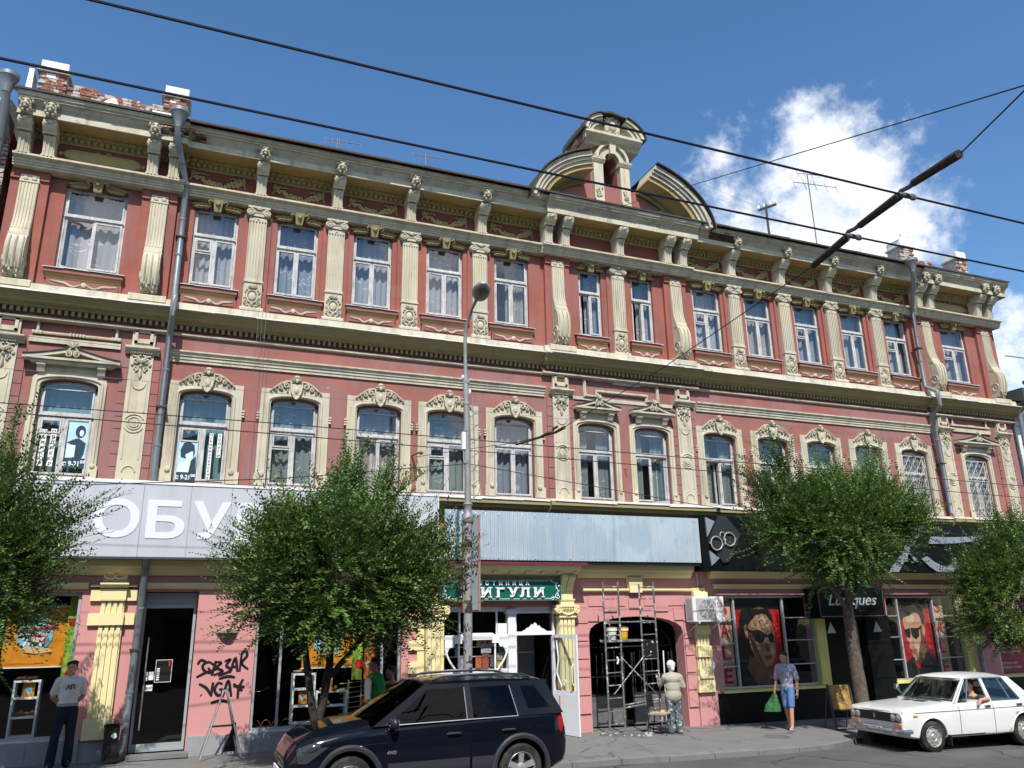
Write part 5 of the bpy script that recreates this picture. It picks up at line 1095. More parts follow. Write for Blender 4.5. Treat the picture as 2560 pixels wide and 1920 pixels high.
def graffiti():
    gm = mat('black_spray_paint', (.016, .014, .018), .8, .1); g = thing('graffiti', 'black spray-painted graffiti tag on the pink wall beside the shop door', 'graffiti', (0, 0, 0)); y = -.004
    S = [[(-9.55, 1.60), (-9.66, 1.66), (-9.76, 1.60), (-9.72, 1.50), (-9.60, 1.46), (-9.66, 1.56)], [(-9.86, 1.38), (-9.70, 1.46), (-9.5, 1.52)], [(-9.58, 1.40), (-9.52, 1.68)], [(-9.55, 1.66), (-9.42, 1.64), (-9.50, 1.55), (-9.38, 1.48), (-9.55, 1.41)], [(-9.36, 1.66), (-9.25, 1.70), (-9.32, 1.58), (-9.22, 1.50), (-9.38, 1.42), (-9.46, 1.40)], [(-9.24, 1.44), (-9.16, 1.72), (-9.10, 1.46)], [(-9.22, 1.55), (-9.1, 1.56)], [(-9.06, 1.46), (-9.04, 1.80), (-8.97, 1.84), (-8.94, 1.76), (-9.03, 1.62), (-8.9, 1.50)], [(-9.86, 1.62), (-9.80, 1.70), (-9.7, 1.66)],
         [(-9.80, 1.26), (-9.66, 1.18), (-9.56, 1.04)], [(-9.56, 1.02), (-9.54, 1.28)], [(-9.36, 1.24), (-9.45, 1.26), (-9.50, 1.14), (-9.44, 1.04), (-9.36, 1.06), (-9.36, 1.14), (-9.42, 1.14)], [(-9.34, 1.0), (-9.26, 1.30), (-9.18, 1.0)], [(-9.31, 1.12), (-9.2, 1.13)], [(-9.16, 1.24), (-8.98, 1.10)], [(-8.98, 1.32), (-9.05, 1.16), (-9.06, .96)], [(-9.44, 1.34), (-9.28, 1.38), (-9.14, 1.36)], [(-9.55, .90), (-9.38, .94), (-9.2, .90)], [(-9.75, 1.06), (-9.74, 1.05)], [(-9.16, 1.2), (-8.94, 1.17)]]
    for P in S:
        n = 6; Q = []
        for i in range(len(P)-1):
            p0, p1, p2, p3 = P[max(0, i-1)], P[i], P[i+1], P[min(len(P)-1, i+2)]
            for k in range(n):
                t = k/n; Q.append(tuple(.5*((2*p1[a])+(-p0[a]+p2[a])*t+(2*p0[a]-5*p1[a]+4*p2[a]-p3[a])*t*t+(-p0[a]+3*p1[a]-3*p2[a]+p3[a])*t**3) for a in (0, 1)))
        Q.append(P[-1]); m = MB(); w = .024
        for i, (x, z) in enumerate(Q):
            a = Q[max(0, i-1)]; b = Q[min(len(Q)-1, i+1)]; dx, dz = b[0]-a[0], b[1]-a[1]; l = sqrt(dx*dx+dz*dz) or 1; ww = w*(.8+.35*sin(pi*i/len(Q))); m.v += [(x-dz/l*ww, y, z+dx/l*ww), (x+dz/l*ww, y, z-dx/l*ww)]
        m.f = [(2*i, 2*i+2, 2*i+3, 2*i+1) for i in range(len(Q)-1)]; y -= .0003
        m.build('paint_stroke', gm, g, 0)
graffiti()
# ------------------------------------------------------------------ posters and window lettering
def pm_(c, n): return mat(n, c, .55, .25, var=.05, vscale=4)
ORNG = mat('orange_print', (.62, .225, .015), .6, .2, var=.18, vscale=5); PRED = pm_((.50, .02, .03), 'print_red'); TEAL = pm_((.08, .28, .33), 'print_teal'); LBLUE = pm_((.25, .48, .62), 'print_blue'); PGRN = pm_((.05, .16, .08), 'print_green'); SANDY = pm_((.62, .42, .2), 'print_sand')
def sale_poster(x0, x1, z0, z1, y, lab, group=None):
    s = thing('sale_poster', lab, 'poster', ((x0+x1)/2, y, z0)); w = (x1-x0)/2; h = z1-z0
    m = MB(); n = 14
    for i in range(n+1):
        for j in (0, 1): m.v.append((-w+2*w*i/n, .008*sin(i*1.3), h*j))
    m.f = [(2*i, 2*i+2, 2*i+3, 2*i+1) for i in range(n)]; m.build('poster_sheet', ORNG, s, 40)
    MB().box(-w-.01, w+.01, -.012, .012, h, h+.03).box(-w-.01, w+.01, -.012, .012, -.02, 0).build('poster_rail', OFFW, s, 0)
    def fl(name, P, m_, k): return MB().poly_y(P, -.012-.002*k, -.010-.002*k).build(name, m_, s, 0)
    r = w*.56; c = (-.02, h*.52); fl('print_disc', arc(c[0], c[1], r, 0, 2*pi, 24)[:-1], LBLUE, 0)
    fl('print_wave', [(c[0]+r*.1, c[1]-r*.55), (c[0]+r*.2, c[1]+r*.1), (c[0]+r*.5, c[1]+r*.35), (c[0]+r*.85, c[1]+r*.2), (c[0]+r*.7, c[1]+r*.05), (c[0]+r*.9, c[1]-r*.4), (c[0]+r*.6, c[1]-r*.75)], TEAL, 1)
    for px, pz in ((c[0]-r*.1, c[1]+r*1.15), (c[0]-r*.6, c[1]+r*.75)):
        m = MB(); m.poly_y([(px-.012, pz-r*.9), (px+.012, pz-r*.9), (px+.01, pz), (px-.01, pz)], -.0162, -.0150)
        for a in (-.5, .1, .7, 1.3, 1.9, 2.5, 3.1, 3.7): P = [(px, pz), (px+r*.3*cos(a)-.02*sin(a), pz+r*.3*sin(a)+.02*cos(a)), (px+r*.55*cos(a), pz+r*.55*sin(a)-.03), (px+r*.3*cos(a)+.02*sin(a), pz+r*.3*sin(a)-.02*cos(a))]; m.poly_y(P, -.0165-.0002*a, -.0148)
        m.build('print_palm', PGRN, s, 0)
    fl('print_beach', [(c[0]-r*.8, c[1]-r*.75), (c[0]-r*.2, c[1]-r*.65), (c[0]+r*.9, c[1]-r*.8), (c[0]+r*1.1, c[1]-r*1.0), (c[0]+r*.2, c[1]-r*1.12), (c[0]-r*.5, c[1]-r*1.0)], SANDY, 2)
    a = radians(11); M = lambda x, z: (c[0]+.05+x*cos(a)-z*sin(a), c[1]+r*.42+x*sin(a)+z*cos(a)); fl('print_ribbon', [M(-r*.85, -.035), (M(r*1.05, -.035)), M(r*1.05, .035), M(-r*.85, .035)], PRED, 3)
    me = text_me('ПОСЛЕДНЯЯ  ЦЕНА', .04, OFFW, .001, 0); obj('lettering', me, s, (c[0]+.08, -.0205, c[1]+r*.43), (0, -a, 0), (.72*w/.5, 1, 1))
    fl('print_label', [(c[0]-r*.25, c[1]-r*.5), (c[0]+r*.62, c[1]-r*.5), (c[0]+r*.62, c[1]+r*.12), (c[0]-r*.25, c[1]+r*.12)], PRED, 3)
    obj('lettering', text_me('СКИДКИ', .055, OFFW, .001, .001), s, (c[0]+r*.18, -.0205, c[1]-r*.02), None, (w/.5, 1, 1)); obj('lettering', text_me('до', .03, OFFW, .001), s, (c[0]-r*.05, -.0205, c[1]-r*.15)); obj('lettering', text_me('70%', .15, OFFW, .001, .012), s, (c[0]-r*.05, -.022, c[1]-r*.62), None, (w/.5, 1, 1))
    MB().box(-w+.06, w-.35, -.0125, -.0115, .06, .068).build('print_line', PRED, s, 0)
sale_poster(-13.30, -12.24, 1.66, 2.74, .40, 'orange summer sale poster in the leftmost shop window behind the standing man'); sale_poster(-7.80, -6.72, 1.47, 2.5, .42, 'orange summer sale poster in the shop window behind the twin-stemmed tree')
def banner(x, lab, y=.3, z0=.95, z1=2.95, m1='lime'):
    s = thing('hanging_banner', lab, 'banner', (x, y, z0)); h = z1-z0
    MB().box(-.13, .13, -.003, .003, 0, h).build('banner_cloth', pm_((.30, .42, .05), 'lime_print') if m1 == 'lime' else pm_((.60, .17, .04), 'tangerine_print'), s, 0); m = MB()
    m.lathe([(.10, 0), (.10, -.002)], (.03, -.006, h*.28), 14, 'y'); m.lathe([(.08, 0), (.08, -.002)], (-.03, -.006, h*.75), 12, 'y'); m.build('print_fruit', PRED if m1 == 'lime' else SANDY, s, 0)
    m = MB(); [m.leaf((-.05+.04*k, h*.4+.12*k), .9+k, .14, .03, -.007, .001) for k in range(4)]; m.build('print_leaf', pm_((.12, .34, .06), 'leaf_print'), s, 0); MB().box(-.14, .14, -.008, .008, h, h+.02).build('banner_rail', OFFW, s, 0)
banner(-12.13, 'narrow lime green banner beside the poster in the leftmost shop window'); banner(-6.62, 'narrow lime green banner with red apple right of the second sale poster', .35, 1.2, 2.3); banner(-6.40, 'narrow tangerine banner hanging right of the lime green banner', .35, 1.2, 2.3, 'o')
def shelf_unit(x0, x1, z0, z1, y, n, lab):
    s = thing('display_shelf', lab, 'shelf', ((x0+x1)/2, y, z0)); w = (x1-x0)/2; h = z1-z0; t = .035
    m = MB().box(-w, -w+t, 0, .3, 0, h).box(w-t, w, 0, .3, 0, h).box(-w+t, w-t, 0, .3, h-t, h); m.build('shelf_frame', WHITE, s, 0)
    for k in range(n): MB().box(-w+t, w-t, 0, .3, h*k/n, h*k/n+t).build('shelf_board', WHITE, s, 0)
    return s
def shoe(x, y, z, rz, lab, g, c):
    s = thing('shoe', lab, 'shoe', (x, y, z), rz, g); m = MB(); m.ball((-.07, 0, .03), (.06, .04, .035), 7, 5); m.ball((.05, 0, .045), (.06, .035, .05), 7, 5); m.ball((0, 0, .03), (.09, .036, .032), 7, 5); m.build('shoe_upper', c, s); MB().box(-.13, .10, -.038, .038, 0, .014).build('shoe_sole', MBLACK, s, 0)
shelf_unit(-13.03, -12.58, .42, 1.42, .42, 3, 'white three-tier display shelf in the leftmost shop window left of the standing man')
shelf_unit(-7.95, -7.48, .36, 1.36, .45, 3, 'tall white display shelf behind the twin tree stems'); shelf_unit(-7.46, -6.80, .36, .99, .45, 2, 'low white display shelf joined right of the tall one behind the tree')
BRN = mat('brown_leather', (.10, .045, .02), .45, .4); TAN = mat('tan_leather', (.35, .2, .09), .5, .4)
for i, (x, z) in enumerate(((-12.9, .80), (-12.7, .80), (-12.9, 1.425), (-12.72, 1.425))): shoe(x, .52, z, .3*i, 'dark shoe displayed on the white shelf left of the standing man', 'shoes on the left display shelf', BRN)
for i, (x, z) in enumerate(((-7.82, 1.365), (-7.62, 1.365), (-7.3, .995), (-7.05, .995), (-7.2, .72))): shoe(x, .55, z, .4*i, 'tan shoe displayed on the white shelves behind the tree', 'shoes on the shelves behind the tree', TAN)
def small_card(x, y, z, w, h, lab):
    s = thing('price_card', lab, 'card', (x, y, z)); MB().box(-w/2, w/2, 0, .01, 0, h).build('card_sheet', ORNG, s, 0); MB().lathe([(w*.33, 0), (w*.33, -.002)], (0, -.002, h*.5), 12, 'y').build('print_disc', LBLUE, s, 0)
small_card(-12.78, .50, 1.10, .2, .27, 'small orange card on the top tier of the left shelf'); small_card(-7.72, .52, .75, .17, .26, 'small orange card standing on the middle tier of the tall shelf'); small_card(-7.18, .52, 1.0, .13, .28, 'small orange card standing on top of the low white shelf')
def rack():
    s = thing('wooden_rack', 'slender pale wooden display rack in the shop window right of the shelves', 'rack', (-6.62, .6, .36)); wm = mat('pale_wood', (.55, .42, .22), .6)
    for x in (-.14, .14): MB().tube([(x, 0, 0), (x, 0, .82)], .016, 6).build('rack_post', wm, s)
    for k in range(7): MB().tube([(-.32, 0, .15+k*.1), (.32, 0, .20+k*.1)], .009, 5).build('rack_bar', wm, s)
rack()
def mannequin_cloth():
    s = thing('orange_drape', 'bright orange cloth draped on a stand in the shop window behind the passers-by', 'drape', (-6.28, .7, .36)); m = MB(); r = random.Random(3); prof = []
    for k in range(8):
        z = .25+k*.11; R = .16-.012*k+.02*sin(k*2); 
        for j in range(14): a = 2*pi*j/14; rr = R*(1+.18*sin(j*3+k)); m.v.append((rr*cos(a), rr*.7*sin(a), z))
    for k in range(7):
        for j in range(14): m.f.append((k*14+j, k*14+(j+1) % 14, (k+1)*14+(j+1) % 14, (k+1)*14+j))
    m.build('cloth', mat('orange_cloth', (.62, .10, .015), .8), s, 60); MB().tube([(0, 0, 0), (0, 0, 1.0)], .02, 6).build('stand', STEEL, s)
mannequin_cloth()
def bag(x, y, lab):
    s = thing('handbag', lab, 'bag', (x, y, .14), 0, 'dark bags on the shop window floor'); MB().hexa([(-.16, -.06, 0), (.16, -.06, 0), (.16, .06, 0), (-.16, .06, 0), (-.12, -.03, .22), (.12, -.03, .22), (.12, .03, .22), (-.12, .03, .22)]).build('bag_body', mat('black_leather', (.02, .02, .02), .4, .4), s, 0); MB().tube([(x_, 0, z_) for x_, z_ in arc(0, .2, .09, 0, pi, 8, .13)], .01, 5).build('bag_handle', BRN, s)
for k in range(4): bag(-8.62+.2*k, .6+.05*(k % 2), 'black handbag on the shop window floor left of the tall shelf')
# fashion posters in the optician's windows
def rounded(P, n=4):
    if len(P) < 6: return P
    Q = []; N_ = len(P)
    for i in range(N_):
        p0, p1, p2, p3 = P[i-1], P[i], P[(i+1) % N_], P[(i+2) % N_]
        for k in range(n):
            t = k/n; Q.append(tuple(.5*((2*p1[a])+(-p0[a]+p2[a])*t+(2*p0[a]-5*p1[a]+4*p2[a]-p3[a])*t*t+(-p0[a]+3*p1[a]-3*p2[a]+p3[a])*t**3) for a in (0, 1)))
    return Q
def fashion(x0, x1, z0, z1, y, woman):
    s = thing('fashion_poster', 'red poster of a woman in sunglasses with slicked hair in the left optician window' if woman else 'red poster of a dark-haired man in sunglasses in the right optician window', 'poster', (x0, y, z0)); W, H = x1-x0, z1-z0
    bgm = pm_((.42, .015, .018), 'poster_red'); MB().box(0, W, 0, .006, 0, H).build('poster_sheet', bgm, s, 0)
    sk = mat('print_skin', (.50, .27, .17), .5, .3, var=.12, vscale=2.5) if not woman else mat('print_tanned_skin', (.36, .19, .11), .5, .3, var=.25, vscale=3); hr = mat('print_black', (.012, .010, .010), .45, .3); sh_ = mat('print_brown', (.17, .075, .04), .5, .3, var=.2, vscale=3)
    k = [0]
    def fl(name, P, m_):
        k[0] += 1; P = rounded(P); return MB().poly_y([(x*W, z*H) for x, z in P], -.001-.0012*k[0], -.0002-.0012*k[0]).build(name, m_, s, 0)
    if woman:
        fl('print_shade', [(0, .86), (1, .86), (1, 1), (0, 1)], hr); fl('print_hair', [(.12, 0), (.05, .25), (.1, .6), (.2, .86), (.4, .99), (.62, .97), (.78, .86), (.84, .7), (.5, .5), (.3, .2)], hr)
        fl('print_neck', [(.16, .05), (.3, .33), (.75, .16), (.8, 0), (.1, 0)], sh_); fl('print_face', [(.30, .62), (.38, .78), (.55, .83), (.76, .78), (.84, .62), (.85, .5), (.86, .40), (.82, .30), (.74, .22), (.6, .20), (.44, .28), (.34, .42)], sk)
        fl('print_shadow', [(.30, .62), (.36, .42), (.46, .28), (.60, .20), (.52, .32), (.44, .46), (.42, .60)], sh_); fl('print_ear', [(.22, .66), (.28, .70), (.31, .62), (.28, .52), (.24, .55)], sk)
        fl('print_hairline', [(.28, .68), (.36, .83), (.55, .90), (.74, .84), (.80, .72), (.70, .80), (.52, .80), (.40, .74)], hr); fl('print_glint', [(.45, .87), (.6, .91), (.68, .87), (.58, .86)], sh_)
        fl('print_lens', [(.38, .60), (.44, .50), (.55, .47), (.63, .51), (.64, .58), (.54, .62), (.44, .62)], hr); fl('print_lens', [(.70, .56), (.74, .48), (.82, .47), (.84, .55), (.80, .59)], hr); fl('print_temple', [(.26, .66), (.40, .60), (.40, .57), (.27, .63)], hr); fl('print_bridge', [(.63, .57), (.70, .56), (.70, .54), (.63, .54)], hr)
        hl = mat('print_highlight', (.60, .40, .28), .5, .3, var=.1, vscale=4); fl('print_light', [(.60, .78), (.70, .74), (.76, .66), (.72, .62), (.62, .66), (.56, .74)], hl); fl('print_light', [(.74, .44), (.80, .42), (.82, .36), (.78, .32), (.73, .36)], hl); fl('print_nose', [(.66, .54), (.72, .40), (.70, .37), (.63, .38)], sh_); fl('print_lips', [(.60, .31), (.68, .335), (.76, .31), (.70, .28), (.64, .28)], pm_((.22, .05, .04), 'print_lip')); fl('print_top', [(0, 0), (.05, .16), (.2, .2), (.36, .05), (.40, 0)], hr); fl('print_top', [(.72, 0), (.78, .12), (1, .2), (1, 0)], hr)
    else:
        fl('print_shade', [(0, .84), (1, .84), (1, 1), (0, 1)], mat('print_darkgreen', (.02, .03, .03), .45)); fl('print_neck', [(.45, .28), (.78, .42), (.82, .18), (.55, .10)], sh_)
        fl('print_face', [(.20, .68), (.26, .80), (.45, .86), (.66, .80), (.74, .62), (.74, .45), (.62, .30), (.50, .20), (.40, .20), (.34, .26), (.33, .33), (.29, .36), (.30, .42), (.24, .46), (.28, .56), (.22, .60)], sk)
        hl = mat('print_highlight', (.60, .40, .28), .5, .3, var=.1, vscale=4); fl('print_light', [(.30, .74), (.40, .78), (.52, .76), (.50, .68), (.38, .66), (.30, .68)], hl); fl('print_light', [(.34, .56), (.37, .46), (.35, .42), (.30, .43), (.31, .50)], hl); fl('print_light', [(.44, .44), (.54, .44), (.56, .36), (.50, .30), (.44, .36)], hl); fl('print_shadow', [(.74, .62), (.74, .45), (.62, .30), (.50, .20), (.56, .34), (.64, .46), (.66, .6)], sh_); fl('print_ear', [(.70, .62), (.78, .66), (.80, .56), (.75, .48), (.71, .52)], sk)
        fl('print_hair', [(.16, .70), (.10, .82), (.22, .95), (.48, .99), (.70, .95), (.82, .82), (.80, .64), (.74, .66), (.70, .76), (.56, .80), (.40, .76), (.24, .74)], hr)
        fl('print_lens', [(.20, .58), (.24, .50), (.33, .47), (.37, .54), (.36, .60)], hr); fl('print_lens', [(.38, .60), (.40, .50), (.50, .46), (.60, .50), (.62, .60)], hr); fl('print_temple', [(.60, .60), (.72, .64), (.72, .61), (.60, .57)], hr)
        fl('print_lips', [(.32, .335), (.42, .345), (.50, .33), (.42, .29), (.34, .295)], pm_((.36, .10, .08), 'print_lip2')); fl('print_jacket', [(0, 0), (.02, .12), (.2, .2), (.36, .24), (.44, .1), (.55, .14), (.76, .30), (.84, .24), (1, .15), (1, 0)], hr); fl('print_collar', [(.36, .24), (.48, 0), (.40, 0)], sh_)
fashion(3.08, 4.60, .68, 2.84, .2, True); fashion(8.70, 10.03, .68, 2.84, .2, False)
def sale_strip(x0, x1, z0, z1, y, lab):
    s = thing('sale_strip', lab, 'poster', ((x0+x1)/2, y, z0)); w = (x1-x0)/2; h = z1-z0; MB().box(-w, w, 0, .004, 0, h).build('paper_strip', mat('beige_print', (.56, .36, .27), .6, .2, var=.04), s, 0)
    for i, ch in enumerate('SALE'): me = fit(text_me(ch, .3, PRED, .002, .012, 'letter'), -w*.55, w*.55, h*(.80-.255*i), h*(.80-.255*i)+h*.165); obj('letter', me, s, (0, -.004, 0))
sale_strip(2.56, 3.02, .66, 2.84, .17, 'beige paper strip with red vertical SALE left of the woman poster'); sale_strip(10.10, 10.55, .64, 2.82, .17, 'beige paper strip with red vertical SALE right of the man poster')
def red_notice():
    s = thing('service_poster', 'red poster listing optical services in white Cyrillic text at the right end', 'poster', (13.2, .16, .6)); MB().box(-.78, .78, 0, .004, 0, 1.8).build('poster_sheet', pm_((.36, .02, .04), 'crimson_print'), s, 0)
    for z, t in ((1.45, 'качественная\nоптика'), (1.05, 'диагностика зрения'), (.72, 'подбор очков и\nконтактных линз'), (.28, 'изготовление\nи ремонт очков')): obj('lettering', text_me(t, .085, OFFW, .001, .001, align='LEFT'), s, (-.7, -.003, z))
red_notice()
# hairdresser's window stickers on the middle floor
def sticker(txt, x, z0, z1, y, w, lab):
    s = thing('window_sticker', lab, 'sticker', (x, y, z0)); h = z1-z0; MB().box(-w/2, w/2, 0, .003, 0, h).build('paper_strip', OFFW, s, 0); n = len(txt); dkt = mat('print_violet_black', (.03, .02, .05), .6)
    for i, ch in enumerate(txt): lh = h/n*.62; me = text_me(ch, lh, dkt, .001, .002, 'letter', sx=1.1); obj('letter', me, s, (0, -.002, h-(i+.85)*h/n))
sticker('МАНИКЮР', -13.12, 5.42, 6.16, .085, .10, 'white vertical paper strip in the leftmost window, nearer the left frame'); sticker('ПЕДИКЮР', -12.95, 5.42, 6.18, .085, .10, 'white vertical paper strip in the leftmost window, nearer the middle bar')
sticker('УСЛУГИ', -9.83, 5.78, 6.30, .085, .085, 'short white vertical paper strip in the second window from the left'); sticker('ПАРИКМАХЕРСКИЕ', -10.0, 5.30, 6.30, .085, .075, 'long white vertical paper strip in the second window from the left')
def portrait(x0, x1, z0, z1, y, lab, curly):
    s = thing('hair_poster', lab, 'poster', ((x0+x1)/2, y, z0)); W = x1-x0; H = z1-z0; MB().box(-W/2, W/2, 0, .004, 0, H).build('poster_sheet', pm_((.42, .60, .68), 'print_pale_blue'), s, 0); dk = pm_((.02, .05, .075), 'print_ink_blue'); lt = pm_((.62, .72, .76), 'print_white_blue'); k = [0]
    def fl(n, P, m_): k[0] += 1; MB().poly_y([(x*W-W/2, z*H) for x, z in P], -.001-.001*k[0], -.0002-.001*k[0]).build(n, m_, s, 0)
    MB().box(-W/2, W/2, -.0014, -.0002, 0, H*.22).build('print_band', dk, s, 0); obj('lettering', text_me('с 9-21⁰⁰', H*.11, OFFW, .001, .003), s, (0, -.003, H*.05), None, (.8, 1, 1))
    if curly:
        fl('print_body', [(.0, .55), (.3, .62), (.55, .66), (.95, .55), (.9, .3), (.8, .22), (.35, .22), (.3, .5)], dk); fl('print_hair', arc(.62, .80, .26, 0, 2*pi, 14, .14)[:-1], dk); fl('print_face', arc(.68, .77, .11, 0, 2*pi, 12, .07)[:-1], lt); fl('print_note', [(.05, .24), (.45, .24), (.45, .5), (.05, .5)], lt)
    else:
        fl('print_shoulder', [(.0, .22), (.1, .42), (.5, .5), (.9, .42), (1, .22)], lt); fl('print_shade', [(.62, .22), (.7, .5), (.95, .62), (1, .22)], dk); fl('print_hair', [(.15, .58), (.1, .75), (.25, .92), (.55, .97), (.82, .88), (.88, .70), (.8, .56), (.6, .6), (.4, .55)], dk); fl('print_face', [(.38, .62), (.5, .76), (.78, .72), (.80, .58), (.66, .46), (.5, .5)], lt); fl('print_fringe', [(.3, .72), (.5, .8), (.8, .74), (.66, .72), (.45, .66)], dk)
portrait(-12.70, -12.34, 5.40, 6.34, .085, 'blue hairdresser poster of a curly-haired model in the leftmost window', True); portrait(-10.62, -10.25, 5.24, 6.12, .085, 'blue hairdresser poster of a short-haired model in the second window', False)
# ------------------------------------------------------------------ pipes, grilles, services
def downpipe(name, pts, label, r=.065, hopper=None, shoe=None):
    s = thing('downpipe', label, 'downpipe', (pts[-1][0], pts[-1][1], pts[-1][2])); o = Vector(pts[-1]); rel = [Vector(p)-o for p in pts]
    MB().tube(rel, r, 10).build('pipe', ZINC, s, 50)
    rn = random.Random(int(abs(pts[0][0]*100)))
    for a, b in zip(rel, rel[1:]):
        d = b-a; n = int(d.length/.95)
        for k in range(1, n+1): q = a+d*(k/(n+1)); t = d.normalized()*.02; MB().tube([q-t, q+t], r*1.14, 10).build('pipe_joint', ZINC, s)
        if abs(d.z) > 1.2:
            q = a+d*.5; MB().box(q.x-r*1.5, q.x+r*1.5, q.y-r*1.3, q.y+.2, q.z-.015, q.z+.015).build('pipe_bracket', ROOF, s, 0)
    if hopper: h = rel[0]; MB().lathe([(r*1.02, -.02), (r*1.15, .05), (.17, .30), (.20, .34), (.20, .42), (.15, .42)], tuple(h), 12).build('hopper', ZINC, s)
downpipe('l', [(-11.30, -1.12, 12.80), (-11.28, -1.02, 12.55), (-11.04, -.25, 11.9), (-11.03, -.24, 9.3), (-11.0, -.62, 9.02), (-11.0, -.62, 8.62), (-11.03, -.2, 8.35), (-11.03, -.17, 5.1)], 'tall zinc downpipe with funnel head running down the left part of the facade', .068, True)
downpipe('l2', [(-10.98, -.42, 3.66), (-10.98, -.2, 3.45), (-11.02, -.17, .42), (-11.06, -.26, .18), (-11.1, -.36, .12)], 'grey downpipe between the fluted yellow pilaster and the dark shop door', .068)
downpipe('r', [(10.2, -1.12, 12.72), (10.3, -1.0, 12.45), (10.93, -.25, 11.8), (10.93, -.24, 9.25), (10.95, -.62, 9.0), (10.97, -.62, 8.55), (11.06, -.2, 8.3), (11.2, -.17, 5.3), (11.24, -.4, 5.02)], 'tall zinc downpipe with funnel head running down the right part of the facade', .068, True)
downpipe('r2', [(11.42, -.2, 3.45), (11.36, -.17, .3), (11.36, -.3, -.1)], 'mottled grey downpipe beside the right optician window', .07)
downpipe('nb', [(15.3, -.62, 9.35), (15.15, -.5, 8.9), (14.98, -.3, 8.6), (15.0, -.25, .1)], 'dark downpipe at the joint with the cream neighbouring house', .09, True)
downpipe('far', [(-14.60, -.95, 12.95), (-14.60, -.8, 12.6), (-14.72, -.3, 11.6), (-14.75, -.28, .2)], 'zinc downpipe with funnel head at the far left corner', .085, True)
def grille(c, lab):
    s = thing('window_grille', lab, 'window grille', (c, .03, 5.22)); W = .47; H = 1.80; wm = mat('pale_painted_iron', (.50, .50, .46), .6, .3, .2)
    m = MB(); casement(m, -W, W, 0, H, 0, .018, .018); m.build('grille_frame', wm, s, 0)
    for k in range(7):
        x = -W+.067+k*.134; m = MB(); m.tube([(x+.045*sin(t*1.05+(k % 2)*pi), -.01, t*H/30) for t in range(31)], .009, 4); m.build('grille_bar', wm, s)
    m = MB(); r = random.Random(int(c*10))
    for i in range(9):
        for j in range(5): m.spiral((-.37+j*.185, .12+i*.19), .055, 1.2, .007, -.012, 1 if (i+j) % 2 else -1, r.uniform(0, 3), 4, 9)
    m.build('grille_scrolls', wm, s)
grille(MDC[13], 'curly pale iron window grille left of the right downpipe'); grille(MDC[14], 'curly pale iron window grille in the rightmost window under a pediment')
def ac_unit():
    s = thing('air_conditioner', 'white outdoor air conditioner unit mounted between the gateway and optician window', 'air conditioner', (1.91, -.30, 2.26)); W = .46; H = .60
    wm = mat('ac_white_enamel', (.70, .70, .68), .4, .4, var=.03)
    MB().box(-W, W, -.16, .16, 0, H).build('ac_case', wm, s, 0); MB().box(-.36, .22, -.168, -.16, .04, H-.05).build('fan_panel', mat('ac_grey', (.40, .41, .41), .5), s, 0)
    m = MB()
    for k in range(8): r = .03+.028*k; m.tube([(-.07+r*cos(a*pi/12), -.178, .295+r*sin(a*pi/12)) for a in range(24)], .005, 4, True)
    for k in range(8): a = k*pi/4; m.tube([(-.07, -.178, .295), (-.07+.235*cos(a), -.178, .295+.235*sin(a))], .006, 4)
    m.build('fan_guard', wm, s); MB().lathe([(.225, 0), (.225, -.002)], (-.07, -.169, .295), 20, 'y').build('fan_opening', mat('fan_dark', (.05, .055, .055), .6), s, 0)
    m = MB(); [m.ball((-.07+.11*cos(k*2.1), -.172, .295+.11*sin(k*2.1)), (.09, .003, .06), 8, 5) for k in range(3)]; m.build('fan_blade', mat('fan_blade_grey', (.16, .17, .17), .5), s)
    MB().box(-W-.004, -W, -.12, .12, .06, H-.06).build('side_grille', mat('ac_grey', (.4, .41, .41), .5), s, 0)
    m = MB()
    for x in (-.3, .3): m.box(x-.02, x+.02, -.18, .30, -.04, 0).tube([(x, -.15, -.02), (x, .28, -.22)], .015, 5)
    m.build('bracket', OFFW, s, 0); obj('lettering', text_me('CB', .085, PRED, .001, .001), s, (.34, -.163, .38)); MB().box(.30, .38, -.163, -.161, .49, .52).build('badge', LBLUE, s, 0); MB().box(.27, .41, -.163, -.161, .345, .355).build('print_line', PRED, s, 0)
    MB().tube([(.0, .1, H), (.02, .24, .8), (.02, .26, 1.2)], .012, 5).build('cable', OFFW, s)
ac_unit()
for x, z, r, lab in ((2.12, 1.22, .13, 'white round paint blot on the pink wall below the air conditioner'),):
    m = MB(); P = [(x+r*(1+.14*sin(k*2.3))*cos(k*pi/10), z+r*(1.1+.14*cos(k*1.7))*sin(k*pi/10)) for k in range(20)]; m.poly_y(P, -.060, -.052); o = m.build('paint_blot', WHITE); tag(o, lab, 'paint blot')
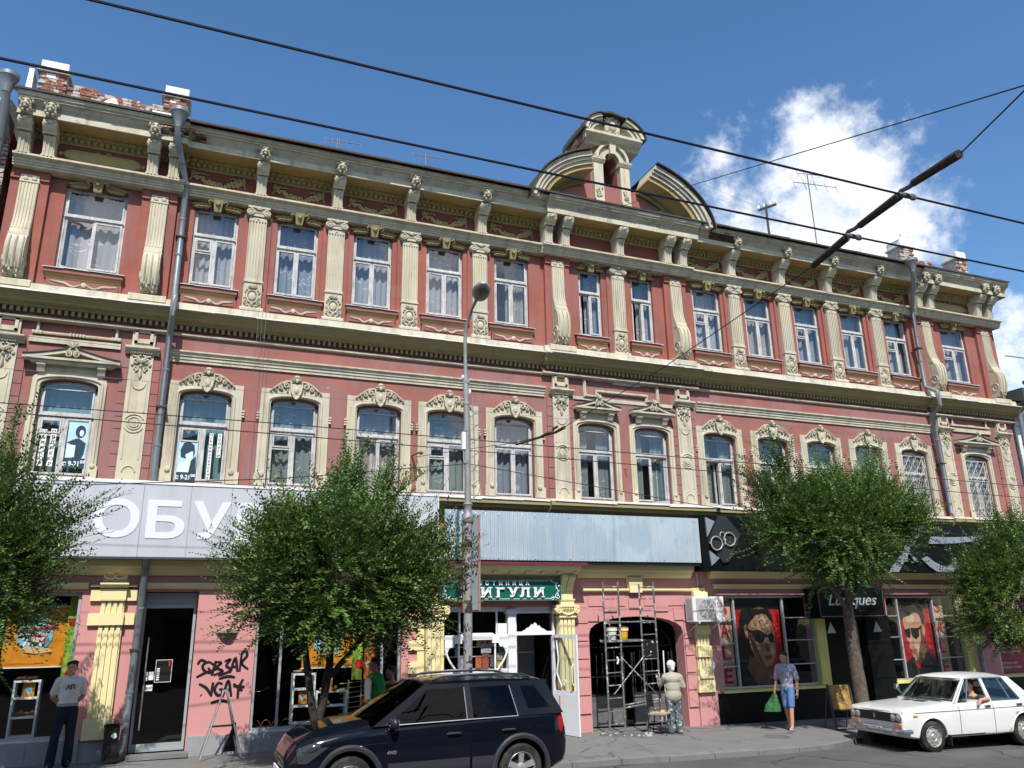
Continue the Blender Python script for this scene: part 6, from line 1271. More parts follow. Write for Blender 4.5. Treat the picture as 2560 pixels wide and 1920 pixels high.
# ------------------------------------------------------------------ lamp post
def lamp_post():
    X, Y = -5.28, -3.05; g = gz(X); s = thing('lamp_post', 'tall grey steel street lamp with round head in front of the hotel', 'street lamp', (X, Y, g))
    pm = mat('grey_lamp_paint', (.30, .30, .295), .55, .4, .3, var=.15, vscale=4, bump=.1, dirt=(.16, .13, .11), damt=.4, dscale=5); F = 4.25-g
    MB().lathe([(.13, 0), (.13, .15), (.095, .25), (.085, 1.2), (.078, F-.1)], (0, 0, 0), 14).build('pole_base', mat('peeling_grey_pole', (.30, .30, .295), .6, .3, .2, var=.15, vscale=4, patch=(.045, .04, .036), pth=.56, pscale=5), s); MB().lathe([(.078, F-.1), (.11, F-.06), (.115, F+.02), (.085, F+.08), (.075, F+.22), (.1, F+.27), (.06, F+.31)], (0, 0, 0), 14).build('collar', pm, s)
    t = 8.3-g
    MB().tube([(0, 0, F+.25), (-.02, 0, F+1.8), (-.05, 0, 7.25-g)], [.064, .062, .058], 12).build('pole_shaft', pm, s); MB().tube([(-.05, 0, 7.2-g), (-.06, 0, 7.9-g), (-.05, -.06, 8.2-g), (-.01, -.30, 8.50-g), (.02, -.50, 8.62-g)], [.04, .038, .036, .034, .034], 10).build('lamp_arm', pm, s, 60)
    h = MB(); h.ball((0, 0, 0), (.19, .30, .11), 14, 9); M = Matrix.Translation((.03, -.75, 8.70-g)) @ Matrix.Rotation(radians(-14), 4, 'X') @ Matrix.Rotation(radians(-12), 4, 'Z')
    h.xf(M).build('lamp_head', pm, s); q = MB(); q.ball((0, 0, -.04), (.165, .26, .10), 14, 9); q.xf(M).build('lamp_glass', mat('dusty_lamp_glass', (.10, .10, .085), .35, .4, var=.2, vscale=8), s)
    # twin rectangular boards on the pole, clamps and cables
    m = MB().box(-.02, .02, -.36, -.0, 2.50-g, 4.1-g); m.xf(Matrix.Translation((-.085, -.02, 0)))
    b = MB().box(.075, .20, -.03, .03, 2.55-g, 4.28-g).build('side_board', mat('weathered_grey_board', (.20, .23, .24), .6, .3, var=.1), s, 0); MB().box(.195, .235, -.05, .05, 2.53-g, 4.32-g).box(-.105, -.08, -.045, .045, 2.5-g, 4.1-g).box(-.1, .22, -.045, -.03, 3.38-g, 3.42-g).build('board_frame', mat('dusty_pink_frame', (.34, .17, .15), .6), s, 0)
    m = MB(); r = random.Random(6)
    for k in range(7): z = 5.0-g+k*.28; m.tube([(.06, -.02, z), (.2+.1*r.random(), -.05, z+.15*r.uniform(-1, 1)), (.16+.12*r.random(), -.02, z-.25), (.07, -.02, z-.4)], .009, 4)
    m.tube([(.08, -.04, 6.7-g), (.13, -.05, 5.6-g), (.1, -.05, 4.6-g)], .011, 5); m.build('cable_tangle', mat('grey_cable', (.24, .24, .24), .6), s)
    MB().box(-.13, -.06, -.05, .05, 5.6-g, 5.95-g).build('junction_box', OFFW, s, 0); m = MB()
    for z in (5.35, 6.0, 6.55, 7.0): m.lathe([(.07, z-g-.03), (.07, z-g+.03)], (-.03, 0, 0), 10)
    m.build('clamp', STEEL, s); MB().ball((-.1, 0, 7.1-g), (.04, .04, .05), 6, 5).ball((.03, 0, 6.8-g), (.045, .04, .06), 6, 5).build('insulator', OFFW, s)
lamp_post()
# ------------------------------------------------------------------ overhead wires
WIRE = mat('wire_black', (.012, .009, .022), .5, .3); WIRET = mat('thin_grey_wire', (.16, .16, .17), .6, .3)
def wire(name, pts, r, lab, m=WIRE, cat='wire'):
    o = MB().tube(pts, r, 6).build(name, m); return tag(o, lab, cat)
wire('trolley_wire', [(x, -13.03, 6.0+.00025*(x+4)**2) for x in (-40, -25, -12, -8, -4.4, 0, 8, 20, 40)], .011, 'upper thick black trolley wire crossing the sky'); wire('trolley_wire', [(x, -12.23, 6.0+.00025*(x+4)**2) for x in (-40, -25, -12, -8, -4.3, 0, 8, 20, 40)], .011, 'lower thick black trolley wire crossing in front of the cornice')
wire('span_wire', [(-5.52, -.05, 6.03), (-5.2, -2.5, 5.72), (-4.95, -4.8, 5.40), (-4.80, -6.1, 5.30), (-4.5, -9.0, 5.58), (-4.20, -11.56, 5.98)], .006, 'thin span wire from the facade hook to the insulated hanger'); wire('span_wire', [(-4.56, -13.72, 6.0), (-4.80, -14.45, 6.02), (-5.4, -16.3, 6.25), (-9, -30, 8)], .007, 'thin span wire leading from the insulated hanger to the upper right corner')
wire('span_wire', [(-.35, -.3, 13.25), (-4.89, -14.52, 6.0), (-5.8, -17.36, 4.55)], .006, 'thin wire running from the roof aedicule to the upper right'); 
for n, (pts, r, lab) in enumerate((([(-40, -3, 7.2), (-13.5, -3, 7.07), (-5.37, -3, 6.96), (10.87, -3, 6.47), (30, -3, 6.3)], .005, 'uppermost thin pale wire across the middle storey'), ([(-40, -3, 6.6), (-13.4, -3, 6.47), (-9, -3, 6.44), (.14, -3, 6.40), (10.8, -3, 6.14), (30, -3, 6)], .004, 'second thin pale wire across the middle storey windows'), ([(-40, -3, 5.95), (-13.3, -3, 5.88), (-8.9, -3, 5.87), (.08, -3, 5.76), (10.6, -3, 5.63), (30, -3, 5.5)], .009, 'upper of two dark cables crossing the middle storey windows'), ([(-40, -3, 5.8), (-13.3, -3, 5.73), (-8.9, -3, 5.67), (.05, -3, 5.50), (10.5, -3, 5.31), (30, -3, 5.1)], .009, 'lower of two dark cables crossing the middle storey windows'))):
    wire('overhead_cable', pts, r, lab, WIRET if n < 2 else mat('dark_cable', (.03, .03, .032), .6))
wire('overhead_cable', [(-15, -3, 4.55), (-11.9, -3, 4.60), (-8.8, -3, 4.86), (-5.3, -3.05, 5.32)], .008, 'dark cable sloping from the left tree up to the lamp post', mat('dark_cable', (.03, .03, .032), .6)); wire('overhead_cable', [(-5.25, -3.05, 5.32), (0, -2.9, 4.75), (3, -2.9, 4.5), (10, -2.9, 4.2)], .007, 'dark cable sloping from the lamp post down to the right tree', mat('dark_cable', (.03, .03, .032), .6))
rb = thing('rope_bundle', 'three thin dark ropes hanging vertically left of the third window column', 'ropes', (-9.2, -.6, 5.1))
for k, x in enumerate((-.08, 0, .08)): MB().tube([(x, 0, 4.5), (x-.005, .02, 2.9), (x-.01, .1, .9), (x, .15, 0)], .004, 5).build('rope', WIRET, rb)
def hanger():
    s = thing('insulated_hanger', 'crooked brown insulated bar holding both trolley wires at the upper right', 'wire hanger', (-4.35, -12.6, 6.0)); wm = mat('tarred_wood', (.05, .034, .028), .8, .2, var=.3, vscale=20, bump=.4); o = Vector((-4.35, -12.6, 6.0))
    P = lambda *p: [Vector(q)-o for q in p]
    for a, b in (((-4.20, -11.56, 5.98), (-4.27, -12.14, 6.03)), ((-4.31, -12.36, 6.05), (-4.42, -12.96, 6.04)), ((-4.45, -13.14, 6.06), (-4.56, -13.70, 6.0))): MB().tube(P(a, b), [.034, .042], 8).build('insulating_bar', wm, s)
    for c in ((-4.29, -12.23, 6.0), (-4.43, -13.03, 6.0)):
        v = Vector(c)-o; m = MB(); m.tube([v+Vector((.02, .12, .035)), v+Vector((.0, .04, .07)), v+Vector((0, -.05, .06)), v+Vector((-.02, -.13, .06))], .022, 7); m.ball(tuple(v), (.10, .022, .028), 8, 5); m.ball(tuple(v+Vector((.08, 0, .0))), (.05, .026, .035), 7, 5); m.build('trolley_clamp', mat('grey_iron', (.13, .13, .14), .6, .4, .4), s)
hanger()
def strain():
    s = thing('strain_insulator', 'rusty strain insulator on the span wire beside the centre window', 'insulator', (-4.80, -6.1, 5.30)); rm = mat('rusty_iron', (.11, .055, .035), .85, .2, var=.3, vscale=30)
    MB().tube([(-.16, 1.3, .06), (-.10, .9, .045), (-.06, .5, .02)], .018, 6).build('rod', rm, s); MB().tube([(-.06, .5, .02), (-.03, .2, .03), (0, 0, 0), (.03, -.3, .02)], [.02, .035, .022, .03], 7).build('insulator_body', rm, s); MB().tube([(.0, .12, .0), (.02, .1, .09), (.04, -.02, .1)], .022, 6).build('lug', rm, s)
strain()
def hook(x, z, lab, big=False):
    s = thing('wall_hook', lab, 'hook', (x, 0, z)); rm = mat('rusty_iron', (.11, .055, .035), .85, .2)
    m = MB(); 
    if big: m.tube([(0, .02, 0), (.05, -.3, .0), (.1, -.35, .02)], .018, 6); m.tube([(0, -.02, 0), (.1, -.03, -.5), (.22, -.02, -1.0)], .014, 5); m.ball((.12, -.36, .0), (.06, .04, .04), 7, 5)
    else: m.tube([(0, .02, 0), (0, -.08, 0), (.02, -.1, -.06)], .012, 5)
    m.build('hook_iron', rm, s)
hook(-5.62, 6.06, 'rusty anchor hook with chain between the fourth and fifth middle windows', True); hook(-5.62, 6.85, 'small iron wall peg above the anchor hook'); hook(.02, 6.05, 'small iron wall peg between the two centre windows')
# ------------------------------------------------------------------ roof aerials
def aerial(x, y, z0, z1, boom, n, lab, tilt=0):
    s = thing('television_aerial', lab, 'aerial', (x, y, z0)); am = mat('aerial_metal', (.16, .12, .11), .6, .4, .4); h = z1-z0
    MB().tube([(0, 0, 0), (0, 0, h)], .022, 6).build('mast', am, s)
    for zz, b, u in boom:
        m = MB().tube([(-b*.35, 0, h+zz), (b*.65, 0, h+zz+.15*b*.2+tilt)], .014, 5)
        for k in range(n): t = k/(n-1); xx = -b*.35+b*t; hh = (.45-.18*t)*u; m.tube([(xx, -hh*.3, h+zz+tilt*t-hh), (xx, hh*.3, h+zz+tilt*t+hh)], .008, 4)
        m.build('aerial_boom', am, s)
aerial(9.15, 1.6, 13.9, 17.55, ((-.45, 2.0, .75), (-.05, 1.3, .45)), 5, 'tall rooftop television aerial with two booms against the cloud', .12); aerial(-7.35, 2.4, 14.3, 15.65, ((-.1, 1.0, .25),), 6, 'small low television aerial on the roof left of the pediment', .03); aerial(-4.75, 2.4, 14.3, 15.75, ((-.12, 1.1, .22),), 6, 'small low television aerial on the roof nearer the pediment', .05)
def tele_pole():
    s = thing('telephone_bracket', 'short rooftop pole with cross arm and insulators right of the pediment', 'pole', (7.1, 1.6, 13.9)); am = mat('dark_weathered_wood', (.06, .05, .05), .8)
    MB().tube([(0, 0, 0), (0, 0, 2.05)], .045, 6).build('pole', am, s); MB().tube([(-.22, .15, 1.85), (.28, -.2, 2.0)], .045, 6).build('cross_arm', am, s); m = MB(); [m.ball((-.2+.16*k, .14-.11*k, 1.95+.05*k), (.05, .05, .08), 6, 5) for k in range(4)]; m.build('insulator', OFFW, s); MB().tube([(-.02, 0, .4), (.2, -.1, .85)], .02, 5).tube([(.0, 0, .8), (.22, -.1, .6)], .015, 5).build('stay', am, s)
tele_pole()
o = MB().box(-.14, .14, -.1, .1, 0, .35).build('roof_box', WHITE, None, 0, (9.28, 1.3, 14.0)); tag(o, 'small white box fixed at the foot of the tall aerial', 'box')
for k, z in enumerate((15.75, 15.55)): wire('roof_wire', [(7.0, 1.6, z), (3.3, 1.2, z+.35-k*.25), (.8, .6, 15.0-k*.2)], .004, 'thin wire from the telephone pole to the aedicule' if k else 'topmost thin wire from the telephone pole to the aedicule', WIRET); wire('roof_wire', [(7.2, 1.6, z), (10.5, 2.2, z-.3), (16, 3, z-.2)], .004, 'thin wire from the telephone pole towards the right roof posts' if k else 'topmost thin wire from the telephone pole towards the right', WIRET)
wire('overhead_cable', [(15.0, -.2, 10.75), (18, -1.5, 10.2), (26, -4, 9.6)], .02, 'thick cable leaving the right corner of the building', WIRET)
# ------------------------------------------------------------------ neighbours
def neighbour_right():
    s = thing('cream_house', 'cream two-storey neighbouring house at the right edge with dark roof', 'building', (15.1, .1, 0)); cm = mat('cream_stucco', (.58, .47, .30), .9, .15, var=.1, dirt=(.45, .38, .28), damt=.4); wm = mat('white_trim', (.66, .65, .62), .8)
    m = wall_holes(0, 14, -1, 8.9, 0, [(1.3, 2.4, 5.2, 7.3), (3.6, 4.7, 5.2, 7.3), (6, 7.1, 5.2, 7.3), (1.2, 2.6, .6, 3), (3.6, 5, .6, 3)], .25); m.quad((0, 0, -1), (0, 10, -1), (0, 10, 8.9), (0, 0, 8.9)); m.build('wall', cm, s, 0)
    MB().box(-.02, .30, -.05, .02, -.9, 8.35).build('corner_strip', wm, s, 0); m = MB(); m.prof_x([(.02, 8.35), (-.1, 8.35), (-.14, 8.42), (-.14, 8.5), (.02, 8.52)], -.05, 14).prof_x([(.02, 8.75), (-.2, 8.75), (-.3, 8.85), (-.45, 8.95), (-.45, 9.02), (.02, 9.05)], -.1, 14); m.build('cornice', wm, s, 30)
    MB().hexa([(-.2, -.7, 8.95), (14, -.7, 8.95), (14, 5, 11), (-.2, 5, 11), (-.2, -.7, 9.02), (14, -.7, 9.02), (14, 5, 11.1), (-.2, 5, 11.1)]).box(-.2, .5, -.7, .4, 9.02, 9.5).build('roof', mat('dark_green_roof', (.05, .07, .065), .6, .3, var=.2), s, 0)
    for a, b, c, d in ((1.3, 2.4, 5.2, 7.3), (3.6, 4.7, 5.2, 7.3), (6, 7.1, 5.2, 7.3), (1.2, 2.6, .6, 3), (3.6, 5, .6, 3)):
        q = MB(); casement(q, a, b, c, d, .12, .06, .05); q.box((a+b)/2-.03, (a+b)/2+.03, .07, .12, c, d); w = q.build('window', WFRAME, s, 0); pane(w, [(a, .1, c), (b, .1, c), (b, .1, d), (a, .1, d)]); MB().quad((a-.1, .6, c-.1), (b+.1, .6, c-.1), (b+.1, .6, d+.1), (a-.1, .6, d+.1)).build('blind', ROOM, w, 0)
neighbour_right()
def neighbour_left():
    s = thing('brick_house', 'bare brick neighbouring house wall at the far left edge', 'building', (-14.62, .12, 0))
    MB().box(-9.9, 0, 0, 9, -.9, 12.75).build('wall', mat('old_brick_wall', (.26, .105, .07), .95, .1, var=.25, vscale=7, bump=.5, bscale=25, patch=(.4, .36, .31), pth=.6, pscale=4), s, 0)
    for k in range(60):
        z = 6.4+k*.105; 
        for j in range(2): MB().box(-.27*(j+1)+.015+(.1 if k % 2 else 0)*0, -.27*j-.005, -.03-.01*((k*7+j*3) % 3), 0, z, z+.085).build('brick', BRICK, s, 0)
    MB().prof_x([(.02, 12.4), (-.3, 12.5), (-.6, 12.75), (-.7, 12.8), (.02, 12.85)], -9.9, .02).build('cornice', MORT, s, 30); MB().hexa([(-9.9, -.9, 12.85), (.1, -.9, 12.85), (.1, 4, 14.2), (-9.9, 4, 14.2), (-9.9, -.9, 12.9), (.1, -.9, 12.9), (.1, 4, 14.25), (-9.9, 4, 14.25)]).build('roof', FLASH, s, 0)
    MB().tube([(-.02, -.1, 11.4), (-.12, -.06, 10.4), (-.3, -.05, 9.8)], .015, 5).build('cable', mat('yellow_cable', (.5, .45, .2), .6), s)
neighbour_left()
# ------------------------------------------------------------------ street furniture
def bin_():
    x, y = -11.22, -.42; s = thing('litter_bin', 'black square litter bin at the foot of the yellow pilaster', 'litter bin', (x, y, gz(x))); w = .125
    m = MB(); bm_ = mat('black_bin_paint', (.018, .018, .018), .5, .3, var=.3, vscale=6)
    m.hexa([(-w*.92, -w*.92, .02), (w*.92, -w*.92, .02), (w*.92, w*.92, .02), (-w*.92, w*.92, .02), (-w, -w, .60), (w, -w, .60), (w, w, .60), (-w, w, .60)]); m.build('bin_body', bm_, s, 0); m = MB(); casement(m, -w-.01, w+.01, .59, .625, -w, .03, .015); m.box(-w-.01, -w+.02, -w, w, .595, .625).box(w-.02, w+.01, -w, w, .595, .625).box(-w, w, w-.02, w+.01, .595, .625).build('bin_rim', bm_, s, 0)
    m = MB(); P = [(.05+.045*cos(k*pi/5)*(1+.2*sin(k*3)), .44+.05*sin(k*pi/5)) for k in range(10)]; m.poly_y(P, -w-.004, -w+.004); m.build('bin_sticker', OFFW, s, 0)
bin_()
def a_frame():
    x, y = -9.33, -.80; s = thing('sign_stand', 'bare aluminium A-frame sign stand in front of the graffiti wall', 'sign stand', (x, y, gz(x)), radians(4)); am = mat('aluminium_tube', (.50, .50, .49), .4, .5, .6)
    for q in (-1, 1):
        for yy in (-.02, .26) if False else (0,):
            MB().tube([(q*.36, 0, 0), (q*.03, .10, 1.16)], .017, 6).build('leg', am, s)
        MB().tube([(q*.34, .42, 0), (q*.03, .12, 1.15)], .017, 6).build('leg', am, s)
    MB().tube([(-.2, .05, .56), (.2, .05, .56)], .01, 5).build('cross_bar', MBLACK, s); MB().tube([(-.215, .25, .52), (.215, .25, .52)], .01, 5).build('cross_bar', MBLACK, s); MB().box(-.05, .05, .09, .13, 1.14, 1.18).build('hinge', am, s, 0)
    MB().hexa([(.08, .40, .05), (.32, .41, .05), (.32, .42, .05), (.08, .41, .05), (.22, .24, .58), (.26, .24, .58), (.26, .25, .58), (.22, .25, .58)]).build('shadow_wedge', MBLACK, s, 0)  # black wedge between the legs stands in for the stand's shadow
a_frame()
def wood_stand():
    x, y = 4.35, -2.05; s = thing('sandwich_board', 'weathered wooden sandwich board behind the white car bonnet', 'sign stand', (x, y, gz(x)), radians(-8)); wm = mat('weathered_yellow_wood', (.36, .22, .07), .75, .2, var=.35, vscale=7, bump=.2); fm = mat('dark_stand_frame', (.07, .055, .045), .7)
    M = Matrix.Rotation(radians(-10), 4, 'X')
    MB().box(-.26, .26, -.012, .012, .45, .98).xf(M).build('board', wm, s, 0)
    for q in (-.29, .29): MB().box(q-.02, q+.02, -.02, .02, 0, 1.0).xf(M).build('leg', fm, s, 0); MB().tube([(q, .45, 0), (q, .17, .98)], .016, 5).build('leg', fm, s)
    MB().box(-.29, .29, -.018, .018, .42, .45).xf(M).build('cross_bar', fm, s, 0); MB().box(-.34, .34, -.06, .02, .0, .03).build('foot_bar', fm, s, 0)
wood_stand()
# ------------------------------------------------------------------ scaffold in the gateway
def scaffold():
    X, Y = -.42, -.62; g = gz(X); s = thing('scaffold_tower', 'paint-splashed metal scaffold tower of two ladder frames before the gateway arch', 'scaffold', (X, Y, g)); pm = mat('paint_splashed_steel', (.17, .17, .16), .6, .4, .4, var=.2, vscale=10, patch=(.60, .59, .56), pth=.57, pscale=12)
    H = 3.34
    for fx in (-.69, .28):
        for r in (0, .40): MB().tube([(fx+r, 0, .02), (fx+r, 0, H-(.06 if r == 0 and fx > 0 else 0))], .022, 8).build('upright', pm, s)
        n = 12
        for k in range(n): z = .22+k*.272; MB().tube([(fx, 0, z), (fx+.40, 0, z+.01)], .013, 6).build('rung', pm, s)
        MB().tube([(fx, .0, 2.44), (fx+.40, 0, 2.42)], .02, 6).build('rung', pm, s)
    MB().tube([(-.29, 0, 2.42), (.28, 0, 2.42)], .018, 6).build('tie_bar', pm, s); MB().tube([(-.29, 0, .55), (.62, 0, .64)], .02, 6).tube([(-.29, 0, .61), (.62, 0, .70)], .016, 6).build('tie_bar', pm, s)
    MB().tube([(-.28, -.01, 1.62), (.62, -.01, .78)], .014, 6).build('brace', pm, s); MB().tube([(-.55, -.03, .85), (.30, -.03, 1.66)], .014, 6).build('brace', pm, s)
    MB().box(-.68, .28, -.05, .30, 1.98, 2.03).build('platform', pm, s, 0); MB().box(.30, .66, -.02, -.005, 1.62, 2.02).build('splashed_board', mat('splashed_black_board', (.012, .012, .014), .6, .2, patch=(.6, .6, .58), pth=.62, pscale=9), s, 0)
    m = MB().hexa([(-.98, -.12, 0), (.12, -.55, -.0), (.14, -.48, 0), (-.96, -.05, 0), (-.98, -.12, .08), (.12, -.55, .08), (.14, -.48, .08), (-.96, -.05, .08)]); m.build('foot_beam', pm, s, 0); MB().tube([(.28, 0, .12), (.72, -.1, .0)], .02, 6).tube([(.68, 0, .1), (.85, .25, .0)], .02, 6).build('foot_strut', pm, s)
    MB().tube([(-.42, -.02, 1.66), (-.40, -.04, 1.58), (-.43, -.04, 1.50)], .022, 6).build('hanging_rag', OFFW, s)
    def bucket(dx, m1, lab):
        b = thing('paint_bucket', lab, 'bucket', (X+dx, Y+.1, g+2.03)); MB().lathe([(.095, 0), (.12, .24), (.13, .245), (.13, .27), (.11, .27)], (0, 0, 0), 14).build('bucket_body', m1, b); MB().tube([(x_, 0, z_) for x_, z_ in arc(0, .25, .125, 0, pi, 8, .05)], .005, 4).build('bucket_handle', STEEL, b); MB().lathe([(.122, .2), (.131, .2), (.131, .24)], (0, 0, 0), 14).build('bucket_rim', OFFW, b)
        return b
    bucket(-.46, mat('white_plastic_bucket', (.66, .64, .58), .5, .3, var=.1), 'white paint bucket on the scaffold platform'); b = bucket(-.16, mat('yellow_plastic_bucket', (.72, .36, .02), .45, .3), 'yellow paint bucket on the scaffold platform')
    br = thing('paint_brush', 'long-handled brush standing in the white bucket', 'brush', (X-.5, Y+.08, g+2.1)); MB().tube([(.06, 0, 0), (-.06, .02, .42)], .012, 6).build('handle', mat('pale_wood', (.55, .42, .22), .6), br); MB().box(.03, .09, -.015, .015, -.05, .02).build('bristles', OFFW, br, 0)
scaffold()
def chair():
    x, y = -.02, -1.0; s = thing('chair', 'black metal chair with worn seat beside the painter', 'chair', (x, y, gz(x)), radians(40)); fm = mat('black_chair_frame', (.015, .015, .015), .5)
    for q in (-1, 1):
        MB().tube([(q*.2, -.2, 0), (q*.19, -.16, .44)], .012, 6).build('leg', fm, s); MB().tube([(q*.21, .25, 0), (q*.19, .18, .44)], .012, 6).build('leg', fm, s); MB().tube([(q*.19, .18, .44), (q*.19, .24, .85)], .012, 6).build('back_post', fm, s)
    MB().box(-.2, .2, -.2, .2, .43, .46).build('seat', mat('worn_beige_seat', (.42, .33, .22), .8, .2, var=.3, vscale=12), s, 0)
    m = MB(); m.box(-.18, .18, .21, .235, .56, .84); m.xf(Matrix.Identity(4)).build('backrest', fm, s, 0); MB().tube([(-.2, -.18, .2), (-.2, .22, .2)], .008, 5).tube([(.2, -.18, .2), (.2, .22, .2)], .008, 5).build('stretcher', fm, s)
    c = thing('sponge', 'small yellow sponge lying on the chair seat', 'sponge', (x+.08, y+.02, gz(x)+.46)); MB().box(-.05, .05, -.03, .03, 0, .045).build('sponge_block', mat('yellow_sponge', (.65, .5, .1), .9, .1, var=.2, vscale=40, bump=.5), c, 0)
chair()
def across():  # unseen house, added to block bright sky reflections in glass and car paint
    s = thing('unseen_opposite_house', 'plain shaded house across the street behind the viewer, added to darken reflections', 'building', (-4, -29, -.3)); wm = mat('grey_brown_stucco', (.24, .20, .16), .9, .1, var=.15)
    ho = [(x, x+1.2, z, z+2) for x in [-28+3*k for k in range(20)] for z in (1.2, 5.2, 9)]
    m = wall_holes(-30, 34, 0, 12.5, 0, ho, -.2); m.build('wall', wm, s, 0); MB().box(-30.4, 34.4, -8, .5, 12.5, 12.9).build('cornice', wm, s, 0); MB().quad((-30, -.2, 0), (34, -.2, 0), (34, -.2, 12), (-30, -.2, 12)).build('window_glass', mat('dark_window', (.02, .025, .03), .1, .5), s, 0); MB().box(-30, 34, -8, -.3, 0, 12.5).build('block', wm, s, 0)
across()
# ------------------------------------------------------------------ trees
import numpy as np
LEAF = mat('elm_leaf', (.084, .148, .030), .42, .35, hsv=.55, trans=.22); BARK = mat('elm_bark', (.105, .085, .068), .95, .1, var=.35, vscale=14, bump=.9, bscale=45)
BARKD = mat('dark_bark', (.05, .042, .036), .95, .1, var=.3, vscale=14, bump=.9, bscale=45)
def twig_template(r, leaf):
    """one leafy spray: leaves in two rows along a drooping stalk (stalk along +z, rows along +-x)"""
    L_ = r.uniform(.30, .58)*(1.4 if r.random() < .15 else 1); nl = int(L_/.030); out = []
    for k in range(nl):
        s = k/nl; pos = Vector((.05*s*s, -.18*s*s*L_, L_*s)); sg = 1 if k % 2 else -1
        ld = Vector((sg*.95+r.gauss(0, .15), r.gauss(-.2, .25), .55+r.gauss(0, .2))).normalized(); ll = leaf*r.uniform(.7, 1.25)*(1-.3*s); nw = ld.cross(Vector((r.gauss(0, .4), 1, r.gauss(0, .4)))).normalized()*ll*.26
        m_ = pos+ld*ll*.45; e = pos+ld*ll+Vector((0, -.2*ll, 0)); out.append([pos, m_+nw, e, m_-nw])
    return np.array([[list(v) for v in q] for q in out])
_r = random.Random(99); TWIGS = [twig_template(_r, .082) for _ in range(40)]
def tree(label, base, limbs, lobes, ntwig, seed, bark=BARK, sh=(0, 0, 0)):
    mv = lambda p: (p[0]+sh[0], p[1]+sh[1], p[2]+(sh[2] if p[2] > 1 else 0)); base = (base[0]+sh[0], base[1]+sh[1]); limbs = [([mv(p) for p in P], R) for P, R in limbs]; lobes = [(mv(c), ra) for c, ra in lobes]
    r = random.Random(seed); bx, by = base; g = gz(bx)
    t = thing('elm_tree', label, 'tree', (bx, by, g), 0, 'elm trees along the pavement')
    first = True
    for pts, rad in limbs:
        P = []; R = []
        for i in range(len(pts)-1):
            a, b = Vector(pts[i]), Vector(pts[i+1])
            for k in range(4): f = k/4; P.append(a.lerp(b, f)+Vector((r.uniform(-.012, .012), r.uniform(-.012, .012), 0))); R.append((rad[i]+(rad[i+1]-rad[i])*f)*r.uniform(.94, 1.06))
        P.append(Vector(pts[-1])); R.append(rad[-1])
        MB().tube([p-Vector((bx, by, g)) for p in P], R, 9).build('trunk' if first else 'limb', bark, t, 60); first = False
    lobes = [(c, tuple(v*.88 for v in ra)) for c, ra in lobes]; V = []; br = MB(); vol = [(a[1][0]*a[1][1]*a[1][2])**.8 for a in lobes]; tot = sum(vol)
    cc = Vector([sum(l[0][k]*v for l, v in zip(lobes, vol))/tot for k in range(3)]); o = Vector((bx, by, g))
    ntwig = int(ntwig*1.35); clus = []
    for _ in range(ntwig//38):                            # boughs: clumps of sprays towards the outside of the crown
        q = r.random()*tot; i = 0
        while q > vol[i] and i < len(vol)-1: q -= vol[i]; i += 1
        c, ra = lobes[i]; d = Vector((r.gauss(0, 1), r.gauss(0, 1), r.gauss(0, 1))).normalized()*r.uniform(.55, 1.0); clus.append(Vector((c[0]+d.x*ra[0], c[1]+d.y*ra[1], c[2]+d.z*ra[2])))
    for n in range(ntwig):
        q = r.random()*tot; i = 0
        while q > vol[i] and i < len(vol)-1: q -= vol[i]; i += 1
        c, ra = lobes[i]
        d = Vector((r.gauss(0, 1), r.gauss(0, 1), r.gauss(0, 1))).normalized()*(r.random()**.40)
        p = Vector((c[0]+d.x*ra[0], c[1]+d.y*ra[1], c[2]+d.z*ra[2]))
        if r.random() < .62: p = clus[r.randrange(len(clus))]+Vector((r.gauss(0, .19), r.gauss(0, .19), r.gauss(0, .13)))
        out = (p-cc); out.normalize()
        dr = (out*.75+Vector((r.gauss(0, .38), r.gauss(0, .38), r.gauss(.30, .38)))).normalized()
        if p.z < c[2]-.3*ra[2]: dr.z -= .5; dr.normalize()
        side = dr.cross(Vector((r.gauss(0, .3), r.gauss(0, .3), 1))).normalized(); nrm = dr.cross(side)
        M = np.array([[side.x, nrm.x, dr.x], [side.y, nrm.y, dr.y], [side.z, nrm.z, dr.z]]); T = TWIGS[r.randrange(40)]; sc = r.uniform(.85, 1.15)
        V.append((T.reshape(-1, 3)*sc) @ M.T + np.array(p-o))
        if n % 14 == 0: br.tube([(cc-o).lerp(p-o, .55), (cc-o).lerp(p-o, .8)+Vector((r.gauss(0, .05), r.gauss(0, .05), 0)), p-o], [.014, .009, .003], 4)
    for n in range(ntwig//28):                            # long young shoots breaking the outline
        c, ra = lobes[r.randrange(len(lobes))]; d = Vector((r.gauss(0, 1), r.gauss(0, .8), r.gauss(.25, .8))).normalized(); p = Vector((c[0]+d.x*ra[0]*.95, c[1]+d.y*ra[1]*.95, c[2]+d.z*ra[2]*.95)); out = (p-cc).normalized(); dr = (out*.8+Vector((r.gauss(0, .25), r.gauss(0, .25), r.gauss(.45, .3)))).normalized(); pts = [p]
        for k in range(r.choice((2, 2, 3))):
            side = dr.cross(Vector((r.gauss(0, .3), r.gauss(0, .3), 1))).normalized(); nrm = dr.cross(side); M = np.array([[side.x, nrm.x, dr.x], [side.y, nrm.y, dr.y], [side.z, nrm.z, dr.z]]); T = TWIGS[r.randrange(40)]; V.append((T.reshape(-1, 3)*.95) @ M.T + np.array(p-o)); p = p+dr*.36; dr = (dr+Vector((r.gauss(0, .12), r.gauss(0, .12), -.14))).normalized(); pts.append(p)
        br.tube([q-o for q in pts], .004, 4)
    V = np.concatenate(V); nq = len(V)//4
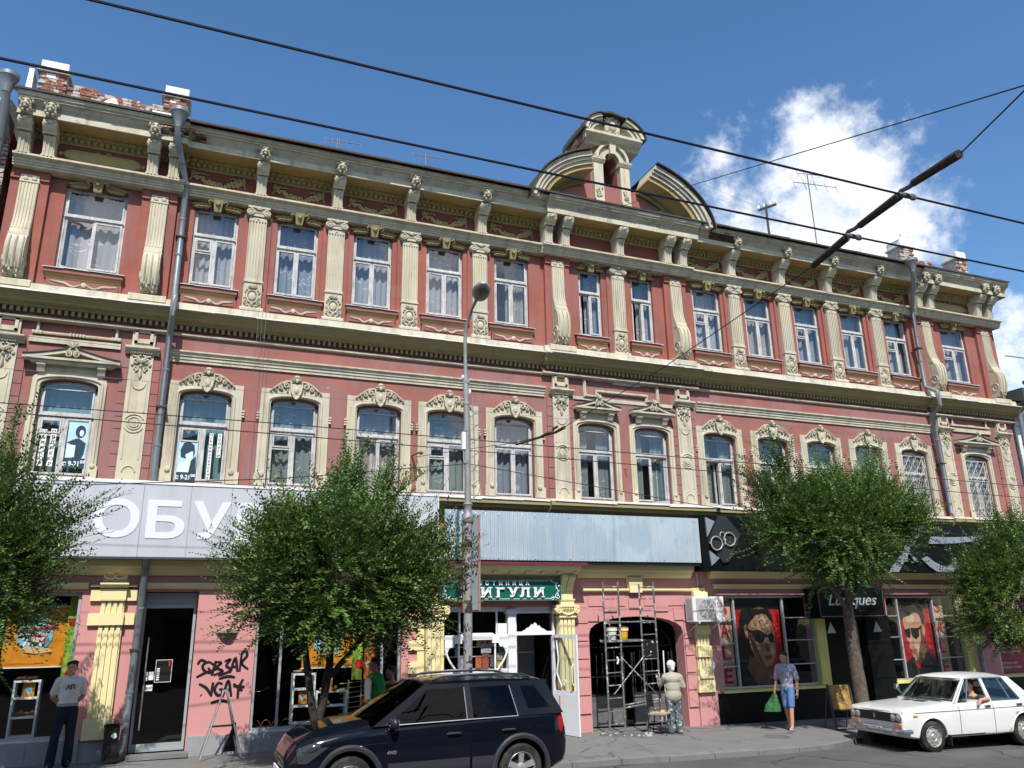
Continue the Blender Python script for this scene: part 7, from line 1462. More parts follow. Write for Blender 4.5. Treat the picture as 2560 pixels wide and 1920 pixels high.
    me = bpy.data.meshes.new('crown'); me.vertices.add(len(V)); me.vertices.foreach_set('co', V.astype('f').ravel()); me.loops.add(len(V)); me.loops.foreach_set('vertex_index', np.arange(len(V), dtype='i')); me.polygons.add(nq); me.polygons.foreach_set('loop_start', np.arange(0, len(V), 4, dtype='i')); me.update(calc_edges=True)
    me.materials.append(LEAF); obj('crown', me, t); br.build('twigs', BARKD, t)['kind'] = 'stuff'
    return t
tree('round-crowned elm with two dark stems behind the dark car', (-7.86, -2.6), [([(-7.86, -2.6, -.1), (-7.9, -2.6, .72)], (.13, .10)), ([(-7.9, -2.6, .65), (-8.0, -2.62, 1.15), (-8.19, -2.66, 2.13), (-8.3, -2.7, 3.1)], (.075, .065, .055, .03)), ([(-7.88, -2.6, .65), (-7.73, -2.55, 1.57), (-7.68, -2.5, 2.12), (-7.6, -2.4, 3.3)], (.08, .07, .06, .03)), ([(-7.73, -2.55, 1.50), (-7.28, -2.5, 1.98), (-6.8, -2.4, 2.7)], (.05, .045, .025)), ([(-8.15, -2.65, 2.0), (-8.8, -2.8, 2.8)], (.035, .02)), ([(-7.7, -2.5, 2.1), (-7.9, -2.9, 3.2), (-8, -3.1, 4.0)], (.04, .03, .015))],
     [((-7.7, -2.6, 3.45), (1.55, 1.25, 1.05)), ((-8.6, -2.7, 3.2), (.95, .9, .8)), ((-6.6, -2.5, 3.3), (.95, .9, .85)), ((-7.3, -2.6, 4.05), (.95, .8, .5)), ((-8.3, -2.6, 3.85), (.75, .7, .45)), ((-7.5, -2.7, 2.55), (1.2, .9, .42)), ((-6.15, -2.5, 2.75), (.45, .5, .4)), ((-7.55, -2.6, 4.6), (.22, .25, .25)), ((-6.9, -2.6, 4.45), (.2, .2, .2)), ((-6.0, -2.5, 3.6), (.35, .4, .45))], 3600, 11, BARKD, (-.08, -.5, -.05))
tree('spreading elm with straight trunk in front of the black optician sign', (4.12, -2.85), [([(4.12, -2.85, -.35), (4.12, -2.85, .4), (4.06, -2.85, 1.6), (4.06, -2.85, 2.6)], (.19, .16, .135, .12)), ([(4.06, -2.85, 2.5), (3.50, -2.90, 3.2), (2.70, -3.00, 4.1)], (.07, .05, .025)), ([(4.06, -2.85, 2.55), (4.40, -2.80, 3.6), (4.80, -2.80, 4.9)], (.09, .06, .03)), ([(4.10, -2.85, 2.6), (4.90, -2.70, 3.4), (5.80, -2.70, 4.2)], (.06, .045, .02)), ([(4.06, -2.85, 2.6), (4.00, -3.10, 3.8), (3.90, -3.20, 5)], (.07, .05, .02))],
     [((4.10, -2.85, 4.35), (1.65, 1.15, 1.05)), ((2.70, -2.90, 4.5), (.95, .9, .85)), ((5.50, -2.80, 4.55), (1.1, .9, .85)), ((5.00, -2.80, 5.05), (.8, .75, .5)), ((3.50, -2.85, 4.9), (.8, .7, .42)), ((4.10, -2.90, 3.55), (1.0, .8, .34)), ((2.25, -2.85, 4.95), (.3, .35, .3)), ((6.00, -2.75, 4.7), (.5, .6, .4)), ((5.30, -2.80, 5.55), (.2, .2, .22)), ((4.10, -2.80, 5.3), (.22, .25, .22)), ((2.70, -2.80, 5.5), (.2, .2, .25))], 3600, 23, BARK, (-.24, -.25, -.05))
tree('dense elm crown at the left edge in front of the grey fascia', (-14.0, -2.6), [([(-14.0, -2.6, -.1), (-13.98, -2.6, 1.4), (-13.9, -2.6, 2.6)], (.15, .12, .10)), ([(-13.9, -2.6, 2.4), (-13.3, -2.6, 3.3)], (.06, .03)), ([(-13.9, -2.6, 2.5), (-14.4, -2.5, 3.6)], (.06, .03)), ([(-13.9, -2.6, 2.5), (-13.8, -2.8, 4.2)], (.07, .03))],
     [((-13.75, -2.6, 3.75), (1.35, 1.2, 1.05)), ((-12.85, -2.6, 3.55), (.62, .7, .62)), ((-13.4, -2.6, 4.35), (.85, .75, .42)), ((-13.6, -2.6, 2.75), (1.05, .8, .42)), ((-12.75, -2.6, 2.9), (.45, .5, .28)), ((-14.8, -2.6, 3.7), (.9, 1, .9)), ((-12.4, -2.6, 4.05), (.25, .3, .22)), ((-13.2, -2.6, 4.95), (.25, .25, .2))], 2600, 37, BARK, (.13, -.5, -.22))
tree('elm with drooping branches at the right edge above the white car boot', (10.6, -2.4), [([(10.6, -2.4, -.4), (10.6, -2.4, 1.2), (10.55, -2.4, 2.6)], (.17, .14, .11)), ([(10.55, -2.4, 2.4), (9.7, -2.4, 3.2), (9.0, -2.4, 3.5)], (.06, .04, .02)), ([(10.55, -2.4, 2.5), (10.7, -2.3, 4.2)], (.08, .03)), ([(10.55, -2.4, 2.4), (11.6, -2.3, 3.4)], (.06, .03))],
     [((10.7, -2.4, 3.6), (1.45, 1.1, 1.0)), ((9.5, -2.4, 3.15), (1.0, .9, .7)), ((8.85, -2.5, 2.75), (.6, .6, .45)), ((9.3, -2.5, 2.2), (.6, .6, .42)), ((10.9, -2.4, 4.35), (.9, .8, .45)), ((12.0, -2.4, 3.5), (1, 1, .9)), ((10.0, -2.45, 2.0), (.5, .5, .42)), ((8.6, -2.5, 2.0), (.25, .25, .35))], 2600, 51)
# ------------------------------------------------------------------ vehicles
def loft(secs, cap=True):
    m = MB(); n = None
    for x, half in secs:
        ring = [(x, -y, z) for y, z in half]+[(x, y, z) for y, z in half[-2:0:-1]]; n = len(ring); m.v += ring
    for i in range(len(secs)-1):
        for k in range(n): m.f.append((i*n+k, i*n+(k+1) % n, (i+1)*n+(k+1) % n, (i+1)*n+k))
    if cap: m.f += [tuple(range(n))[::-1], tuple((len(secs)-1)*n+k for k in range(n))]
    return m
def eval_mods(o):
    dg = bpy.context.evaluated_depsgraph_get(); dg.update(); me = bpy.data.meshes.new_from_object(o.evaluated_get(dg)); return me
def bool_cut(me, cutters):
    o = bpy.data.objects.new('tmp', me); COL.objects.link(o); cs = []
    for c in cutters:
        co = bpy.data.objects.new('cut', c.mesh('cut', None, 0)); COL.objects.link(co); md = o.modifiers.new('b', 'BOOLEAN'); md.object = co; md.operation = 'DIFFERENCE'; md.solver = 'EXACT'; cs.append(co)
    bpy.context.view_layer.update(); r = eval_mods(o)
    for c in cs+[o]: bpy.data.objects.remove(c)
    return r
def catmull(tab, x):
    for i in range(len(tab)-1):
        if tab[i][0] <= x <= tab[i+1][0]:
            t = (x-tab[i][0])/(tab[i+1][0]-tab[i][0]); t = t*t*(3-2*t)*.35+t*.65; return [a+(b-a)*t for a, b in zip(tab[i][1:], tab[i+1][1:])]
    return list(tab[-1][1:])
class Car:
    def __init__(s, name, label, loc, rz, L, tab, paint, hubs, rw, sect, arch=1.14):
        s.e = thing(name, label, 'car', loc, rz); s.L = L; s.paint = paint
        xs = sorted(set([t[0] for t in tab]+[L*i/26 for i in range(27)])); secs = [(x-L/2, sect(*catmull(tab, x))) for x in xs]
        me = loft(secs).mesh('body', paint, 0); s.half = tab[len(tab)//2][1]
        cut = []
        for hx, hz, ht in hubs:
            for sd in (-1, 1): y0, y1 = sorted((sd*(s.half-.30), sd*(s.half+.2))); cut.append(MB().lathe([(rw*arch, y0), (rw*arch, y1)], (hx-L/2, 0, hz), 28, 'y'))
        me = bool_cut(me, cut); me.name = 'body'
        if not me.materials: me.materials.append(paint)
        me.shade_smooth(); me.set_sharp_from_angle(angle=radians(32)); s.body = obj('body', me, s.e)
        bm = bmesh.new(); bm.from_mesh(me); s.bvh = BVHTree.FromBMesh(bm); bm.free(); s.hubs = hubs; s.rw = rw
        [MB().lathe([(rw*arch*.99, -s.half+.26), (rw*arch*.99, s.half-.26)], (hx-L/2, 0, hz), 20, 'y').build('wheel_well', DARK, s.body, 0) for hx, hz, ht in hubs]
    def side(s, x, z, sd=-1, off=.004):
        h = s.bvh.ray_cast(Vector((x-s.L/2, sd*3, z)), Vector((0, -sd, 0))); y = h[0].y if h[0] else sd*s.half; return Vector((x-s.L/2, y+sd*off, z))
    def front(s, y, z, off=.004):
        h = s.bvh.ray_cast(Vector((-s.L, y, z)), Vector((1, 0, 0))); return Vector(((h[0].x if h[0] else -s.L/2)-off, y, z))
    def top(s, x, y, off=.004):
        h = s.bvh.ray_cast(Vector((x-s.L/2, y, 3)), Vector((0, 0, -1))); return Vector((x-s.L/2, y, (h[0].z if h[0] else 1)+off))
    def patch(s, name, fx0, fx1, z0, z1, m, sd=-1, off=.005, n=10, parent=None):
        q = MB()
        for i in range(n+1):
            z = z0+(z1-z0)*i/n
            for j in range(n+1): a, b = fx0(z), fx1(z); q.v.append(tuple(s.side(a+(b-a)*j/n, z, sd, off)))
        q.f = [(i*(n+1)+j, i*(n+1)+j+1, (i+1)*(n+1)+j+1, (i+1)*(n+1)+j) for i in range(n) for j in range(n)]
        return q.build(name, m, parent or s.e, 60)
    def line(s, name, P, r, m, sd=-1, off=0, parent=None): return MB().tube([s.side(x, z, sd, off) for x, z in P], r, 5).build(name, m, parent or s.body, 60)
    def strip(s, name, xb0, xb1, xt0, xt1, zb, zt, yb, yt, m, parent=None, th=.03, zb1=None, zt1=None, sides=(-1, 1)):
        o = None
        for sd in sides:
            H = s.L/2; b1 = zb1 if zb1 is not None else zb; t1 = zt1 if zt1 is not None else zt
            P = [(xb0-H, sd*yb, zb), (xb1-H, sd*yb, b1), (xt1-H, sd*yt, t1), (xt0-H, sd*yt, zt)]; Q = [(x, y-sd*th, z) for x, y, z in P]
            o = MB().add(P+Q, [(0, 1, 2, 3), (7, 6, 5, 4), (0, 4, 5, 1), (1, 5, 6, 2), (2, 6, 7, 3), (3, 7, 4, 0)]).build(name, m, parent or s.e, 0)
        return o
    def wheels(s, rim, tw, spokes, cover=None):
        r = s.rw; lst = []
        for hx, hz, ht in s.hubs:
            for sd in (-1, 1):
                y0 = sd*(ht); w = MB().lathe([(r*.66, -tw/2), (r*.90, -tw/2), (r*.985, -tw*.38), (r, -tw*.2), (r, tw*.2), (r*.985, tw*.38), (r*.90, tw/2), (r*.66, tw/2), (r*.64, 0), (r*.66, -tw/2)], (0, 0, 0), 32, 'y', False)
                t = w.build('wheel', RUBBER, s.e, 40, (hx-s.L/2, y0, hz)); q = MB(); q.lathe([(r*.67, -tw*.46), (r*.64, -tw*.50), (r*.60, -tw*.36), (r*.57, -tw*.2)], (0, 0, 0), 28, 'y', False)
                if spokes:
                    for k in range(spokes):
                        a = 2*pi*k/spokes+.3; u, v = (cos(a), sin(a)), (-sin(a), cos(a)); P = lambda rr, ww, yy: (u[0]*rr+v[0]*ww, yy, u[1]*rr+v[1]*ww)
                        q.hexa([P(.05, -.035, -tw*.34), P(.05, .035, -tw*.34), P(.05, .035, -tw*.2), P(.05, -.035, -tw*.2), P(r*.62, -.045, -tw*.44), P(r*.62, .045, -tw*.44), P(r*.62, .045, -tw*.25), P(r*.62, -.045, -tw*.25)])
                    q.lathe([(.065, -tw*.2), (.065, -tw*.40), (.045, -tw*.44), (.01, -tw*.45)], (0, 0, 0), 14, 'y')
                else:
                    q.lathe([(r*.58, -tw*.30), (r*.50, -tw*.24), (r*.42, -tw*.36), (r*.30, -tw*.42), (r*.26, -tw*.34), (r*.18, -tw*.36), (r*.12, -tw*.48), (.01, -tw*.49)], (0, 0, 0), 24, 'y')
                    for k in range(8): a = k*pi/4; q.lathe([(.028, -tw*.37), (.02, -tw*.39)], (r*.47*cos(a), 0, r*.47*sin(a)), 8, 'y')
                me = q.mesh('rim', rim, 35)
                if sd > 0: me.transform(Matrix.Rotation(pi, 4, 'Z'))
                obj('rim', me, t); MB().lathe([(r*.60, -.02), (r*.60, .02)], (0, -sd*-0.0, 0), 18, 'y').build('brake_disc', mat('dark_brake', (.03, .03, .03), .6), t, 0)
def sect_round(wl, zb, zs, zt): return [(0, zb), (wl*.84, zb), (wl*.955, zb+.06), (wl*.99, zb+.20), (wl, zb+(zs-zb)*.55), (wl*.985, zs-.08), (wl*.955, zs), (wl*.88, zs+(zt-zs)*.5), (wl*.70, zt-(zt-zs)*.12), (wl*.4, zt-.004), (0, zt)]
def sect_box(wl, zb, zs, zt): return [(0, zb), (wl*.90, zb), (wl*.955, zb+.03), (wl*.975, zb+.12), (wl, zb+(zs-zb)*.62), (wl, zb+(zs-zb)*.80), (wl*.985, zs-.02), (wl*.965, zs+.005), (wl*.90, zs+(zt-zs)*.55), (wl*.6, zt-.006), (0, zt)]
def roofskin(C, tab, m, name='roof', n=8, th=.035):
    q = MB(); H = C.L/2
    for x, y, z, c in tab:
        for k in range(n+1): t = -1+2*k/n; q.v.append((x-H, y*t, z+c*(1-abs(t)**2.6)))
    k = n+1; q.f = [(i*k+j, i*k+j+1, (i+1)*k+j+1, (i+1)*k+j) for i in range(len(tab)-1) for j in range(n)]
    o = len(q.v); q.v += [(x, y*.985, z-th) for x, y, z in q.v]; q.f += [tuple(o+a for a in f)[::-1] for f in list(q.f)]
    T = len(tab)
    for i in range(T-1): q.f += [(i*k, (i+1)*k, o+(i+1)*k, o+i*k), (i*k+n, o+i*k+n, o+(i+1)*k+n, (i+1)*k+n)]
    for j in range(n): q.f += [(j, o+j, o+j+1, j+1), ((T-1)*k+j, (T-1)*k+j+1, o+(T-1)*k+j+1, o+(T-1)*k+j)]
    return q.build(name, m, C.e, 45)
def suv():
    paint = mat('navy_black_car_paint', (.003, .0045, .009), .12, .22, .0, coat=.15, dirt=(.012, .012, .013), damt=.3, dscale=1.5); trim = mat('dark_grey_plastic', (.028, .030, .036), .5, .4)
    tab = [(0, .60, .34, .60, .66), (.05, .72, .26, .68, .76), (.14, .81, .23, .78, .90), (.36, .875, .22, .89, 1.01), (.75, .90, .22, .96, 1.085), (1.1, .91, .23, .99, 1.13), (1.45, .912, .25, 1.01, 1.12), (2.2, .915, .25, 1.03, 1.08), (3.0, .915, .25, 1.05, 1.10), (3.7, .91, .26, 1.07, 1.12), (4.08, .875, .29, 1.07, 1.13), (4.26, .80, .34, 1.04, 1.09), (4.35, .70, .42, .84, .88)]
    X0 = -6.55; g = gz(X0)-KD; C = Car('sport_utility_car', 'dark navy sport utility car parked at the kerb in the foreground', (X0, -4.54, g), radians(.9), 4.35, tab, paint, [(.86, .345, .80), (3.49, .345, .80)], .345, sect_round, 1.17); e = C.e; H = 2.175
    tint = glass('tinted_car_glass', (.10, .12, .13), 1.30)
    zb, zt, yb, yt = 1.05, 1.585, .865, .665; zw = 1.515; yw = .865-.2*(1.515-1.05)/.535
    st = lambda n, a, b, c, d, m, th=.03, **k: C.strip(n, a, b, c, d, zb+.012*(a-1.3), zt, yb, yt, m, None, th, zb+.012*(b-1.3), zt, **k)
    st('pillar', 1.18, 1.40, 2.00, 2.13, paint); st('pillar', 2.62, 2.73, 2.62, 2.72, mat('black_pillar_trim', (.01, .01, .011), .35), .032); st('pillar', 3.46, 3.60, 3.34, 3.47, paint); st('pillar', 4.08, 4.24, 3.80, 4.0, paint)
    sw = lambda n, a, b, c, d, m, th, z1=zw, z0=0, off=0: C.strip(n, a, b, c, d, zb+z0+.012*(a-1.3), z1, yb-.2*z0/.535+off, yw+off+(zw-z1)*.37, m, None, th, zb+z0+.012*(b-1.3), z1)
    for a in ((1.40, 2.62, 2.02, 2.62), (2.73, 3.46, 2.72, 3.38)): sw('side_window', *a, tint, .006)
    for a in ((2.02, 2.62, 2.13, 2.62), (2.72, 3.38, 2.72, 3.34)): C.strip('window_frame', *a, zw, zt, yw, yt, paint)
    st('rear_quarter', 3.58, 4.10, 3.45, 3.82, paint, .03); sw('quarter_window', 3.66, 4.02, 3.56, 3.80, tint, .008, 1.50, .10, .006)
    for sd in (-1, 1): MB().tube([(1.42-H, sd*(yb+.004), zb+.004), (2.62-H, sd*(yb+.004), zb+.02), (3.46-H, sd*(yb+.004), zb+.028)], .008, 5).build('belt_trim', STEEL, e); MB().tube([(2.625-H, sd*(yb+.003), zb+.02), (2.625-H, sd*(yw+.003), zw)], .007, 5).tube([(3.46-H, sd*(yb+.003), zb+.03), (3.38-H, sd*(yw+.003), zw)], .006, 5).build('window_trim', STEEL, e); C.strip('pillar', 3.55, 4.24, 3.36, 3.5, 1.06, 1.10, yb, yb-.012, paint) if False else None
    P = [(1.18-H, -yb, 1.04), (1.18-H, yb, 1.04), (2.02-H, yt, zt), (2.02-H, -yt, zt)]
    q = MB(); n = 8
    for i in range(5):
        f = i/4
        for k in range(n+1): t = -1+2*k/n; x = 1.16+(2.02-1.16)*f-.16*(1-t*t)*(1-f*.6); q.v.append((x-H, (yb-.02+(yt-yb)*f)*t, 1.06+.03*(1-t*t)+(zt-1.06)*f))
    q.f = [(i*9+k, i*9+k+1, (i+1)*9+k+1, (i+1)*9+k) for i in range(4) for k in range(8)]; q.build('windscreen', tint, e, 60)
    MB().add([(4.26-H, -.78, 1.08), (4.26-H, .78, 1.08), (4.0-H, .64, zt-.02), (4.0-H, -.64, zt-.02)], [(0, 1, 2, 3)]).build('rear_window', tint, e, 0)
    roofskin(C, [(1.98, .66, zt-.015, .015), (2.1, .672, zt+.012, .04), (2.5, .68, zt+.03, .05), (3.1, .68, zt+.035, .05), (3.6, .675, zt+.02, .05), (3.9, .665, zt-.0, .04), (4.06, .64, zt-.03, .03)], paint)
    for sd in (-1, 1):
        y = sd*.56; MB().tube([(2.15-H, y, zt+.045), (2.3-H, y, zt+.085), (2.7-H, y, zt+.10), (3.3-H, y, zt+.10), (3.65-H, y, zt+.08), (3.8-H, y, zt+.035)], .018, 6).build('roof_rail', trim, e); MB().tube([(2.35-H, y, zt+.108), (3.1-H, y, zt+.118)], .012, 6).build('rail_strip', STEEL, e)
        # doors, mouldings, handles, arches
        d1 = C.patch('front_door', lambda z: 1.42 if z > .5 else 1.42, lambda z: 2.655, .36, 1.005, paint, sd); d2 = C.patch('rear_door', lambda z: 2.675, lambda z: 3.60 if z > .75 else 3.60-(.75-z)*1.25, .36, 1.02, paint, sd)
        for dd, x0 in ((d1, 2.40), (d2, 3.28)):
            m = MB(); c = C.side(x0, .89, sd, .012); m.tube([c+Vector((-.11, 0, 0)), c+Vector((-.08, sd*.025, .01)), c+Vector((.08, sd*.025, .01)), c+Vector((.11, 0, 0))], .015, 6); m.build('handle', trim, dd)
        for a, b, dd in ((1.40, 2.64, d1), (2.68, 3.28, d2)): C.patch('side_moulding', lambda z, a=a: a, lambda z, b=b: b, .38, .56, trim, sd, .022, 6, dd)
        C.patch('sill', lambda z: 1.30, lambda z: 3.05, .26, .35, trim, sd, .012, 4)
        for hx in (.86, 3.49): m = MB(); m.tube([Vector((x-H, C.side(min(max(x, .12), 4.2), .86, sd, .0).y*.998, max(.27, z))) for x, z in arc(hx, .345, .45, -.12, pi+.12, 18)], .045, 6); m.build('wheel_arch', trim, C.body)
        c = C.side(1.38, .98, sd, .0); m = MB(); m.ball((c.x+.08, c.y+sd*.11, 1.09), (.06, .11, .085), 10, 7); m.tube([(c.x+.06, c.y-sd*.02, 1.02), (c.x+.08, c.y+sd*.06, 1.06)], .03, 6); m.build('wing_mirror', mat('mirror_shell', (.02, .021, .025), .4, .4), e); MB().lathe([(.06, 0), (.06, .002)], (c.x+.142, c.y+sd*.11, 1.09), 10, 'x').build('mirror_glass', STEEL, e, 0)
        m = MB(); m.ball((0, 0, 0), (.17, .06, .075), 10, 7); m.xf(Matrix.Translation(C.side(.30, .80, sd, -.035)) @ Matrix.Rotation(sd*.42, 4, 'Z') @ Matrix.Rotation(-.32, 4, 'Y')); hl = m.build('headlight_reflector', mat('headlight_lens', (.05, .055, .06), .12, .6, .3), e); c = C.front(sd*.60, .45, -.03); MB().lathe([(.055, .03), (.06, -.01), (.05, -.03)], tuple(c), 12, 'x').build('fog_light', mat('fog_lens', (.7, .7, .7), .2, .6, .3), e)
        c = C.side(.98, .80, sd, .004); MB().box(c.x-.04, c.x+.04, c.y-.006, c.y+.006, .785, .815).build('side_repeater', OFFW, e, 0); c = C.side(4.17, .88, sd, .0); m = MB(); m.ball((c.x+.03, c.y-sd*.03, .93), (.06, .04, .17), 8, 7); m.build('tail_light', mat('tail_red', (.35, .01, .015), .2, .5), e)
        C.line('hood_seam', [(.5, .93), (.9, .985), (1.2, 1.0)], .004, DARK, sd); C.line('door_seam', [(1.41, .36+.058*k) for k in range(12)], .005, DARK, sd, .003); C.line('door_seam', [(2.665, .30+.064*k) for k in range(12)], .005, DARK, sd, .003); C.line('door_seam', [(3.10+.5*min(1, k/6)**.7, .36+.062*k) for k in range(11)], .005, DARK, sd, .003)
        C.line('body_crease', [(.5+.34*k, .80+.012*k) for k in range(11)], .006, paint, sd, .0); C.patch('headlight', lambda z: .13+(.82-z)*.1, lambda z: .27+(z-.63)*1.45, .63, .83, mat('headlight_lens', (.05, .055, .06), .12, .6, .3), sd, .008, 6)
    g4 = text_me('4WD', .045, mat('chrome_badge', (.5, .5, .5), .25, .5, .8), .003, .002, 'badge_lettering', .2); c = C.side(1.20, .68, -1, .006); obj('badge_lettering', g4, e, tuple(c+Vector((.25, -.012, 0))))
    m = MB(); [m.tube([C.front(-.36, z, .0), C.front(0, z, .012), C.front(.36, z, .0)], .016, 5) for z in (.60, .66)]; m.build('grille_bar', mat('grille_dark', (.05, .045, .045), .35, .5, .5), e)
    c = C.front(0, .46, .03); MB().box(c.x-.01, c.x+.01, -.26, .26, .40, .52).build('number_plate', OFFW, e, 0); MB().box(c.x-.04, c.x+.12, -.55, .55, .28, .38).build('lower_grille', MBLACK, e, 0)
    m = MB(); m.tube([(1.22-H, -.5, 1.10), (1.4-H, .05, 1.16)], .008, 5); m.tube([(1.22-H, .15, 1.12), (1.4-H, .6, 1.14)], .008, 5); m.build('wiper', MBLACK, e)
    for y in (-.38, .38): MB().box(2.15-H, 2.65-H, y-.22, y+.22, .5, .95).box(2.55-H, 2.70-H, y-.2, y+.2, .9, 1.30).box(2.58-H, 2.68-H, y-.1, y+.1, 1.30, 1.48).build('seat', mat('dark_seat', (.03, .03, .035), .8), e, 0)
    C.wheels(mat('alloy_rim', (.50, .50, .51), .35, .5, .6, dirt=(.2, .18, .15), damt=.5, dscale=6), .22, 5)
suv()
def saloon():
    paint = mat('white_car_paint', (.74, .74, .71), .28, .5, coat=.6, dirt=(.50, .46, .40), damt=.35, dscale=1.6); blk = mat('black_grille', (.015, .015, .015), .45, .4); chrome = mat('chrome', (.55, .55, .56), .22, .5, .9, dirt=(.3, .28, .25), damt=.4, dscale=8)
    tab = [(0, .735, .40, .72, .755), (.05, .765, .31, .80, .83), (.3, .785, .27, .825, .86), (.8, .795, .265, .85, .885), (1.25, .80, .26, .87, .915), (1.6, .805, .26, .88, .915), (2.4, .805, .26, .88, .915), (3.2, .80, .27, .88, .925), (3.5, .795, .28, .88, .94), (3.9, .785, .30, .87, .93), (4.08, .77, .33, .85, .905), (4.12, .75, .40, .80, .86)]
    X0 = 5.38; g = gz(X0)-KD; C = Car('saloon_car', 'old white four-door saloon car parked at the right with the driver inside', (X0, -4.12, g), radians(-4), 4.12, tab, paint, [(.70, .30, .69), (3.12, .30, .67)], .30, sect_box, 1.16); e = C.e; H = 2.06
    gl = glass('clear_car_glass', (.62, .68, .66), 1.5); zb, zt, yb, yt = .90, 1.345, .755, .615
    st = lambda n, a, b, c, d, m, th=.035, **k: C.strip(n, a, b, c, d, zb, zt, yb, yt, m, None, th, **k)
    st('pillar', 1.33, 1.43, 1.80, 1.87, paint); st('pillar', 2.27, 2.35, 2.25, 2.32, paint); st('pillar', 3.12, 3.50, 2.86, 3.04, paint); st('quarter_light', 1.45, 1.66, 1.88, 1.93, gl, .006); st('vent_bar', 1.66, 1.69, 1.93, 1.955, chrome, .02); st('side_window', 1.69, 2.27, 1.955, 2.25, gl, .006, sides=(1,)); st('side_window', 2.35, 2.86, 2.32, 2.72, gl, .006); st('window_bar', 2.86, 2.88, 2.72, 2.74, chrome, .02); st('side_window', 2.88, 3.12, 2.74, 2.86, gl, .006)
    for sd in (-1, 1):
        MB().tube([(1.36-H, sd*(yb+.004), zb+.01), (1.83-H, sd*(yt+.004), zt-.01), (2.30-H, sd*(yt+.006), zt+.005), (2.86-H, sd*(yt+.004), zt-.01), (3.12-H, sd*(yb+.0), zb+.02)], .009, 5).build('window_trim', chrome, e); MB().box(3.22-H, 3.40-H, min(sd*.70, sd*.735), max(sd*.70, sd*.735), .93, .975).build('pillar_vent', blk, e, 0)
    for nm, xb, xt, w0, w1 in (('windscreen', 1.30, 1.79, .70, .585), ('rear_window', 3.50, 3.06, .69, .58)):
        q = MB()
        for f in range(4):
            for k in range(9): t = -1+2*k/8; u = f/3; q.v.append((xb+(xt-xb)*u-H-(.05*(1-t*t) if nm == 'windscreen' else -.05*(1-t*t)), (w0+(w1-w0)*u)*t, zb+.02+(zt-zb-.03)*u))
        q.f = [(i*9+k, i*9+k+1, (i+1)*9+k+1, (i+1)*9+k) for i in range(3) for k in range(8)]; q.build(nm, gl, e, 60)
        MB().tube([q.v[i] for i in list(range(9))+[17, 26, 35]+list(range(34, 26, -1))+[18, 9]], .011, 5, True).build('window_rubber', blk, e)
    MB().box(1.27-H, 1.34-H, -.70, .70, .88, .93).build('cowl', paint, e, 0)
    roofskin(C, [(1.76, .60, zt-.02, .01), (1.84, .612, zt+.008, .03), (2.1, .62, zt+.03, .045), (2.5, .62, zt+.035, .05), (2.85, .615, zt+.025, .045), (3.0, .605, zt+.005, .03), (3.09, .59, zt-.03, .01)], paint)
    for sd in (-1, 1):
        d1 = C.patch('front_door', lambda z: 1.42 if z > .5 else 1.42, lambda z: 2.30, .31, .885, paint, sd, .004, 8); d2 = C.patch('rear_door', lambda z: 2.32, lambda z: 3.12 if z > .66 else 3.12-(.66-z)*.9, .31, .885, paint, sd, .004, 8)
        for dd, x0 in ((d1, 2.16), (d2, 3.02)): c = C.side(x0, .81, sd, .012); MB().box(c.x-.075, c.x+.075, c.y-.014, c.y+.014, .795, .835).build('handle', chrome, dd, 0); MB().box(c.x-.05, c.x+.06, c.y-.018, c.y+.018, .80, .812).build('handle', blk, dd, 0)
        C.line('door_seam', [(1.41, .31+.057*k) for k in range(11)], .004, DARK, sd, .002); C.line('door_seam', [(2.31, .29+.058*k) for k in range(11)], .004, DARK, sd, .002); C.line('door_seam', [(3.12-max(0, .66-z)*.9, z) for z in [.31+.057*k for k in range(11)]], .004, DARK, sd, .002); C.line('waist_moulding', [(.28+k*.34, .752+.002*k) for k in range(12)], .007, blk, sd, .003); C.line('sill_moulding', [(1.1, .30), (2.0, .30), (2.78, .30)], .012, blk, sd, .002)
        for hx in (.70, 3.12): C.line('wheel_arch', [(x, max(.28, z)) for x, z in arc(hx, .30, .352, -.08, pi+.08, 18)], .012, paint, sd, .004)
        c = C.side(.30, .70, sd, .006); MB().box(c.x-.055, c.x+.045, c.y-.008, c.y+.008, .685, .715).build('side_repeater', mat('amber_lens', (.75, .20, .06), .3, .5), e, 0); c = C.side(1.06, .25, sd, -.02); MB().box(c.x-.012, c.x+.012, c.y-.06, c.y+.06, .12, .32).build('mud_flap', blk, e, 0)
        for k, y in enumerate((.50, .65)):
            c = C.front(sd*y, .665, .0); l = MB().lathe([(.078, .03), (.078, -.012), (.066, -.02)], tuple(c), 18, 'x').build('headlight_ring', chrome, e); MB().lathe([(.066, -.012), (.05, -.026), (.001, -.032)], tuple(c), 16, 'x').build('headlight', mat('old_headlight_glass', (.40, .43, .43), .15, .6, .3), e)
        c = C.front(sd*.60, .52, .006); MB().box(c.x-.012, c.x+.02, c.y-.11, c.y+.11, .495, .545).build('indicator', mat('amber_lens', (.75, .20, .06), .3), e, 0)
        m = MB(); y = sd*.60; c = C.front(y, .42, .07); m.box(c.x-.05, c.x+.03, y-.05, y+.05, .37, .47); m.build('overrider', chrome, e, 0)
    q = MB(); n = 10
    for i in range(2):
        for k in range(n+1): y = -.735+1.47*k/n; q.v.append(tuple(C.front(y, (.575, .75)[i], .008)))
    q.f = [(k, k+1, n+2+k, n+1+k) for k in range(n)]; gr = q.build('grille', blk, e, 0)
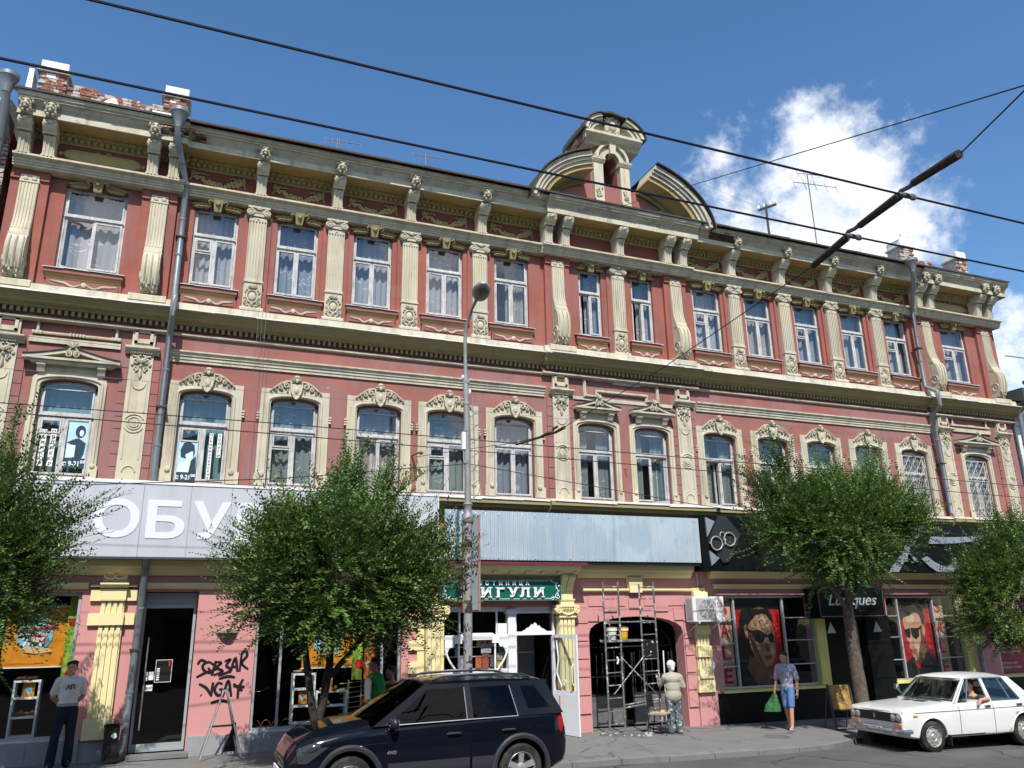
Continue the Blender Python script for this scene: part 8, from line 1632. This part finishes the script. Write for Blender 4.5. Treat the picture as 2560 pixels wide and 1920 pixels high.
    m = MB(); [m.tube([C.front(-.40, z, .012), C.front(0, z, .014), C.front(.40, z, .012)], .004, 4) for z in (.60, .625, .65, .675, .70, .725)]; m.build('grille_bar', mat('grille_slat', (.06, .06, .06), .4, .5, .5), gr); c = C.front(0, .665, .02); MB().box(c.x-.008, c.x+.008, -.022, .022, .625, .71).build('grille_badge', chrome, gr, 0); MB().tube([C.front(-.74, .765, .002), C.front(0, .768, .004), C.front(.74, .765, .002)], .010, 5).build('grille_trim', chrome, e)
    m = MB(); P = [(.14-H, -.81, .42), (-.02-H, -.78, .42), (-.07-H, -.6, .42), (-.085-H, 0, .42), (-.07-H, .6, .42), (-.02-H, .78, .42), (.14-H, .81, .42)]; m.tube(P, .046, 6); m.build('bumper', chrome, e); MB().tube([(x-.012, y, z-.02) for x, y, z in P], .022, 5).build('bumper_strip', mat('bumper_rubber', (.10, .10, .10), .6), e)
    y_ = -.10-H; pl_ = MB().box(y_-.008, y_+.004, -.26, .26, .365, .475).build('number_plate', OFFW, e, 0); t = text_me('Р821ЕТ 63', .075, MBLACK, .002, .001, 'plate_lettering', sx=.95); o = obj('plate_lettering', t, pl_, (y_-.012, 0, .385), (0, 0, -pi/2))
    m = MB(); m.tube([(1.24-H, -.45, .945), (1.42-H, .0, 1.0)], .006, 4); m.tube([(1.24-H, .1, .945), (1.42-H, .52, 1.0)], .006, 4); m.build('wiper', blk, e); MB().box(1.02-H, 1.16-H, -.28, .02, .905, .915).box(1.02-H, 1.16-H, .12, .30, .905, .915).build('bonnet_vent', blk, e, 0)
    MB().box(1.62-H, 1.66-H, .86, .99, .98, 1.22).build('open_door', paint, e, 0) if False else None
    m = MB(); m.box(1.42-H, 1.50-H, .85, .93, 1.05, 1.17); m.tube([(1.45-H, .74, .95), (1.46-H, .88, 1.08)], .012, 5); m.build('wing_mirror', chrome, e, 0)
    seatm = mat('brown_car_seat', (.06, .045, .035), .8)
    for y in (-.36, .36): MB().box(1.85-H, 2.30-H, y-.24, y+.24, .42, .60).hexa([(2.22-H, y-.23, .58), (2.36-H, y-.23, .58), (2.36-H, y+.23, .58), (2.22-H, y+.23, .58), (2.36-H, y-.2, 1.12), (2.46-H, y-.2, 1.12), (2.46-H, y+.2, 1.12), (2.36-H, y+.2, 1.12)]).build('seat', seatm, e, 0)
    MB().box(2.75-H, 3.2-H, -.6, .6, .42, .62).box(3.12-H, 3.25-H, -.6, .6, .6, 1.08).build('rear_seat', seatm, e, 0); MB().box(1.40-H, 1.62-H, -.68, .68, .80, .92).build('dashboard', blk, e, 0); m = MB(); m.tube([(0, .18*cos(k*pi/8), .18*sin(k*pi/8)) for k in range(16)], .012, 5, True); m.xf(Matrix.Translation((1.76-H, -.36, .93)) @ Matrix.Rotation(radians(-25), 4, 'Y')); m.build('steering_wheel', blk, e)
    C.wheels(mat('grey_steel_rim', (.42, .41, .38), .5, .5, .5, dirt=(.2, .17, .13), damt=.6, dscale=7), .17, 0)
    return C
SAL = saloon()
# ------------------------------------------------------------------ people
def fuse(mb, voxel, m, name, it=6):
    """merge overlapping volumes into one continuous skin"""
    me = mb.mesh(name, None, 0); o = bpy.data.objects.new('tmp', me); COL.objects.link(o); md = o.modifiers.new('r', 'REMESH'); md.mode = 'VOXEL'; md.voxel_size = voxel; sm = o.modifiers.new('s', 'SMOOTH'); sm.iterations = it; sm.factor = .5
    bpy.context.view_layer.update(); r = eval_mods(o); bpy.data.objects.remove(o); r.name = name; r.materials.clear(); r.materials.append(m); r.shade_smooth(); return r
def limb(mb, pts, rad, n=10, sub=4):
    P = []; R = []
    for i in range(len(pts)-1):
        a, b = Vector(pts[i]), Vector(pts[i+1])
        for k in range(sub): f = k/sub; P.append(a.lerp(b, f)); R.append(rad[i]+(rad[i+1]-rad[i])*f)
    P.append(Vector(pts[-1])); R.append(rad[-1]); mb.tube(P, R, n)
    for p, r in zip(pts, rad): mb.ball(tuple(p), r*.98, 10, 7)
def hand(mb, w, d, palm, thumb, k=1.0, curl=.35):
    """palm and five bent fingers; d = pointing direction, palm = palm normal, thumb = side the thumb leaves from"""
    w, d, palm, th = Vector(w), Vector(d).normalized(), Vector(palm).normalized(), Vector(thumb).normalized(); c = w+d*.05*k
    for t in (.0, .5, 1): limb(mb, [w+th*(.018-.036*t)*k, w+d*.085*k+th*(.03-.06*t)*k], [.017*k, .015*k], 8, 2)
    for i, ln in enumerate((.068, .076, .070, .055)):
        b = w+d*.085*k+th*(.030-.020*i)*k; d1 = (d+palm*curl*.5).normalized(); d2 = (d+palm*curl*1.8).normalized(); limb(mb, [b, b+d1*ln*.5*k, b+d1*ln*.5*k+d2*ln*.5*k], [.0098*k, .009*k, .0075*k], 7, 2)
    b = w+d*.025*k+th*.028*k; limb(mb, [b, b+(d*.6+th*.7+palm*.3)*.04*k, b+(d*.6+th*.7+palm*.3)*.04*k+(d*.9+th*.15+palm*.4)*.033*k], [.0125*k, .0105*k, .0085*k], 7, 2)
def head(mb, c, f, k=1.0):
    """skull, jaw, nose, brow, ears, lips around centre c, looking along f (horizontal)"""
    c, f = Vector(c), Vector(f).normalized(); s = f.cross(Vector((0, 0, 1))); u = Vector((0, 0, 1)); P = lambda a, b, h: tuple(c+f*a*k+s*b*k+u*h*k)
    q = MB(); q.ball((0, 0, 0), (.077, .095, .105), 14, 10); q.ball((0, -.028, -.06), (.058, .062, .062), 12, 8); q.ball((0, -.075, -.10), (.026, .022, .02), 8, 6); q.ball((0, -.098, -.018), (.012, .02, .026), 8, 6); q.ball((0, -.104, -.03), (.016, .014, .011), 8, 6); q.ball((0, -.085, .025), (.05, .014, .012), 8, 6); q.ball((0, -.088, -.062), (.024, .010, .009), 8, 6)
    for sg in (-1, 1): q.ball((sg*.079, .005, -.01), (.012, .022, .032), 8, 6); q.ball((sg*.042, -.07, -.025), (.022, .02, .02), 8, 6)
    M = Matrix(((-s.x*k if False else s.x*-1*k, -f.x*k, 0, c.x), (s.y*-1*k, -f.y*k, 0, c.y), (0, 0, k, c.z), (0, 0, 0, 1))); q.xf(M); mb.add(q.v, q.f); return M
def face_details(parent, M):
    for sg in (-1, 1):
        q = MB().ball((sg*.031, -.086, .004), (.013, .008, .007), 8, 6).xf(M); q.build('eye', mat('eye_white', (.6, .58, .55), .3), parent); q = MB().ball((sg*.031, -.0935, .004), (.006, .003, .006), 7, 5).xf(M); q.build('iris', mat('iris_brown', (.04, .025, .015), .3), parent); q = MB().ball((sg*.033, -.091, .028), (.02, .006, .004), 7, 5).xf(M); q.build('eyebrow', HAIR, parent)
    MB().ball((0, -.098, -.062), (.021, .005, .006), 8, 5).xf(M).build('lips', mat('lip', (.38, .15, .12), .5), parent)
def hair(parent, M, m=HAIR, long=.0, name='hair'):
    q = MB(); q.ball((0, .012, .022), (.088, .102, .105), 14, 10); hz = lambda y: .062 if y < -.05 else (-.055-long if y > .03 else .062-(y+.05)/.08*(.117+long)); q.v = [(x*(.9 if z < hz(y) else 1), y*(.9 if z < hz(y) else 1), max(z, hz(y))) for x, y, z in q.v]
    r = random.Random(4); 
    for k in range(26): a = r.uniform(0, 2*pi); h = r.uniform(.03, .11); rr = .088*sqrt(max(0, 1-(h/.125)**2)); q.ball((rr*cos(a), .012+rr*1.12*sin(a)*(1 if sin(a) > 0 else .9), .03+h*.8), (.024, .024, .016), 6, 4) if (sin(a) > -.3 or h > .07) else None
    q.xf(M); me = q.mesh(name, m, 60); obj(name, me, parent)
def standing_man():
    x, y = -11.97, -.72; s = thing('person', 'man in white T-shirt and dark jeans standing with hands behind his back at the left', 'person', (x, y, gz(x)), radians(12))
    hk = {1: ((.09, 0, .90), (.10, -.02, .48), (.105, .02, .085)), -1: ((-.09, 0, .90), (-.135, -.03, .48), (-.16, .0, .085))}
    b = MB()
    for q in (-1, 1):
        limb(b, hk[q], [.085, .055, .04]); limb(b, [hk[q][2], (hk[q][2][0]+q*.03, -.15, .03)], [.038, .03])
        sh, el, wr = (q*.185, .0, 1.40), (q*.245, .08, 1.14), (q*.09, .17, .98); limb(b, [sh, el, wr], [.055, .042, .03]); hand(b, wr, (-q*.9, .15, -.1), (0, -1, 0), (0, 0, 1))
    b.ball((0, 0, 1.0), (.155, .11, .13), 12, 8).ball((0, 0, 1.2), (.15, .105, .2), 12, 8).ball((0, 0, 1.34), (.18, .115, .13), 12, 8); limb(b, [(0, .01, 1.42), (0, -.005, 1.54)], [.065, .055]); M = head(b, (0, -.02, 1.625), (-.25, -1, 0))
    o = obj('body', fuse(b, .010, SKIN, 'body', 4), s); face_details(o, M); hair(s, M)
    t = MB(); t.ball((0, 0, 1.02), (.175, .125, .09), 14, 8).ball((0, 0, 1.18), (.172, .125, .2), 14, 8).ball((0, .0, 1.34), (.20, .13, .12), 14, 8); limb(t, [(-.17, 0, 1.41), (0, 0, 1.445), (.17, 0, 1.41)], [.07, .075, .07])
    for q in (-1, 1): limb(t, [(q*.18, 0, 1.40), (q*.235, .06, 1.21)], [.072, .068])
    obj('t_shirt', fuse(t, .014, mat('white_cotton', (.66, .64, .64), .9, .1, var=.06, vscale=9, bump=.9, bscale=14), 't_shirt', 4), s); obj('shirt_print', text_me('АП', .075, mat('print_dark_grey', (.06, .05, .05), .8), .003, .004, 'shirt_print'), s, (.0, -.142, 1.27))
    t = MB(); t.ball((0, 0, .97), (.165, .12, .10), 14, 8)
    for q in (-1, 1): a, k, c = hk[q]; limb(t, [(q*.085, 0, .92), k, (c[0], c[1], .05)], [.105, .078, .082])
    obj('jeans', fuse(t, .014, mat('dark_denim', (.018, .022, .035), .9, .15, var=.3, vscale=8), 'jeans', 4), s); m = MB(); m.lathe([(.172, 1.0), (.176, 1.0), (.176, 1.035), (.172, 1.035)], (0, 0, 0), 20); m.v = [(a, b_*.74, c) for a, b_, c in m.v]; m.build('belt', mat('grey_webbing_belt', (.30, .29, .27), .7, .2, var=.5, vscale=30), s)
    for q in (-1, 1): c = hk[q][2]; m = MB(); m.ball((c[0]+q*.015, -.06, .045), (.05, .14, .045), 10, 7); m.v = [(a, b_, max(c_, .0)) for a, b_, c_ in m.v]; m.build('shoe', mat('black_shoe', (.02, .018, .017), .5), s)
standing_man()
def walker():
    x, y = 3.15, -1.56; s = thing('person', 'smiling man in checked shirt and blue shorts walking left with a green bag', 'person', (x, y, gz(x)), radians(-62)); k = .985
    # local frame: facing -y
    L_ = {1: ((.085, .0, .90), (.09, -.10, .50), (.09, -.16, .09)), -1: ((-.085, .0, .90), (-.09, .03, .49), (-.09, .16, .12))}
    b = MB()
    for q in (-1, 1):
        limb(b, L_[q], [.085, .055, .037]); a = L_[q][2]; limb(b, [a, (a[0], a[1]-.15, .035 if q > 0 else .05)], [.036, .026])
    sh, el, wr = (.185, .0, 1.38), (.235, .04, 1.10), (.24, -.02, .84); limb(b, [sh, el, wr], [.05, .038, .028]); hand(b, wr, (0, -.1, -1), (-1, 0, 0), (0, -1, 0))
    sh2, el2, wr2 = (-.185, .0, 1.38), (-.24, -.02, 1.10), (-.24, -.16, .86); limb(b, [sh2, el2, wr2], [.05, .038, .028]); hand(b, wr2, (0, -.3, -.9), (1, 0, 0), (0, -1, 0), 1, .9)
    b.ball((0, 0, .99), (.15, .11, .13), 12, 8).ball((0, .0, 1.18), (.145, .10, .2), 12, 8).ball((0, 0, 1.32), (.175, .11, .13), 12, 8); limb(b, [(0, .01, 1.40), (0, -.02, 1.52)], [.06, .052]); M = head(b, (0, -.045, 1.60), (-.1, -1, 0))
    o = obj('body', fuse(b, .010, SKIN, 'body', 4), s); face_details(o, M); hair(s, M, mat('brown_hair', (.07, .035, .018), .6, .3, var=.3, vscale=60)); MB().ball((0, -.099, -.060), (.018, .004, .005), 8, 5).xf(M).build('teeth', OFFW, o)
    sm = mat('checked_shirt', (.33, .33, .42), .9, .1, var=.35, vscale=45); t = MB(); t.ball((0, 0, .96), (.158, .122, .12), 14, 8).ball((0, 0, 1.12), (.160, .122, .22), 14, 8).ball((0, 0, 1.31), (.195, .128, .13), 14, 8); limb(t, [(-.17, 0, 1.39), (0, .0, 1.42), (.17, 0, 1.39)], [.066, .07, .066])
    limb(t, [(.18, 0, 1.38), (.235, .035, 1.14)], [.072, .066]); limb(t, [(-.18, 0, 1.38), (-.238, -.015, 1.14)], [.072, .066]); obj('shirt', fuse(t, .014, sm, 'shirt', 3), s)
    m = MB(); m.box(.05, .14, -.148, -.135, 1.20, 1.29).box(-.14, -.05, -.148, -.135, 1.20, 1.29); [m.ball((0, -.142, 1.0+.09*j), .008, 6, 4) for j in range(4)]; m.build('shirt_pocket', mat('shirt_seam', (.22, .22, .32), .9), s, 0)
    t = MB(); t.ball((0, 0, .90), (.150, .115, .10), 14, 8)
    for q in (-1, 1): a, kn, _ = L_[q]; lo = Vector(a).lerp(Vector(kn), .92); limb(t, [(q*.08, 0, .90), tuple(lo)], [.095, .078])
    obj('shorts', fuse(t, .014, mat('light_blue_denim', (.10, .19, .38), .9, .15, var=.2, vscale=7), 'shorts', 3), s)
    for q in (-1, 1):
        a = L_[q][2]; m = MB(); m.ball((a[0], a[1]-.07, .012 if q > 0 else .03), (.05, .14, .014), 12, 5); m.build('flip_flop', mat('blue_rubber', (.12, .14, .34), .7), s); MB().tube([(a[0]-.035, a[1]-.06, .03), (a[0], a[1]-.13, .065), (a[0]+.035, a[1]-.06, .03)], .009, 5).build('flip_flop_strap', OFFW, s)
    hd = s.matrix_basis @ Vector((-.245, -.2, .80)); g = thing('shopping_bag', 'green printed plastic shopping bag held by the walking man', 'bag', tuple(hd+Vector((0, 0, -.02))), radians(-40)); m = MB(); r = random.Random(2)
    for i in range(6):
        z = -i*.075; w = .05+.035*min(i, 4); 
        for j in range(12): a = 2*pi*j/12; m.v.append((w*cos(a)*(1+.1*r.uniform(-1, 1))-.05*i*.35, .035*sin(a)*(1+.2*r.random())*(1+.15*i), z))
    m.f = [(i*12+j, i*12+(j+1) % 12, (i+1)*12+(j+1) % 12, (i+1)*12+j) for i in range(5) for j in range(12)]+[tuple(range(60, 72))]; m.build('bag_body', mat('green_printed_plastic', (.035, .13, .045), .4, .4, var=.5, vscale=14), g, 50); MB().tube([(-.03, 0, 0), (-.01, 0, .06), (.01, 0, .06), (.03, 0, 0)], .007, 5).build('bag_handle', mat('green_handle', (.03, .2, .06), .5), g)
walker()
def painter():
    x, y = .38, -.98; s = thing('person', 'painter in white headscarf and beige smock seen from behind beside the scaffold', 'person', (x, y, gz(x)), radians(165)); z = .87
    b = MB(); J = lambda p: (p[0], p[1], p[2]*z)
    for q in (-1, 1):
        limb(b, [J((q*.09, 0, .90)), J((q*.095, -.03, .48)), J((q*.10, .02, .09))], [.09, .055, .04]); limb(b, [J((q*.1, .02, .07)), J((q*.11, -.13, .04))], [.036, .03])
    limb(b, [J((.18, 0, 1.38)), J((.26, -.16, 1.16)), J((.22, -.36, 1.22))], [.052, .04, .029]); hand(b, J((.22, -.36, 1.22)), (0, -.8, .5), (-1, 0, 0), (0, .3, 1), .95, .9)
    limb(b, [J((-.18, 0, 1.38)), J((-.25, .02, 1.10)), J((-.24, -.10, .88))], [.052, .04, .029]); hand(b, J((-.24, -.10, .88)), (0, -.5, -.9), (1, 0, 0), (0, -1, 0), .95, .8)
    b.ball(J((0, 0, 1.0)), (.17, .13, .13), 12, 8).ball(J((0, 0, 1.2)), (.15, .11, .19), 12, 8).ball(J((0, 0, 1.34)), (.17, .11, .12), 12, 8); limb(b, [J((0, .0, 1.42)), J((0, -.03, 1.55))], [.06, .052]); M = head(b, J((0, -.05, 1.66)), (.25, -1, 0))
    o = obj('body', fuse(b, .010, SKIN, 'body', 4), s); face_details(o, M)
    t = MB(); t.ball((0, .012, .018), (.098, .112, .112), 14, 10); t.v = [(a, max(b_, -.085) if c > .03 else max(b_, -.02), c) for a, b_, c in t.v]; t.ball((0, .08, -.06), (.05, .04, .06), 8, 6); [t.ball((.05*cos(k*1.3), .09, .03+.05*sin(k*1.3)), (.04, .02, .02), 6, 4) for k in range(5)]; t.xf(M); obj('headscarf', fuse(t, .010, mat('white_scarf', (.70, .69, .66), .9, .1, var=.06, vscale=14, bump=.4, bscale=30), 'headscarf', 3), s)
    t = MB(); t.ball(J((0, 0, .92)), (.205, .165, .17), 14, 8).ball(J((0, 0, 1.12)), (.18, .135, .22), 14, 8).ball(J((0, 0, 1.33)), (.195, .13, .12), 14, 8); limb(t, [J((-.16, 0, 1.40)), J((0, 0, 1.44)), J((.16, 0, 1.40))], [.066, .07, .066]); limb(t, [J((.18, 0, 1.38)), J((.25, -.13, 1.19))], [.072, .066]); limb(t, [J((-.18, 0, 1.38)), J((-.245, .015, 1.14))], [.072, .066])
    obj('smock', fuse(t, .014, mat('beige_smock', (.36, .33, .27), .9, .1, var=.12, vscale=6, bump=.9, bscale=14), 'smock', 3), s)
    t = MB()
    for q in (-1, 1): limb(t, [J((q*.09, 0, .90)), J((q*.095, -.03, .48)), J((q*.10, .02, .06))], [.112, .082, .08])
    obj('trousers', fuse(t, .014, mat('splashed_denim', (.10, .12, .14), .9, .1, var=.3, vscale=9, patch=(.55, .55, .52), pth=.58, pscale=16), 'trousers', 3), s)
    for q in (-1, 1): m = MB(); m.ball(J((q*.105, -.05, .045)), (.048, .13, .045), 10, 7); m.v = [(a, b_, max(c_, 0)) for a, b_, c_ in m.v]; m.build('shoe', mat('pale_trainer', (.42, .42, .40), .7), s)
    hp = s.matrix_basis @ Vector(J((.22, -.42, 1.26))); p = thing('paint_roller', 'small white paint brush held up in the painter hand', 'brush', tuple(hp)); MB().tube([(0, 0, -.1), (-.02, -.02, .08)], .01, 6).build('handle', OFFW, p); MB().box(-.05, .01, -.04, .0, .08, .16).build('bristles', OFFW, p, 0)
    pl_ = thing('roller_pole', 'pale pole leaning in the gateway behind the painter', 'pole', (.72, -.1, gz(.7))); MB().tube([(0, 0, 0), (.1, .12, 1.75)], .016, 6).build('pole_shaft', OFFW, pl_)
painter()
def bust(label, x, y, h, rz, shirt, hairm, skin=SKIN, face=(-.1, -1, 0), bare=False):
    s = thing('person', label, 'person', (x, y, gz(x)), rz); k = h/1.73; b = MB(); J = lambda *p: tuple(v*k for v in p)
    for q in (-1, 1):
        limb(b, [J(q*.09, 0, .90), J(q*.095, -.05*q, .48), J(q*.10, -.03*q, .09)], [.085, .055, .04]); limb(b, [J(q*.1, -.03*q, .07), J(q*.11, -.16*q-.02, .04)], [.036, .03]); limb(b, [J(q*.185, 0, 1.40), J(q*.24, .03*q, 1.13), J(q*.24, -.08*q-.04, .88)], [.052, .04, .029]); hand(b, J(q*.24, -.08*q-.04, .88), (0, -.2, -1), (-q, 0, 0), (0, -1, 0), k, .5)
    b.ball(J(0, 0, 1.0), (.155, .11, .13), 12, 8).ball(J(0, 0, 1.2), (.15, .105, .2), 12, 8).ball(J(0, 0, 1.34), (.18, .115, .13), 12, 8); limb(b, [J(0, .01, 1.42), J(0, -.015, 1.54)], [.062, .054]); M = head(b, J(0, -.03, 1.625), face, k); o = obj('body', fuse(b, .011, skin, 'body', 4), s); face_details(o, M); hair(s, M, hairm)
    t = MB(); t.ball(J(0, 0, 1.02), (.175, .13, .12), 14, 8).ball(J(0, 0, 1.18), (.172, .125, .2), 14, 8).ball(J(0, 0, 1.33), (.198, .13, .12), 14, 8)
    if not bare:
        limb(t, [J(-.17, 0, 1.41), J(0, 0, 1.445), J(.17, 0, 1.41)], [.07, .075, .07]); [limb(t, [J(q*.18, 0, 1.40), J(q*.235, .02*q, 1.17)], [.072, .066]) for q in (-1, 1)]
    obj('shirt', fuse(t, .014, shirt, 'shirt', 4), s); t = MB(); t.ball(J(0, 0, .97), (.165, .12, .10), 14, 8); [limb(t, [J(q*.085, 0, .92), J(q*.095, -.05*q, .48), J(q*.10, -.03*q, .06)], [.105, .08, .08]) for q in (-1, 1)]; obj('trousers', fuse(t, .014, mat('grey_trousers', (.07, .07, .075), .9, .1, var=.2), 'trousers', 3), s)
    [MB().ball(J(q*.105, -.16*q*.6-.06, .045), (.048, .13, .044), 10, 7).build('shoe', mat('black_shoe', (.02, .018, .017), .5), s) for q in (-1, 1)]
    return s
s1 = bust('dark-haired man in green and white sports shirt walking behind the dark car', -6.83, -2.35, 1.76, radians(-75), mat('green_sports_shirt', (.03, .25, .07), .8, .2, var=.1, vscale=5), HAIR); q = MB(); q.poly_y([(-.10, 1.06), (.10, 1.06), (.13, 1.36), (.05, 1.42), (-.05, 1.42), (-.13, 1.36)], -.158, -.135); q.build('shirt_panel', OFFW, s1, 0)
bust('shorter bare-shouldered person partly hidden behind the man in green', -6.50, -2.25, 1.60, radians(-70), mat('brown_vest', (.12, .07, .05), .9, .1), mat('dark_brown_hair', (.04, .022, .014), .6), SKIN, (-.1, -1, 0), True)
def driver():
    M0 = SAL.e.matrix_basis; p = M0 @ Vector((2.06-2.06+.06, -.36, .44)); s = thing('person', 'driver of the white saloon resting his bare arm on the open window', 'person', tuple(p), SAL.e.rotation_euler.z)
    b = MB(); b.ball((.05, 0, .12), (.15, .17, .12), 12, 8).ball((.12, 0, .33), (.11, .16, .22), 12, 8).ball((.16, 0, .47), (.11, .19, .12), 12, 8); limb(b, [(.15, 0, .55), (.13, 0, .66)], [.06, .054]); M = head(b, (.10, 0, .755), (-1, -.1, 0))
    limb(b, [(.14, -.19, .50), (.12, -.42, .50), (-.14, -.47, .495)], [.055, .045, .034]); hand(b, (-.14, -.47, .495), (-.8, -.25, -.5), (0, .2, -1), (-.2, 1, 0), 1, 1.0); limb(b, [(.14, .19, .50), (0, .26, .36), (-.24, .14, .45)], [.055, .042, .03]); hand(b, (-.24, .14, .45), (-.9, 0, .2), (0, 0, -1), (0, -1, 0), 1, 1.0); [limb(b, [(.05, q*.1, .08), (-.35, q*.12, .12), (-.5, q*.1, -.15)], [.085, .06, .045]) for q in (-1, 1)]
    o = obj('body', fuse(b, .010, SKIN, 'body', 4), s); face_details(o, M); hair(s, M); t = MB(); t.ball((.05, 0, .14), (.165, .185, .12), 12, 8).ball((.12, 0, .33), (.13, .18, .22), 12, 8).ball((.16, 0, .46), (.125, .205, .11), 12, 8); limb(t, [(.15, -.19, .50), (.13, -.32, .50)], [.075, .066]); limb(t, [(.15, .19, .50), (.08, .23, .43)], [.075, .066]); obj('t_shirt', fuse(t, .014, mat('dark_tee', (.05, .055, .06), .9), 't_shirt', 3), s); t = MB(); [limb(t, [(.05, q*.1, .08), (-.33, q*.12, .12)], [.1, .075]) for q in (-1, 1)]; obj('trousers', fuse(t, .014, mat('grey_trousers', (.07, .07, .075), .9), 'trousers', 3), s)
driver()
